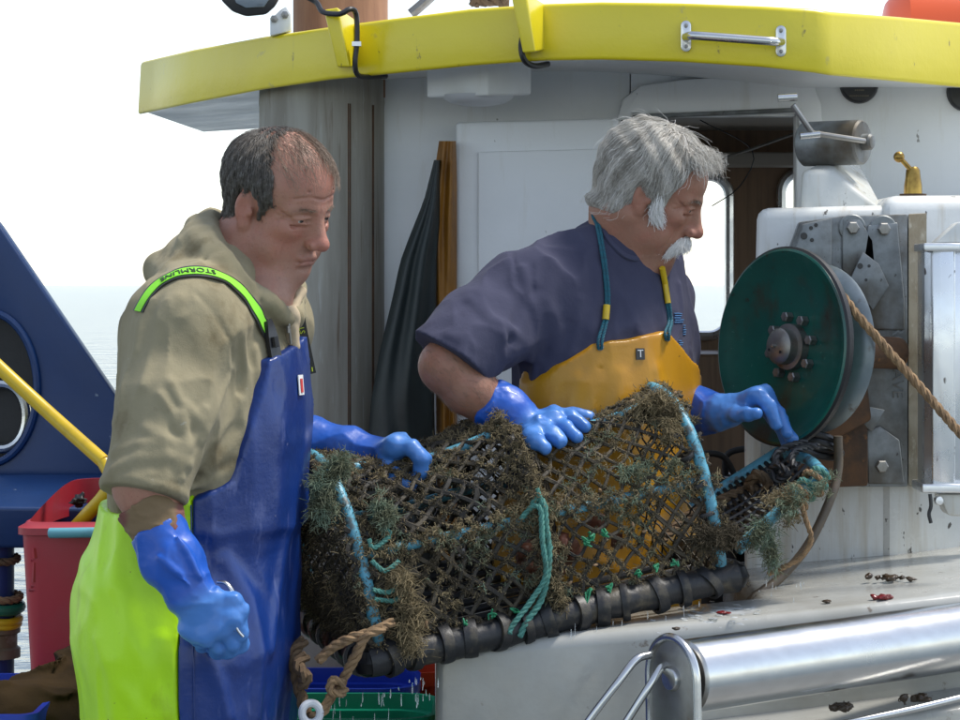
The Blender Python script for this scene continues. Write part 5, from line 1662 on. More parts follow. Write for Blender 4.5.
def f_bib(p):
    v = (p[:, 0] - F32(c0[0])) * F32(LL[0]) + (p[:, 1] - F32(c0[1])) * F32(LL[1])
    u = (p[:, 0] - F32(c0[0])) * F32(LF[0]) + (p[:, 1] - F32(c0[1])) * F32(LF[1])
    d = np.maximum(bibbase(p), bp2(v, p[:, 2]))
    return np.maximum(d, -u + F32(.0))
lo_pel = build_sdf([('u', l_pel), ('i', lambda p: p[:, 2] - F32(Z(496, LY)), .012), ('u', leg_(0, 3.89, 0), .05), ('u', leg_(0, 4.11, 0), .05)])
lfo = lambda pix: hits(lo_pel, pix)
ofolds = [
    (lfo([(84, 560), (100, 600), (112, 660), (118, 715)]), .016, .006), (lfo([(120, 520), (118, 580), (140, 650), (165, 715)]), .014, .007),
    (lfo([(160, 640), (150, 680), (140, 718)]), .014, .007), (lfo([(225, 560), (250, 600), (262, 660), (258, 718)]), .016, .008),
    (lfo([(285, 520), (280, 580), (272, 650)]), .014, .006), (lfo([(205, 650), (222, 690), (228, 718)]), .012, .007),
    (lfo([(200, 503), (240, 506), (290, 503)]), .0035, -.003), (lfo([(200, 512), (240, 515), (300, 510)]), .0025, -.002),
    (lfo([(238, 500), (232, 515), (300, 509)]), .0025, -.002), (lfo([(100, 640), (125, 690), (150, 718)]), .012, .006), (lfo([(215, 540), (260, 545), (298, 530)]), .014, .005)]
f_over = build_sdf([('u', lo_pel), ('u', f_bib, .010)] + [('d', ridge(a, w, h)) for a, w, h in ofolds if len(a) > 1] + [('d', wrinkle(6, .009, (1, 1, .45), 9)), ('d', wrinkle(17, .0035, (1, 1, .5), 44))])
seam_h = lfo([(188, 520), (188, 560), (189, 620), (190, 690), (191, 718)])
s_u = float(np.mean([(q[:2] - c0) @ LF[:2] for q in seam_h]))
def seam_d(p): return (p[:, 0] - F32(c0[0])) * F32(LF[0]) + (p[:, 1] - F32(c0[1])) * F32(LF[1]) - F32(s_u - .010)
lo, hi = np.array([X(55, LY), 3.64, .10]), np.array([X(330, LY), 4.42, Z(330, LY)])
lo2 = lo.copy(); lo2[2] = .1
bibo = sdf_mesh('bib_overalls', lambda p: np.maximum(f_over(p), -seam_d(p) + F32(.0006)), lo, hi, .0041, M['bib'], man_l)
hv = sdf_mesh('hi_vis_back', lambda p: np.maximum(f_over(p) - F32(.001), seam_d(p) + F32(.0006)), lo, hi, .0046, M['hivis'], man_l)
hv['label'] = 'fluorescent yellow rear panel of the overalls'
sl = [hit(f_over, 188.5 + (i * .12), y) for i, y in enumerate(range(505, 722, 8))]
sl = [q for q in sl if q is not None]
mb = MB(); mb.tube(catmull(np.array(sl) + np.array([.004, -.001, 0]), .01), .0012, 6); mb.build('seam_stitch', M['bib'], bibo)
for s, yy in ((0, 3.88), (1, 4.10)):
    mb = MB(); f_b = build_sdf([('u', cap((X(196, LY), yy, .30), (X(196, LY), yy, .06), .07, .062)), ('u', ell((X(196, LY) + .10, yy - .02, .045), (.11, .05, .05)), .05), ('i', lambda p: -p[:, 2] + F32(.001), .0)])
    sdf_mesh('boot', f_b, np.array([X(196, LY) - .1, yy - .1, -.01]), np.array([X(196, LY) + .24, yy + .1, .40]), .006, M['boot'], man_l)

# braces
def surf_path(f, pix, off, step=.006, y0=3.3):
    h = np.array(hits(f, pix, y0)); pth = catmull(h, step)
    pth = snap(f, pth, 4); n = grad(f, pth, .006)
    # smooth the normals
    for _ in range(6): n[1:-1] = (n[:-2] + n[1:-1] * 2 + n[2:]); n /= np.linalg.norm(n, axis=1)[:, None]
    for _ in range(4): pth[1:-1] = (pth[:-2] + 2 * pth[1:-1] + pth[2:]) / 4
    return pth + n * off, n
strap_pix = [(139, 312), (146, 299), (158, 285), (174, 276), (192, 272), (212, 274), (230, 282), (246, 297), (258, 314), (267, 332)]
sp, sn = surf_path(f_hoodie, strap_pix, .0015)
br, T_, S_ = ribbon(sp, sn, .030, .002, 'brace_strap', M['dark'], man_l)
ribbon(sp + sn * .0022, sn, .019, .001, 'brace_stripe', M['neon'], br)
def text_along(s, path, nrm, start, size, off, name, mat, parent, flip=False, depth=.0004):
    """lettering bent along a strap; start in metres"""
    v, f = text_geo(s, size, depth, 'LEFT')
    seg = np.r_[0, np.cumsum(np.linalg.norm(np.diff(path, axis=0), axis=1))]
    T = np.gradient(path, axis=0); T /= np.linalg.norm(T, axis=1)[:, None]
    S = np.cross(nrm, T); S /= np.linalg.norm(S, axis=1)[:, None]
    sg = -1 if flip else 1
    out = []
    for a, b, e in v:
        t = start + sg * a
        q = np.array([np.interp(t, seg, path[:, i]) for i in range(3)])
        s2 = np.array([np.interp(t, seg, S[:, i]) for i in range(3)]); n2 = np.array([np.interp(t, seg, nrm[:, i]) for i in range(3)])
        out.append(q + s2 * b * sg + n2 * (off + e))
    return link_mesh(name, out, f, mat, parent, False)
tl = float(np.linalg.norm(np.diff(sp, axis=0), axis=1).sum())
text_along('STORMLINE', sp, sn, tl * .50, .0165, .0042, 'brace_lettering', M['dark'], br, True)
# buckle where the near brace meets the bib
bk, bn = surf_path(f_hoodie, [(263, 322), (268, 338), (271, 352), (273, 368)], .004)
b1, _, _ = ribbon(bk, bn, .022, .008, 'buckle', M['dark'], man_l)
mb = MB(); mb.tube(bk[len(bk) // 3:len(bk) // 3 + 4] + bn[len(bk) // 3:len(bk) // 3 + 4] * .01, .006, 8); mb.build('buckle_clip', M['black'], b1)
# far strap, hanging clear of the chest
fs_ = catmull([P(294, 284, 4.05), P(297, 300, 4.06), P(301, 325, 4.07), (P(306, 350, 4.075)), P(311, 374, 4.08)], .006)
nn_ = np.tile(unit((.25, -1, .1)), (len(fs_), 1))
fsb, _, _ = ribbon(fs_, nn_, .017, .0016, 'hanging_strap', M['strap_grey'], man_l)
text_along('STORMLINE', fs_, nn_, .086, .0125, .0022, 'strap_lettering', M['lime_print'], fsb, True)
mb = MB()
for k in range(3):
    q = fs_[-3] + np.array([-.004 + .004 * k, -.003, 0]); mb.tube([q, q + [.001, 0, -.007]], .0011, 6)
mb.build('strap_mark', M['lime_print'], fsb)
# shirt collar and zip at the throat
f_col = build_sdf([('u', cap(P(272, 290, 3.95), P(290, 316, 3.96), .012, .009)), ('u', cap(P(290, 316, 3.96), P(300, 292, 4.02), .009, .010), .006), ('u', cap(P(290, 314, 3.965), P(293, 345, 3.97), .014, .012), .01), ('d', wrinkle(40, .003, (1, 1, 1), 4))])
lo, hi = bbox([P(262, 350, 3.9), P(305, 280, 4.06)], .02)
sdf_mesh('shirt_collar', f_col, lo, hi, .0022, M['shirt_in'], man_l)
mb = MB(); mb.tube(catmull([P(287, 306, 3.94), P(289, 325, 3.945), P(291, 344, 3.95)], .004), .0022, 6); mb.tube([P(288, 326, 3.94), P(288.5, 333, 3.94)], .0032, 8); mb.build('zip', M['steel_dull'], hoodie)
# maker's label on the bib
lb = hit(f_over, 300, 385)
if lb is not None:
    n3 = grad(f_over, lb)[0]; uz = unit(np.array([0, 0, 1]) - n3 * n3[2]); ux = np.cross(uz, n3)
    q = [lb + n3 * .001 + ux * a + uz * b for a, b in ((-.010, -.016), (.010, -.016), (.010, .016), (-.010, .016))]
    mb = MB(); mb.prism(q, n3 * .0015, 0); l2 = mb.build('bib_label', M['label_white'], bibo)
    mb = MB(); mb.prism([lb + n3 * .003 + ux * a + uz * b for a, b in ((-.005, -.012), (.004, -.012), (.004, .010), (-.005, .010))], n3 * .0008, 0); mb.build('label_print', M['label_red'], l2)

# gloves of the man on the left
cuffR = [P(157, 528, 3.738), P(172, 560, 3.73), P(190, 592, 3.722), P(199, 602, 3.72)]
ga = unit(cuffR[2] - cuffR[0])
kR = [P(231, 618, 3.700), P(220, 628, 3.700), P(207, 633, 3.705), P(191, 629, 3.715)]
fR = [[P(241, 634, 3.712), P(240, 646, 3.738), P(230, 642, 3.757)], [P(232, 643, 3.712), P(229, 652, 3.74), P(219, 645, 3.757)],
      [P(218, 646, 3.716), P(216, 652, 3.742), P(209, 644, 3.757)], [P(201, 641, 3.724), P(202, 646, 3.748), P(199, 638, 3.76)]]
tR = [P(218, 600, 3.71), P(234, 600, 3.705), P(241, 611, 3.71), P(239, 619, 3.715)]
cfold = [('d', ridge([P(150, 552, 3.68), P(170, 566, 3.68), P(188, 584, 3.68)], .006, .006)), ('d', ridge([P(178, 535, 3.69), P(190, 556, 3.69), P(200, 576, 3.69)], .006, .007)),
         ('d', ridge([P(165, 595, 3.68), P(186, 592, 3.675), P(206, 580, 3.68)], .005, -.004)), ('d', ridge([P(166, 585, 3.68), P(190, 580, 3.675), P(204, 568, 3.68)], .005, .004)),
         ('i', plane(cuffR[0], -ga), .0)]
f_gr = glove_sdf(cuffR, [.044, .046, .036, .031], cuffR[3], kR, fR, tR, .0125, .014, .0190, cfold + [('d', wrinkle(24, .004, (1, 1, 1), 6))])
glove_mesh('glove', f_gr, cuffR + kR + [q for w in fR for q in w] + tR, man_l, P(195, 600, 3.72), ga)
f_cb = build_sdf([('u', cap(P(146, 500, 3.748), P(160, 533, 3.736), .052, .042)), ('i', plane(P(147, 503, 3.748), -ga), .003), ('d', wrinkle(35, .003, (1, 1, 2), 8))])
lo, hi = bbox([P(146, 500, 3.748), P(160, 533, 3.736)], .08)
sdf_mesh('sleeve_cuff', f_cb, lo, hi, .0026, M['cuff'], man_l)

cuffL = [P(262, 440, 4.27), P(310, 445, 4.24), P(345, 452, 4.215), P(374, 460, 4.19)]
kL = [P(395, 446, 4.13), P(398, 445, 4.16), P(396, 448, 4.19), P(391, 453, 4.215)]
fL = [[P(411, 448, 4.115), P(421, 458, 4.11), P(421, 472, 4.12)], [P(414, 448, 4.145), P(425, 459, 4.14), P(424, 473, 4.15)], [P(411, 452, 4.18), P(422, 461, 4.175), P(420, 474, 4.18)], [P(403, 457, 4.21), P(413, 465, 4.205), P(412, 476, 4.21)]]
tL = [P(386, 468, 4.14), P(398, 480, 4.115), P(410, 486, 4.11)]
f_gl = glove_sdf(cuffL, [.052, .049, .043, .036], cuffL[3], kL, fL, tL, .0140, .015, .0245, [('d', ridge([P(300, 425, 4.15), P(340, 436, 4.12), P(370, 446, 4.09)], .008, .005)), ('d', wrinkle(20, .004, (1, 1, 1), 3))])
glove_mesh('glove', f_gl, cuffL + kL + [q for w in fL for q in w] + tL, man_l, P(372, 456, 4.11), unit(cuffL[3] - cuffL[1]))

# steel gauge held in the near glove
tg = thing('steel_gauge', P(233, 610, 3.735), 'small shiny steel tool held in the lowered blue glove', 'tool')
mb = MB(); mb.tube(catmull([P(218, 582, 3.735), P(226, 583, 3.73), P(232, 590, 3.725), P(236, 600, 3.725)], .003), [.005], 12, True, .6); mb.build('tool_handle', M['steel'], tg)
mb = MB(); mb.tube(catmull([P(229, 606, 3.70), P(232, 618, 3.695), P(238, 630, 3.695), P(243, 636, 3.698)], .003), .0052, 10, True, .5); mb.build('tool_blade', M['steel'], tg)

# ================================================================ man on the right
b_ = math.radians(44)
RF = np.array([math.cos(b_), -math.sin(b_), 0]); RL = np.array([math.sin(b_), math.cos(b_), 0])
RY = 4.50
r_torso = loft(*sec([(600, 620, .15, .185), (600, 520, .148, .185), (602, 440, .146, .188), (604, 380, .142, .194), (604, 340, .136, .198), (604, 305, .126, .196), (606, 278, .112, .172), (614, 255, .090, .130), (626, 236, .068, .085), (634, 222, .055, .062)], RY), RF, RL)
r_shR, r_elR, r_wrR = P(521, 297, 4.38), P(446, 366, 4.24), P(524, 426, 4.24)
r_shL, r_elL, r_wrL = P(651, 300, 4.63), P(640, 402, 4.66), P(718, 411, 4.43)
ry, rp_ = math.radians(4), math.radians(24)
r_fwd = np.array([math.cos(ry) * math.cos(rp_), -math.sin(ry) * math.cos(rp_), -math.sin(rp_)])
r_R = rot_frame(r_fwd, (0.0, -0.12, 1)); RS = .93; r_Rs = r_R * RS
r_H = P(651, 191, 4.44)
r_head_loc = head_sdf('right')
r_head = in_frame(r_head_loc, r_H, r_R, RS)
r_neck0 = r_H + r_Rs @ np.array([-.030, 0, -.055]); r_neck1 = P(628, 262, 4.48)
r_body_f = build_sdf([
    ('u', r_head), ('u', cap(r_neck0, r_neck1, .066, .074), .025),
    ('u', cap(r_H + r_Rs @ np.array([.015, 0, -.085]), P(642, 262, 4.48), .036, .045), .02),
    ('u', lambda p: r_torso(p) + F32(.03), .03),
    ('u', chain([r_shR, r_elR], [.05, .047]), .03),
    ('u', chain([r_elR, P(468, 388, 4.245), P(494, 408, 4.262), r_wrR], [.043, .045, .039, .028], .01), .012),
    ('u', cap(r_wrR, P(545, 424, 4.225), .024, .018), .01),
    ('u', chain([r_shL, r_elL, r_wrL], [.05, .044, .028]), .03),
    ('u', cap(r_wrL, P(745, 406, 4.40), .022, .016), .01),
    ('u', loft(*sec([(600, 520, .12, .15), (600, 620, .125, .16), (600, 700, .115, .16)], RY), RF, RL), .04),
    ('u', chain([np.array([X(580, RY), 4.45, .85]), np.array([X(584, RY), 4.45, .46]), np.array([X(578, RY), 4.47, .08])], [.085, .06, .045]), .03),
    ('u', chain([np.array([X(622, RY), 4.62, .85]), np.array([X(626, RY), 4.62, .46]), np.array([X(620, RY), 4.64, .08])], [.085, .06, .045]), .03),
    ('u', cap((X(578, RY), 4.47, .05), (X(578, RY) + .1, 4.38, .04), .035, .03), .02),
    ('u', cap((X(620, RY), 4.64, .05), (X(620, RY) + .1, 4.55, .04), .035, .03), .02),
])
r_inv = lambda V: (V - r_H) @ r_R / RS
r_colf = skin_col((.34, .168, .106), (.33, .13, .082), False, 'right', r_inv)
hl_, hh_ = bbox([r_H], .16); hl_[2] = r_neck1[2] - .035
man_r = body_object(r_body_f, r_colf, r_neck1[2] + .02, hl_, hh_, np.array([X(405, 4.2), 4.1, -.01]), np.array([X(770, 4.5), 4.85, 1.66]), (X(600, RY), RY + .05, 0),
    'person with white hair and moustache in navy shirt and yellow apron behind pot')
for s in (-1, 1):
    make_eye(r_H + r_Rs @ np.array([.0755, s * .032, -.0015]), rot_frame(r_fwd + np.array([.1, 0, -.25]), (0, 0, 1)), man_r)
# hair
r_poly = poly2d([(.020, -.030), (.034, -.010), (.036, .020), (.046, .046), (.050, .074), (.060, .094), (.078, .104), (.10, .15), (-.17, .15), (-.17, -.045), (-.10, -.060), (-.05, -.056), (-.035, -.040), (-.016, -.028), (.006, -.022)])
def r_hair_loc(p):
    reg = r_poly(p[:, 0], p[:, 2])
    th = F32(.0075) + F32(.003) * np.sin(p[:, 0] * 120 + p[:, 2] * 60) * np.sin(p[:, 2] * 90 + p[:, 1] * 50) + .002 * np.exp(-((p[:, 0] + .09) / .05) ** 2 - ((p[:, 2] + .03) / .05) ** 2)
    part = np.exp(-((p[:, 0] + .005) / .03) ** 2 - ((p[:, 1] + .02) / .03) ** 2) * (p[:, 2] > .08)
    return -smin(-(cran(p) - th + .005 * part), -reg, .012)
lo, hi = bbox([r_H], .16)
hair_r = sdf_mesh('hair', in_frame(r_hair_loc, r_H, r_R, RS), lo, hi, .0024, M['hair_grey_mass'], man_r)
roots = surf_points(r_hair_loc, (-.15, -.11, -.10), (.12, .11, .16), 13000, rg)
roots = roots[(cran(roots) > .001) & (r_poly(roots[:, 0], roots[:, 2]) < .002)]
r_crown = np.array([-.02, -.01, .135])
def r_flow(p):
    d = p - r_crown; d = d / (np.linalg.norm(d, axis=1)[:, None] + 1e-6)
    fr2 = np.clip((p[:, 0:1] - .02) / .05, 0, 1)
    sw = np.sin(p[:, 0:1] * 55 + p[:, 2:3] * 40) * .35
    return d + np.array([-.28, 0, -.8]) * (1 - fr2) + np.array([.75, -.35, -.1]) * fr2 + np.concatenate([sw, np.zeros_like(sw), sw * .4], 1)
st = grow(r_hair_loc, roots, r_flow, rg.uniform(.035, .075, len(roots)), 8, .007, rg, .10)
sel = vnoise(roots, 70, 3) + rg.normal(0, .12, len(roots)) > .52
strands_obj('hair_strands', to_world(st[~sel], r_H, r_Rs), np.linspace(.0005, .0002, 8)[None, :], M['hair_grey'], hair_r)
strands_obj('light_strands', to_world(st[sel], r_H, r_Rs), np.linspace(.0005, .0002, 8)[None, :], M['hair_light'], hair_r)
fly = roots[rg.random(len(roots)) < .012]
st = grow(r_hair_loc, fly, r_flow, rg.uniform(.04, .085, len(fly)), 8, .022, rg, .35)
strands_obj('loose_hairs', to_world(st, r_H, r_Rs), np.linspace(.00024, .00012, 8)[None, :], M['hair_white'], hair_r)
# fringe swept forward over the forehead
nf = 800; tq_ = rg.random((nf, 1))
f0 = np.array([.034, -.056, .088]) * (1 - tq_) + np.array([.052, .040, .104]) * tq_ + rg.normal(0, .006, (nf, 3))
f0 = snap(cran, f0.astype(F32)) ; fd = np.array([1.0, -.25, .30]) + rg.normal(0, .13, (nf, 3)); fl_n = rg.uniform(.024, .050, (nf, 1))
fp_ = np.stack([f0 + grad(cran, f0) * .004 + (fd * k + np.array([.05, -.12, -.62]) * k * k * (1 + .3 * rg.normal(0, 1, (nf, 1)))) * fl_n for k in np.linspace(0, 1, 8)], 1)
strands_obj('fringe', to_world(fp_[:500], r_H, r_Rs), np.linspace(.0005, .00018, 8)[None, :], M['hair_light'], hair_r)
strands_obj('fringe', to_world(fp_[500:], r_H, r_Rs), np.linspace(.0005, .00018, 8)[None, :], M['hair_grey'], hair_r)
# side whiskers and moustache
def tuft(name, seeds, dirs, n, ln, spread, rad, mat, parent, seed):
    g_ = np.random.default_rng(seed)
    seeds = np.array(seeds, float); dirs = np.array(dirs, float)
    t = g_.random(n) * (len(seeds) - 1); i = np.minimum(t.astype(int), len(seeds) - 2); fr_ = (t - i)[:, None]
    r0_ = seeds[i] * (1 - fr_) + seeds[i + 1] * fr_ + g_.normal(0, spread, (n, 3))
    d = dirs[i] * (1 - fr_) + dirs[i + 1] * fr_
    d = d / np.linalg.norm(d, axis=1)[:, None] + g_.normal(0, .16, (n, 3))
    L_ = ln * g_.uniform(.6, 1.15, (n, 1)); bend = g_.normal(0, .25, (n, 3))
    pts = np.stack([r0_ + (d * k + bend * k * k * .5) * L_ for k in np.linspace(0, 1, 6)], 1)
    return pts
for s in (-1, 1):
    pts = tuft('w', [(.018, s * .073, .012), (.022, s * .073, -.012), (.022, s * .071, -.034)], [(.10, s * .12, -1), (.40, s * .12, -1), (1.1, s * .06, -.55)], 1500, .024, .0042, .0004, None, None, 3)
    strands_obj('whiskers', to_world(pts, r_H, r_Rs), np.linspace(.00055, .0002, 6)[None, :], M['hair_white'], man_r)
    pts = tuft('m', [(.1015, s * .001, -.0575), (.0985, s * .014, -.060), (.0885, s * .027, -.067), (.079, s * .034, -.082)], [(.2, s * .5, -.9), (.1, s * .6, -1), (-.15, s * .2, -1), (-.2, s * .1, -1)], 2600, .020, .0030, .0004, None, None, 4)
    strands_obj('moustache', to_world(pts, r_H, r_Rs), np.linspace(.00055, .0002, 6)[None, :], M['hair_white'], man_r)
    pts = tuft('b', [(.0965, s * .014, .0185), (.087, s * .034, .021), (.0735, s * .047, .015)], [(.15, s * .9, .1), (.05, s * .9, .1), (-.2, s * .8, -.3)], 160, .009, .0016, .0003, None, None, 6)
    strands_obj('eyebrow', to_world(pts, r_H, r_Rs), np.linspace(.0004, .00015, 6)[None, :], M['hair_grey'], man_r)
    pts = tuft('b', [(.0965, s * .012, .0185), (.087, s * .032, .021), (.0735, s * .047, .015)], [(.1, s * .9, .1), (.0, s * .9, .05), (-.2, s * .8, -.3)], 170, .008, .0014, .0003, None, None, 7)
    strands_obj('eyebrow', to_world(pts, l_H, l_Rs), np.linspace(.00028, .00012, 6)[None, :], M['hair_thin'], man_l)

# T-shirt
sl_dir = unit(r_elR - r_shR)
sleeve_end = P(458, 362, 4.26)
r_slv = chain([r_shR, P(484, 330, 4.31), r_elR + sl_dir * .02], [.080, .076, .070], .02)
t_base = build_sdf([('u', r_torso), ('u', cap(P(618, 250, 4.47), r_shR, .062, .075), .05), ('u', cap(P(636, 250, 4.52), r_shL, .055, .066), .05), ('u', r_slv, .03),
                    ('u', cap(r_shL, P(646, 360, 4.68), .070, .066), .04)])
th_ = lambda pix: hits(t_base, pix)
tf_ = [(th_([(523, 268), (530, 300), (538, 340), (536, 380)]), .010, .007), (th_([(552, 262), (548, 300), (556, 350)]), .012, .006), (th_([(510, 330), (528, 350), (534, 385)]), .009, .009),
       (th_([(470, 300), (490, 320), (512, 330)]), .010, .006), (th_([(560, 330), (548, 370), (520, 392)]), .009, .009), (th_([(580, 300), (575, 340), (566, 372)]), .010, .006),
       (th_([(448, 335), (470, 345), (500, 372)]), .008, .005), (th_([(625, 300), (632, 320), (640, 335)]), .010, .005), (th_([(680, 285), (684, 315), (676, 345)]), .008, .005),
       (th_([(520, 232), (512, 250), (515, 270)]), .004, -.0035), (th_([(600, 270), (598, 300), (590, 330)]), .012, .005), (th_([(535, 290), (520, 310), (505, 345)]), .010, -.006)]
sleeve_n = unit(P(433, 346, 4.2) - P(504, 394, 4.2)); 
cutn = unit(np.array([-.42, -.18, -.62]))
cutp = P(466, 368, 4.24)
t_full = build_sdf([('u', t_base)] + [('d', ridge(a, w, h)) for a, w, h in tf_ if len(a) > 1] + [('d', wrinkle(9, .012, (1, 1, .45), 12)), ('d', wrinkle(22, .0045, (1, 1, .5), 43)),
    ('s', cap(r_neck0 + np.array([.02, 0, .0]), P(645, 250, 4.46), .067, .050), .006)])
def f_shirt(p):
    d = t_full(p)
    nr = np.linalg.norm(p - r_elR.astype(F32), axis=1) < .15
    cut = (p - cutp.astype(F32)) @ cutn.astype(F32)
    d = np.where(nr & (p[:, 0] < X(510, 4.3)), np.maximum(d, cut), d)
    nl = (p[:, 0] > X(640, 4.5)) & (p[:, 1] > 4.55)
    d = np.where(nl, np.maximum(d, F32(Z(372, 4.68)) - p[:, 2]), d)
    return np.maximum(d, F32(Z(560, RY)) - p[:, 2])
shirt = sdf_mesh('t_shirt', f_shirt, np.array([X(405, 4.2), 4.12, Z(570, RY)]), np.array([X(730, 4.6), 4.86, 1.66]), .0034, M['navy'], man_r)
# neckband
nb_ = []
nbp, nbn = surf_path(f_shirt, [(600, 222), (606, 236), (618, 250), (634, 259), (654, 264), (672, 262)], .001)
mb = MB(); mb.tube(nbp, .0055, 8, True, .7); mb.build('neckband', M['navy'], shirt)
# small print on the chest
for k, (a, b) in enumerate(((678, 318), (684, 330), (680, 345))):
    q = hit(f_shirt, a, b)
    if q is not None:
        n3 = grad(f_shirt, q)[0]; uz = unit(np.array([0, 0, 1]) - n3 * n3[2]); ux = np.cross(uz, n3)
        mb = MB()
        for j in range(5):
            q2 = q + n3 * .001 + uz * (.008 - .004 * j)
            pp = snap(f_shirt, np.array([q2 + ux * t_ for t_ in np.linspace(-.012 + .002 * (j % 2), .012 - .003 * ((j + k) % 3), 8)])) + n3 * .0008
            mb.tube(pp, .0012, 5)
        mb.build('chest_print', M['print_blue'], shirt)

# apron
apb = lambda p: r_torso(p) - F32(.014)
rc0 = np.array([X(604, RY), RY])
def uvz(q): return ((q[:2] - rc0) @ RL[:2], q[2])
ap = [uvz(hit(apb, a, b)) for a, b in ((510, 400), (532, 384), (560, 366), (597, 345), (632, 341), (667, 333), (680, 348), (690, 362))]
ap_poly = [(-.30, .95), (-.30, ap[1][1] - .13), (ap[1][0] - .06, ap[1][1] - .035), ap[1], ap[2], ap[3], ap[4], ap[5], ap[6], ap[7], (.30, ap[7][1] - .06), (.30, .95)]
app = poly2d(ap_poly)
r_pel = loft(*sec([(598, 470, .155, .20), (598, 540, .165, .21), (598, 620, .165, .215), (600, 700, .155, .21), (600, 780, .14, .2)], RY), RF, RL)
def f_apr_raw(p):
    v = (p[:, 0] - F32(rc0[0])) * F32(RL[0]) + (p[:, 1] - F32(rc0[1])) * F32(RL[1])
    u = (p[:, 0] - F32(rc0[0])) * F32(RF[0]) + (p[:, 1] - F32(rc0[1])) * F32(RF[1])
    return np.maximum(np.maximum(apb(p), app(v, p[:, 2])), -u - F32(.02))
f_apr = build_sdf([('u', f_apr_raw), ('u', lambda p: np.maximum(r_pel(p), p[:, 2] - F32(Z(485, RY))), .01),
    ('u', chain([np.array([X(580, RY), 4.45, .85]), np.array([X(584, RY), 4.45, .46]), np.array([X(578, RY), 4.47, .12])], [.13, .105, .095], .02), .05),
    ('u', chain([np.array([X(622, RY), 4.62, .85]), np.array([X(626, RY), 4.62, .46]), np.array([X(620, RY), 4.64, .12])], [.13, .105, .095], .02), .05),
    ('d', ridge(hits(apb, [(540, 395), (600, 368), (640, 366), (688, 360)]), .002, -.002)), ('d', ridge(hits(apb, [(602, 350), (632, 346), (664, 338)]), .002, -.0015)),
    ('d', ridge(hits(apb, [(620, 375), (616, 410), (622, 450)]), .014, .006)), ('d', ridge(hits(apb, [(655, 370), (660, 400), (650, 450)]), .012, .006)), ('d', ridge(hits(apb, [(580, 380), (572, 410), (580, 440)]), .012, .006)),
    ('d', wrinkle(8, .007, (1, 1, .5), 21)), ('d', wrinkle(19, .003, (1, 1, .5), 45))])
apron = sdf_mesh('apron', f_apr, np.array([X(480, RY), 4.22, .10]), np.array([X(730, RY), 4.86, Z(322, RY)]), .0041, M['apron'], man_r)
for s, (xx, yy) in enumerate(((X(578, RY), 4.47), (X(620, RY), 4.64))):
    f_b = build_sdf([('u', cap((xx, yy, .30), (xx, yy, .06), .07, .062)), ('u', ell((xx + .07, yy - .07, .045), (.085, .085, .05)), .05), ('i', lambda p: -p[:, 2] + F32(.001), .0)])
    sdf_mesh('boot', f_b, np.array([xx - .12, yy - .2, -.01]), np.array([xx + .2, yy + .12, .40]), .006, M['boot'], man_r)
# eyelets, cord and tag
e1, e2 = hit(f_apr, 600, 347), hit(f_apr, 667, 338)
for e in (e1, e2):
    n3 = grad(f_apr, e)[0]
    mb = MB(); mb.lathe([(.0035, .0), (.0045, .002), (.0065, .0015), (.0068, 0)], e + n3 * .0005, n3, 16); mb.build('eyelet', M['steel_dull'], apron)
back_neck = [P(594, 214, 4.43), P(600, 200, 4.50), P(612, 205, 4.56), P(640, 222, 4.565)]
def skin_off(pix, off):
    out = []
    for a, b in pix:
        q = hit(lambda p: np.minimum(f_shirt(p), r_body_f(p)), a, b)
        out.append(q + grad(f_shirt, q)[0] * off)
    return out
lc_ = skin_off([(605, 318), (606, 298), (604, 275), (601, 250), (598, 228)], .004)
for k, off in enumerate((-.0022, .0026)):
    pts = [e1 + [off, -.004, -.004], e1 + [off * 1.5, -.006, .012]] + [q + np.array([off, -.001, 0]) for q in lc_] + [q + np.array([off, 0, 0]) for q in back_neck]
    mb = rope_mb(pts, .0029); mb.build('neck_cord', M['teal_cord'], apron)
rc_ = skin_off([(668, 322), (666, 304), (663, 284), (660, 268)], .004)
for k, off in enumerate((-.0022, .0026)):
    pts = [e2 + [off, -.004, -.004], e2 + [off * 1.5, -.006, .010]] + [q + np.array([off, -.001, 0]) for q in rc_]
    mb = rope_mb(pts, .0029); mb.build('neck_cord', M['teal_cord'], apron)
mb = MB(); mb.tube([lc_[0] + [-.001, -.003, -.004], (lc_[0] + lc_[1]) / 2 + [0, -.003, .004]], .0062, 12); mb.build('cord_whipping', M['yellow_pipe'], apron)
mb = MB(); mb.tube(np.array(rc_[1:])[::-1] + [0, -.003, 0], .0055, 12); mb.build('cord_whipping', M['yellow_pipe'], apron)
tq = hit(f_apr, 640, 354); n3 = grad(f_apr, tq)[0]; uz = unit(np.array([0, 0, 1]) - n3 * n3[2]); ux = np.cross(uz, n3)
mb = MB(); mb.prism([tq + n3 * .0005 + ux * a + uz * b for a, b in ((-.0085, -.010), (.0085, -.010), (.0085, .010), (-.0085, .010))], n3 * .0012, 0); lt = mb.build('apron_badge', M['dark'], apron)
mb = MB(); text_on(mb, 'T', tq + n3 * .002, ux, uz, n3, .019); mb.build('badge_letter', M['label_white'], lt)

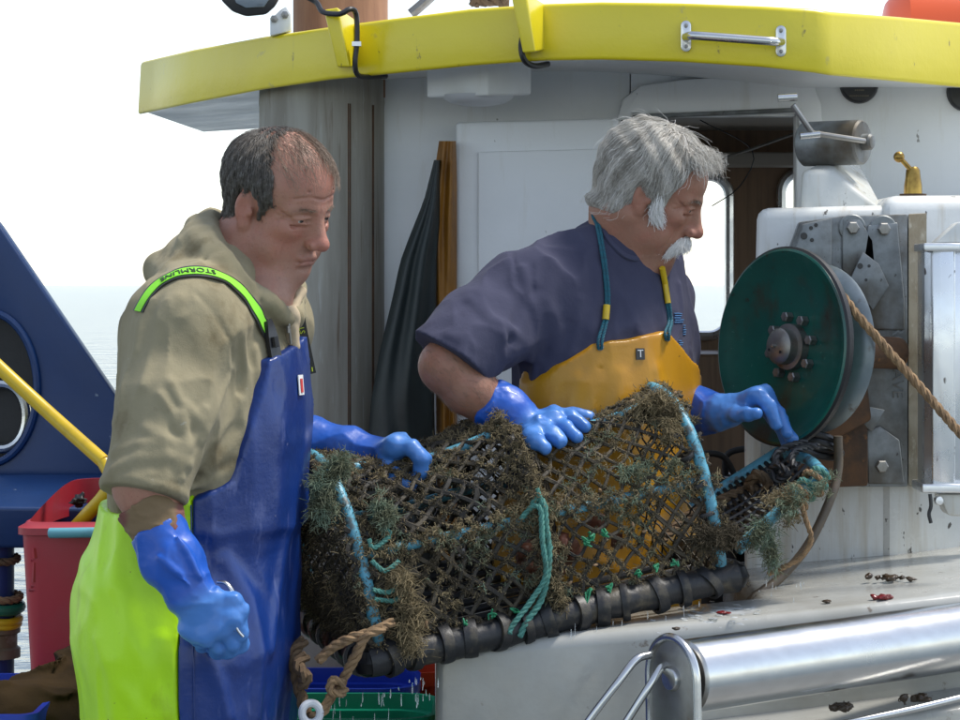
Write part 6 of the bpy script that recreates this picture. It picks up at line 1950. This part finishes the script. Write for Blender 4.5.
# gloves of the man on the right
cu = [P(489, 406, 4.262), P(508, 414, 4.25), P(522, 424, 4.24), P(532, 430, 4.235)]
ga = unit(cu[2] - cu[0])
kk = [P(556, 415, 4.245), P(553, 421, 4.22), P(543, 429, 4.195), P(531, 437, 4.17)]
ff = [[P(571, 416, 4.232), P(585, 426, 4.222)], [P(566, 427, 4.20), P(577, 437, 4.19)], [P(552, 434, 4.172), P(561, 441, 4.162)], [P(537, 442, 4.15), P(545, 448, 4.143)]]
tt = [P(548, 418, 4.265), P(572, 414, 4.285), P(589, 418, 4.28)]
f_g3 = glove_sdf(cu, [.050, .043, .033, .028], cu[3], kk, ff, tt, .0135, .0135, .0190, [('d', ridge([P(500, 395, 4.2), P(516, 408, 4.2), P(540, 418, 4.2)], .006, .006)), ('d', ridge([P(515, 440, 4.2), P(524, 424, 4.19), P(545, 412, 4.2)], .005, .005)), ('i', plane(cu[0], -ga), .0), ('d', wrinkle(26, .004, (1, 1, 1), 16))])
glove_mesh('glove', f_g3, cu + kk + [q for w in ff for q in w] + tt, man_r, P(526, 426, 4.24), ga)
cu = [P(674, 407, 4.550), P(703, 411, 4.475), P(720, 412, 4.430), P(728, 412, 4.420)]
ga2 = unit(cu[2] - cu[0])
kk = [P(757, 395, 4.380), P(763, 395, 4.405), P(765, 399, 4.430), P(762, 405, 4.450)]
ff = [[P(770, 408, 4.362), P(777, 424, 4.358)], [P(779, 413, 4.388), P(786, 432, 4.380)], [P(782, 419, 4.413), P(791, 438, 4.405)], [P(778, 423, 4.433), P(788, 441, 4.425)]]
tt = [P(738, 413, 4.380), P(748, 415, 4.360), P(757, 414, 4.350)]
f_g4 = glove_sdf(cu, [.045, .041, .032, .028], cu[3], kk, ff, tt, .0125, .0135, .0190, [('i', plane(cu[0], -ga2), .0), ('d', wrinkle(26, .004, (1, 1, 1), 17))])
glove_mesh('glove', f_g4, cu + kk + [q for w in ff for q in w] + tt, man_r, P(722, 412, 4.430), ga2)

ah = surf_points(r_body_f, P(425, 420, 4.18), P(505, 345, 4.32), 700, rg)
st = grow(r_body_f, ah, lambda p: np.tile([.6, -.2, -.6], (len(p), 1)), rg.uniform(.008, .016, len(ah)), 4, .003, rg, .3)
strands_obj('arm_hair', st, np.linspace(.00016, .00008, 4)[None, :], M['hair_thin'], man_r)
# ================================================================ lobster pot
M['net'] = material('black_twine_netting', (0.018, 0.016, 0.013), 0.75, layers=[
    dict(scale=9, lo=.42, hi=.6, color=(0.075, 0.058, 0.034), fac=.85), dict(scale=60, lo=.58, hi=.68, color=(0.14, 0.11, 0.065), fac=.7)], bumps=[(300, .5, .002)])
M['pot_pipe'] = material('light_blue_pot_pipe', (0.095, 0.33, 0.44), 0.45, layers=[
    dict(scale=26, lo=.46, hi=.60, color=(0.05, 0.17, 0.22), fac=.8), dict(scale=38, lo=.54, hi=.63, color=(0.06, 0.05, 0.035), fac=.85)], bumps=[(120, .3, .002)])
M['wrap'] = material('black_rubber_wrapping', (0.014, 0.0145, 0.016), 0.46, layers=[dict(scale=22, lo=.54, hi=.66, color=(0.085, 0.07, 0.045), fac=.75)], bumps=[(40, .4, .004), (200, .3, .001)])
M['weed_tan'] = material('tan_hydroid_growth', (0.23, 0.18, 0.095), 0.9, layers=[dict(scale=25, lo=.45, hi=.6, color=(0.10, 0.078, 0.04), fac=.8)])
M['weed_dark'] = material('dark_brown_growth', (0.060, 0.047, 0.026), 0.9)
M['weed_green'] = material('sea_green_growth', (0.15, 0.21, 0.145), 0.9, layers=[dict(scale=30, lo=.4, hi=.55, color=(0.12, 0.115, 0.06), fac=.8)])
M['shell'] = material('pale_shell', (0.26, 0.16, 0.08), .5)
M['bright_green'] = material('bright_green_twine', (0.015, 0.20, 0.09), .6)
M['white_ring'] = material('white_plastic_ring', (0.62, 0.64, 0.66), .4)
M['catch'] = material('reddish_brown_shell', (0.17, 0.055, 0.028), .5, layers=[dict(scale=30, lo=.45, hi=.65, color=(0.30, 0.14, 0.08), fac=.7)], bumps=[(80, .4, .003)])

PO = P(368, 662, 3.985); PB = P(735, 576, 4.20)
pex = unit(PB - PO); PL = float(np.linalg.norm(PB - PO))
pey = unit(np.array([-pex[1], pex[0], .085])); pez = np.cross(pex, pey)
PW, PH = .42, .305
pot = thing('lobster_pot', PO, 'weed covered lobster pot of blue pipe and black net held between two men', 'lobster pot')
def arch_vh(th):
    c, s = np.cos(th), np.sin(th)
    return PW / 2 * (1 - np.sign(c) * np.abs(c) ** .8), PH * np.abs(s) ** .82
_th = np.linspace(0, math.pi, 400); _v, _h = arch_vh(_th)
_arc = np.r_[0, np.cumsum(np.hypot(np.diff(_v), np.diff(_h)))]; PA = float(_arc[-1])
HOOPS = (.035, .50, .965)
def pot_pt(a, b, off=0.0):
    """a metres along the pot, b metres over the arch from the front base bar"""
    a = np.asarray(a, float); b = np.asarray(b, float)
    th = np.interp(b, _arc, _th)
    v, h = arch_vh(th)
    s = a / PL
    sag = np.zeros_like(a)
    for i in range(2):
        q = (s - HOOPS[i]) / (HOOPS[i + 1] - HOOPS[i])
        sag = np.where((q > 0) & (q < 1), .028 * np.sin(np.pi * np.clip(q, 0, 1)) * (np.sin(th)) ** .5, sag)
    cv, ch = PW / 2, PH * .35
    dv, dh = v - cv, h - ch
    l = np.sqrt(dv ** 2 + dh ** 2) + 1e-9
    k = (l - sag + off) / l
    v, h = cv + dv * k, np.maximum(ch + dh * k, 0)
    lean = -.012 * (1 - np.clip(s / .2, 0, 1)) * h / PH
    return PO + np.multiply.outer(a + lean, pex) + np.multiply.outer(v, pey) + np.multiply.outer(h, pez)
rp = np.random.default_rng(23)
# base frame wrapped in rubber
BR = .025
cor = [PO, PO + pex * PL, PO + pex * PL + pey * PW, PO + pey * PW]
names = ('front_bar', 'right_bar', 'rear_bar', 'left_bar')
for i in range(4):
    a, b = cor[i], cor[(i + 1) % 4]
    pts = catmull([a, a * .66 + b * .34 + pez * -.003, a * .33 + b * .67 + pez * .002, b], .02)
    rr = BR * (1 + .06 * np.sin(np.arange(len(pts)) * 1.7) + rp.normal(0, .03, len(pts)))
    mb = MB(); mb.tube(pts, rr, 14)
    for e in (a, b): mb.lathe([(.0, -BR), (BR * .7, -BR * .7), (BR, 0), (BR * .7, BR * .7), (.0, BR)], e, (0, 0, 1), 14)
    mb.build('base_bar', M['wrap'], pot)
def band(c, axis, r, w, name, mat, parent, tilt=0):
    ax_ = unit(axis + rp.normal(0, tilt, 3))
    mb = MB(); mb.lathe([(r - .003, -w / 2), (r + .0025, -w / 2), (r + .0035, 0), (r + .0025, w / 2), (r - .003, w / 2)], c, ax_, 18)
    return mb.build(name, mat, parent)
for i in range(13):
    band(PO + pex * (PL * (.05 + .072 * i) + rp.normal(0, .005)), pex, BR + .003 + rp.uniform(0, .002), rp.uniform(.012, .022), 'rubber_band', M['wrap'], pot, .16)
for i in range(7):
    band(PO + pey * (PW * (.08 + .13 * i)), pey, BR + .003, rp.uniform(.012, .02), 'rubber_band', M['wrap'], pot, .16)
for i in range(1, 8):
    mb = MB(); q = PO + pey * (PW * i / 8); mb.tube([q, q + pex * PL], .007, 8); mb.build('floor_slat', M['wrap'], pot)
# hoops and rails of blue pipe
PR = .0108
for s in HOOPS:
    th = np.linspace(0.0, math.pi, 44); b = np.interp(th, _th, _arc)
    pts = pot_pt(np.full(44, s * PL), b, -.001); mb = MB(); mb.tube(pts, PR, 14); mb.build('hoop', M['wrap'] if s == .5 else M['pot_pipe'], pot)
def b_at(frac_h, rear=False):
    k = np.argmin(np.abs(_h[:200] - frac_h * PH)); bb_ = _arc[k]
    return PA - bb_ if rear else bb_
for fh, rear in ((.56, False), (.985, False), (.9, True), (.5, True)):
    aa = np.linspace(HOOPS[0] * PL, HOOPS[2] * PL, 24); mb = MB()
    mb.tube(pot_pt(aa, np.full(24, b_at(fh, rear)), -.004), PR * .85, 12); mb.build('side_rail', M['pot_pipe'], pot)

# netting: two families of crossing twines
def wob(a, b, sd):
    return .0062 * np.sin(a * 37 + sd) * np.cos(b * 29 + 1.3 * sd) + .0030 * np.sin(a * 83 + b * 61 + sd * 2)
def twine(mb, a, b, r0, off=.002, sd=0.0):
    pts = pot_pt(np.clip(a + wob(a, b, sd), .004, PL - .004), np.clip(b + wob(b, a, sd + 2), .0, PA), off + .003 * np.sin(a * 50 + b * 40))
    grow_ = 1 + 1.0 * np.clip(vnoise(np.stack([a, b, a * 0 + sd], 1).astype(F32), 30, 3) - .45, 0, 1) + .5 * (1 - np.clip(a / PL * 1.6, 0, 1))
    mb.tube(pts, r0 * grow_, 5)
D = .037
mb = MB()
for sg in (1, -1):
    k0 = -PA if sg > 0 else 0; k1 = PL if sg > 0 else PL + PA
    for k in np.arange(k0, k1, D):
        bgrid = np.arange(0, PA, .007); a = k + bgrid if sg > 0 else k - bgrid
        m = (a >= 0.0) & (a <= PL)
        if m.sum() > 3: twine(mb, a[m], bgrid[m], .0031, .002, 0.0)
kn = []
for k1 in np.arange(-PA, PL, D):
    for k2 in np.arange(0, PL + PA, D):
        a, b = (k1 + k2) / 2, (k2 - k1) / 2
        if .01 < a < PL - .01 and .0 < b < PA * .8: kn.append((a, b))
kn = np.array(kn); kp = pot_pt(kn[:, 0] + wob(kn[:, 0], kn[:, 1], 0), kn[:, 1] + wob(kn[:, 1], kn[:, 0], 2), .002 + .003 * np.sin(kn[:, 0] * 50 + kn[:, 1] * 40))
for q in kp:
    r = rp.uniform(.0034, .0055); ax_ = unit(rp.normal(0, 1, 3))
    mb.lathe([(.0, -r), (r * .85, -r * .5), (r, r * .3), (r * .5, r * .9), (.0, r)], q, ax_, 7)
mb.build('netting', M['net'], pot, kind='stuff')
# netting of both ends
def end_net(a0, out, name, dense=.030):
    mb = MB()
    for sg in (1, -1):
        for k in np.arange(-PH - PW, PW + PH, dense):
            h = np.arange(0, PH, .007); v = k + sg * h
            lim_v = np.interp(np.minimum(h, PH * .999), _h[:200], _v[:200])
            m = (v > lim_v) & (v < PW - lim_v)
            idx = np.flatnonzero(m)
            if len(idx) < 4: continue
            hh, vv_ = h[idx], v[idx]
            bul = out * np.sin(np.pi * np.clip(vv_ / PW, 0, 1)) * (.35 + .65 * np.sin(np.pi * np.clip(hh / PH, 0, 1)))
            pts = PO + np.multiply.outer(a0 + bul - (.012 * hh / PH if a0 < .1 else 0), pex) + np.multiply.outer(vv_, pey) + np.multiply.outer(hh, pez)
            mb.tube(pts + rp.normal(0, .0008, pts.shape), .0017, 5)
    return mb.build(name, M['net'], pot, kind='stuff')
end_net(.01, -.045, 'end_netting', .026)
end_net(PL * .955, -.06, 'end_netting', .034)
end_net(PL * .5, .08, 'eye_netting', .034)

# growth on twines and pipes
def fuzz(n_tuft, per, sampler, ln, rad, mat, name, spread=.004, parent=pot, seed=1):
    g_ = np.random.default_rng(seed)
    cen, nrm = sampler(n_tuft, g_)
    n_tuft = len(cen)
    sz = g_.uniform(.5, 1.3, (n_tuft, 1, 1))
    root = cen[:, None, :] + g_.normal(0, spread, (n_tuft, per, 3)) * sz
    d = nrm[:, None, :] * .6 + g_.normal(0, .75, (n_tuft, per, 3)); d /= np.linalg.norm(d, axis=2)[:, :, None]
    bend = g_.normal(0, .6, (n_tuft, per, 3)); bend[:, :, 2] -= .4
    L_ = ln * g_.uniform(.4, 1.2, (n_tuft, per, 1)) * sz
    pts = np.stack([root + (d * k + bend * k * k * .5) * L_ for k in np.linspace(0, 1, 4)], 2).reshape(-1, 4, 3)
    return strands_obj(name, pts, np.linspace(rad, rad * .5, 4)[None, :], mat, parent, 'stuff')
def net_sampler(bias):
    """points on the twines of the front and top"""
    def f(n, g_):
        out = []; 
        while sum(map(len, out)) < n:
            k = g_.integers(-30, 60, n * 6) * D; b = g_.uniform(0, PA * .78, n * 6); sg = g_.choice([-1, 1], n * 6)
            a = np.where(sg > 0, k + b, k - b)
            ok = (a > .002) & (a < PL - .002)
            a, b = a[ok], b[ok]
            w = bias(a / PL, b / PA, np.stack([a, b], 1))
            ok = g_.random(len(a)) < w
            out.append(np.stack([a[ok], b[ok]], 1))
        q = np.vstack(out)[:n]; a, b = q[:, 0], q[:, 1]
        a2 = a + wob(a, b, 0); b2 = b + wob(b, a, 2)
        p = pot_pt(a2, b2, .003); p2 = pot_pt(a2, b2, .02)
        nn = p2 - p; nn /= np.linalg.norm(nn, axis=1)[:, None]
        return p, nn
    return f
def nz(ab, sc, sd): return vnoise(np.concatenate([ab, np.full((len(ab), 1), sd)], 1).astype(F32), sc, int(sd))
def near(x, c, w): return np.exp(-((x - c) / w) ** 2)
hb = lambda s: near(s, HOOPS[0], .05) + near(s, HOOPS[1], .05) + .8 * near(s, HOOPS[2], .025)
b_tan = lambda s, t, ab: np.clip(.05 + .55 * np.clip(nz(ab, 14, 1) - .52, 0, 1) * 2 * (1.25 - s) + .35 * hb(s) + 1.0 * near(s, .5, .035) + .5 * near(t, b_at(.985) / PA, .08) + 1.0 * near(t, b_at(.56) / PA, .014) + .35 * np.clip(.34 - s, 0, 1), 0, 1)
b_dark = lambda s, t, ab: np.clip(.10 + 1.1 * np.clip(.5 - s, 0, 1) + .3 * hb(s), 0, 1)
b_green = lambda s, t, ab: np.clip(np.clip(nz(ab, 11, 5) - .6, 0, 1) * 2.2 + .5 * near(t, b_at(.56) / PA, .03) + .3 * near(s, .5, .03), 0, 1)
fuzz(3000, 20, net_sampler(b_tan), .0062, .0008, M['weed_tan'], 'tan_growth', .0028, seed=2)
fuzz(3800, 14, net_sampler(b_dark), .0055, .0008, M['weed_dark'], 'dark_growth', .0026, seed=3)
fuzz(200, 26, net_sampler(b_green), .009, .0006, M['weed_green'], 'green_growth', .004, seed=4)
def end_sampler(n, g_):
    v = g_.uniform(.0, PW * .8, n * 3); h = g_.uniform(0, PH * .95, n * 3)
    lim = np.interp(h, _h[:200], _v[:200]); m = (v > lim) & (v < PW - lim)
    v, h = v[m][:n], h[m][:n]
    bul = -.045 * np.sin(np.pi * v / PW) * (.35 + .65 * np.sin(np.pi * h / PH))
    return PO + np.multiply.outer(.006 + bul, pex) + np.multiply.outer(v, pey) + np.multiply.outer(h, pez), np.tile(-pex, (len(v), 1))
fuzz(700, 16, end_sampler, .008, .0008, M['weed_dark'], 'end_growth', .005, seed=6)
fuzz(160, 16, end_sampler, .008, .0008, M['weed_tan'], 'end_growth', .005, seed=7)
hm = pot_pt(np.full(14, HOOPS[1] * PL), np.linspace(.02, PA * .55, 14), .006)
hl2 = pot_pt(np.full(8, HOOPS[0] * PL), np.linspace(.0, PA * .12, 8), .006)
def line_sampler(q, jit):
    def f(n, g_):
        p = q[g_.integers(0, len(q), n)] + g_.normal(0, jit, (n, 3)) + np.multiply.outer(g_.uniform(-.015, .015, n), pez)
        nn = np.tile([0, -.8, .3], (n, 1)) + g_.normal(0, .4, (n, 3)); return p, nn / np.linalg.norm(nn, axis=1)[:, None]
    return f
rl = pot_pt(np.linspace(.03, PL * .95, 30), np.full(30, b_at(.56)), .008)
fuzz(130, 20, line_sampler(rl, .005), .0075, .0008, M['weed_tan'], 'rail_growth', .004, seed=54)
fuzz(50, 20, line_sampler(rl, .005), .009, .0007, M['weed_green'], 'rail_growth', .004, seed=55)
fuzz(330, 20, line_sampler(hm, .006), .008, .0008, M['weed_tan'], 'hoop_growth', .004, seed=51)
fuzz(200, 18, line_sampler(hm, .006), .008, .0008, M['weed_dark'], 'hoop_growth', .004, seed=52)
fuzz(35, 18, line_sampler(hl2, .007), .008, .0008, M['weed_tan'], 'hoop_growth', .004, seed=53)
# bottom edge: scraps of bright green twine knots
def front_pt(px, py, off=.004):
    aa, bb_ = np.meshgrid(np.linspace(0, PL, 150), np.linspace(0, PA * .6, 110))
    q = pot_pt(aa.ravel(), bb_.ravel(), off)
    X_ = 480 + q[:, 0] / q[:, 1] * FPX; Y_ = HOR + (EYE - q[:, 2]) / q[:, 1] * FPX
    return q[np.argmin((X_ - px) ** 2 + (Y_ - py) ** 2 + (q[:, 1] - 4.0) * 20)]
for k, (a, b) in enumerate(((466, 625), (492, 616), (516, 609), (590, 594), (610, 588), (640, 575), (656, 568), (676, 562), (585, 540), (592, 537), (604, 533), (588, 544))):
    c = front_pt(a, b, .02); mb = MB()
    for j in range(4):
        v = rp.normal(0, .0036, (4, 3)); mb.tube(catmull(c + v, .002), .0015, 6)
    mb.build('green_twine_knot', M['bright_green'], pot)
# small shells stuck in the net
mb = MB(); g_ = np.random.default_rng(8); cen, nrm = net_sampler(lambda s, t, ab: np.clip(.8 - s * .5, 0, 1))(26, g_)
for c, n_ in zip(cen, nrm):
    ax_ = unit(g_.normal(0, 1, 3) + [0, 0, -.8]); r = g_.uniform(.002, .0042)
    mb.lathe([(.0, -2.0 * r), (r * .6, -1.5 * r), (r, 0), (r * .7, 1.4 * r), (.0, 2 * r)], c + n_ * .004, ax_, 8)
mb.build('shells', M['shell'], pot, kind='stuff')

# ropes tied to the pot
def rope(name, pts, r, mat, parent, fz=None):
    mb = rope_mb(pts, r, fuzz=r * .06); return mb.build(name, mat, parent)
fp = lambda a, b, o=.012: front_pt(a, b, o)
tie = [fp(530, 512), fp(536, 500, .02), fp(543, 505, .025), fp(545, 525, .022), fp(549, 555, .022), fp(547, 582, .022), fp(538, 604, .024), fp(526, 622, .03)]
rope('green_tie', tie + [tie[-1] + np.array([-.012, -.004, -.025])], .0055, M['rope_green'], pot)
rope('green_tie', [fp(520, 520), fp(532, 506, .02), fp(541, 512, .026), fp(543, 540, .028), fp(545, 575, .026), fp(532, 600, .028), fp(514, 626, .034), fp(508, 634, .036)], .0048, M['rope_green'], pot)
rope('green_tie', [fp(541, 508, .02), fp(540, 497, .026), fp(538, 488, .026)], .004, M['rope_green'], pot)
for q in ([(369, 540), (374, 548), (390, 536), (384, 528)], [(372, 560), (385, 570), (398, 560)], [(372, 590), (390, 592), (402, 580)], [(375, 600), (395, 600), (404, 590)]):
    rope('green_tie', [fp(a, b, .018) for a, b in q], .004, M['rope_green'], pot)
E3 = 3.93
rope('tan_rope', [P(318, 661, E3), P(332, 648, E3), P(352, 638, E3 - .01), P(372, 632, E3), P(392, 622, E3 + .03)], .0085, M['rope_tan'], pot)
rope('tan_rope', [P(383, 628, E3), P(366, 636, E3 - .012), P(356, 655, E3 - .008), P(347, 672, E3), P(338, 688, E3), P(330, 698, E3), P(322, 712, E3), P(312, 718, E3)], .0085, M['rope_tan'], pot)
rope('tan_rope', [P(344, 684, E3 - .012), P(333, 680, E3 - .016), P(330, 690, E3 - .018), P(340, 694, E3 - .014), P(346, 688, E3 - .006)], .007, M['rope_tan'], pot)
rope('brown_rope', [P(304, 640, 3.99), P(294, 652, 3.98), P(296, 672, 3.97), P(300, 690, 3.96), P(305, 710, 3.95), P(310, 716, 3.94)], .010, M['rope_brown'], pot)
rope('brown_rope', [P(306, 655, 3.96), P(298, 664, 3.95), P(306, 676, 3.94), P(302, 686, 3.95)], .010, M['rope_brown'], pot)
rr_ = [P(311 + 9 * math.cos(t), 713 + 10 * math.sin(t), E3 - .012 + .006 * math.cos(t)) for t in np.linspace(0, 2 * math.pi, 26)]
mb = MB(); mb.tube(rr_, .0065, 10, False); mb.build('rope_ring', M['white_ring'], pot)
# frayed green tuft by the far hand, and others
def pts_sampler(pts, jit):
    pts = catmull(np.array(pts), .004)
    def f(n, g_):
        q = pts[g_.integers(0, len(pts), n)] + g_.normal(0, jit, (n, 3)); nn = np.tile([0, -.7, .3], (n, 1)) + g_.normal(0, .3, (n, 3))
        return q, nn / np.linalg.norm(nn, axis=1)[:, None]
    return f
fuzz(40, 30, pts_sampler([P(326, 482, 3.99), P(335, 470, 3.99), P(347, 460, 3.99)], .006), .020, .0006, M['weed_green'], 'frayed_rope', .004, seed=31)
fuzz(60, 26, pts_sampler([P(318, 480, 3.97), P(322, 500, 3.97), P(318, 520, 3.97)], .008), .012, .0007, M['weed_green'], 'frayed_rope', .005, seed=32)
fuzz(50, 26, pts_sampler([fp(378, 505, .02), fp(388, 515, .02), fp(384, 525, .02)], .006), .012, .0007, M['weed_green'], 'frayed_rope', .005, seed=33)
fuzz(90, 24, pts_sampler([fp(398, 575, .02), fp(408, 600, .02), fp(412, 630, .025), fp(410, 650, .03)], .009), .020, .0006, M['weed_tan'], 'hanging_growth', .005, seed=34)
fuzz(120, 24, pts_sampler([fp(640, 412, .01), fp(658, 402, .015), fp(668, 412, .012), fp(672, 440, .01)], .009), .016, .0007, M['weed_tan'], 'hoop_growth', .005, seed=35)
fuzz(30, 24, pts_sampler([fp(620, 476, .01), fp(650, 470, .012), fp(672, 462, .01)], .009), .012, .0007, M['weed_green'], 'hoop_growth', .005, seed=36)
fuzz(130, 22, pts_sampler([P(700, 532, 4.16), P(715, 538, 4.16), P(735, 535, 4.19)], .008), .014, .0007, M['weed_dark'], 'hoop_growth', .005, seed=37)
# dark lashings on the right hoop
for a, b in ((672, 436), (686, 455), (699, 487), (706, 515)):
    c = front_pt(a, b, .0); 
    k = rp.normal(0, .1, 3); band(c, unit(np.array([.35, .05, -.93]) + k), PR + .002, .007, 'hoop_lashing', M['black'], pot)
# end door: a frame of blue pipe standing open at the right end
dA, dB = P(722, 566, 4.205), P(738, 548, 4.21)
d0, d1, d2, d3 = P(737, 550, 4.21), P(824, 474, 4.27), P(778, 452, 4.46), P(690, 508, 4.42)
mb = MB(); mb.tube(catmull([d0, d0 * .5 + d1 * .5 + [0, 0, .003], d1], .02), PR, 14); door_ = mb.build('end_door', M['pot_pipe'], pot)
mb = MB(); mb.tube([d3, d2], PR * .9, 12); mb.build('door_pipe', M['pot_pipe'], door_)
mb = MB(); mb.tube(catmull([d1, (d1 + d2) / 2 + [.012, 0, .006], d2], .02), PR * .9, 12); mb.build('door_pipe', M['pot_pipe'], door_)
mb = MB()
for k in np.linspace(.03, .97, 15):
    a, b = d0 * (1 - k) + d1 * k, d3 * (1 - k) + d2 * k
    mb.tube(catmull([a, a * .5 + b * .5 + [0, 0, -.015], b], .02), .0042, 6)
for k in np.linspace(.12, .88, 7):
    a, b = d0 * (1 - k) + d3 * k, d1 * (1 - k) + d2 * k
    mb.tube(catmull([a, a * .5 + b * .5 + [0, 0, -.012], b], .02), .0035, 6)
mb.build('door_netting', M['black'], door_, kind='stuff')
fuzz(26, 26, pts_sampler([P(748, 545, 4.19), P(757, 535, 4.19), P(764, 525, 4.2)], .007), .014, .0007, M['weed_green'], 'door_growth', .005, parent=door_, seed=41)
fuzz(34, 24, pts_sampler([P(764, 530, 4.19), P(770, 548, 4.19), P(776, 568, 4.19)], .006), .016, .0006, M['weed_green'], 'door_growth', .004, parent=door_, seed=42)
fuzz(34, 24, pts_sampler([P(775, 520, 4.2), P(790, 500, 4.21), P(800, 490, 4.22), P(815, 485, 4.23), P(824, 476, 4.24)], .008), .013, .0007, M['weed_green'], 'door_growth', .005, parent=door_, seed=43)
fuzz(30, 24, pts_sampler([P(768, 505, 4.2), P(785, 495, 4.21), P(790, 520, 4.21)], .006), .011, .0007, M['weed_tan'], 'door_growth', .005, parent=door_, seed=44)
for i, k in enumerate((.60, .70, .80, .88, .95)):
    c = d0 * (1 - k) + d1 * k; ax_ = unit(d1 - d0); u2 = unit(np.cross(ax_, (0, 0, 1))); w2 = np.cross(ax_, u2)
    R2 = .018 + .004 * (i % 2)
    pts = [c + ax_ * .012 * (t / 6.28 - .5) + (u2 * math.cos(t) + w2 * math.sin(t)) * R2 for t in np.linspace(0, 6.6, 14)]
    rope('rope_turn', pts, .0055, M['rope_tan'] if i % 2 else M['rope_green'], door_)
rope('tan_rope', [P(800, 500, 4.22), P(806, 520, 4.21), P(811, 540, 4.21), P(800, 558, 4.21), P(782, 568, 4.21), P(768, 574, 4.21)], .0048, M['rope_tan'], door_)
rope('brown_rope', [P(660, 540, 4.3), P(690, 515, 4.35), P(715, 502, 4.38), P(745, 490, 4.4), P(760, 478, 4.4)], .009, M['rope_brown'], door_)
rope('brown_rope', [P(748, 485, 4.39), P(757, 474, 4.37), P(768, 484, 4.37), P(760, 494, 4.38), P(750, 486, 4.385)], .010, M['rope_brown'], door_)
for q in ([(778, 474, 4.32), (776, 455, 4.34), (790, 446, 4.36), (806, 442, 4.38)], [(795, 468, 4.3), (792, 456, 4.33), (802, 448, 4.36), (818, 446, 4.38)], [(770, 470, 4.33), (780, 466, 4.31), (788, 474, 4.3), (778, 480, 4.31), (770, 472, 4.32)]):
    rope('black_rope', [P(*w) for w in q], .0065, M['black'], door_)
# catch inside
f_c = build_sdf([('u', ell(pot_pt(.36, .06, -.10), (.05, .04, .028)))] + [('u', ell(pot_pt(.36, .06, -.10) + rp.normal(0, .035, 3), (.018, .016, .014)), .008) for _ in range(9)] + [('d', wrinkle(45, .006, (1, 1, 1), 2))])
lo, hi = bbox([pot_pt(.36, .06, -.10)], .13)
o = sdf_mesh('catch', f_c, lo, hi, .0035, M['catch']); tag(o, 'reddish brown catch lying inside the lobster pot', 'catch')

# hose behind the pot's door
mb = MB(); mb.tube(catmull([P(838, 436, 4.48), P(838, 470, 4.48), P(830, 500, 4.46), P(808, 545, 4.44), P(780, 578, 4.42), P(748, 604, 4.38), P(735, 640, 4.36)], .01), .0085, 12)
tag(mb.build('black_hose', material('weathered_hose', (0.07, 0.055, 0.04), .5, layers=[dict(scale=20, lo=.45, hi=.65, color=(0.15, 0.11, 0.07), fac=.7)])), 'weathered hose curving down from the hauler to the gunwale', 'hose')

# dark buckets inside the doorway
for k, (a, b, r, Y, lab) in enumerate(((713, 500, .05, 4.95, 'black lidded can behind the pot, left of two'), (752, 495, .055, 5.02, 'dark pot with handle beside the housing flange'))):
    t = thing('dark_can', P(a, 560, Y), lab, 'can', 'dark cans in the doorway')
    z0, z1 = Z(620, Y), Z(b - 20, Y); x_ = X(a, Y)
    mb = MB(); mb.lathe([(.0, z0), (r * .9, z0), (r, z1 - .01), (r * 1.06, z1), (r * .96, z1 + .003), (.0, z1 + .012)], (x_, Y, 0), (0, 0, 1), 28); mb.build('can_body', M['dark'], t)
    mb = MB(); mb.tube(catmull([(x_ - r, Y - .01, z1 - .005), (x_ - r * .9, Y - .02, z1 + .045), (x_ + r * .3, Y - .02, z1 + .05), (x_ + r, Y - .01, z1 - .005)], .008), .0065, 10); mb.build('can_handle', M['black'], t)

# water running off the pot
mb = MB(); g_ = np.random.default_rng(77)
for k in range(60):
    if k < 36:
        px = g_.uniform(325, 440); base = np.interp(px, [320, 370, 440], [692, 692, 668]); py = base + abs(g_.normal(8, 12)); Y = g_.uniform(3.97, 4.05)
    elif k < 50:
        px = g_.uniform(560, 700); py = np.interp(px, [560, 700], [632, 606]) + g_.uniform(-6, 8); Y = np.interp(px, [560, 700], [4.05, 4.15])
    else:
        px = g_.uniform(755, 805); py = g_.uniform(572, 598); Y = 4.2
    ln = g_.uniform(.004, .022); r = g_.uniform(.0006, .0013); c = P(px, py, Y)
    mb.tube([c, c - [0, 0, ln * .6], c - [g_.normal(0, .0006), 0, ln]], [r * .5, r, r * .7], 6)
for k in range(70):
    px, py = g_.normal(705, 22), g_.normal(612, 7)
    Y = onrail(px, py)
    if 3.95 < Y < 4.3:
        r = g_.uniform(.001, .004); mb.lathe([(r * 2, 0), (r * 1.6, r * .3), (.0, r * .45)], np.array([X(px, Y), Y, ztop(X(px, Y)) + .001]), (0, 0, 1), 8)
o = mb.build('water_drips', M['water_drop'], None, kind='stuff'); tag(o, 'water dripping from the pot and splashed on the gunwale')
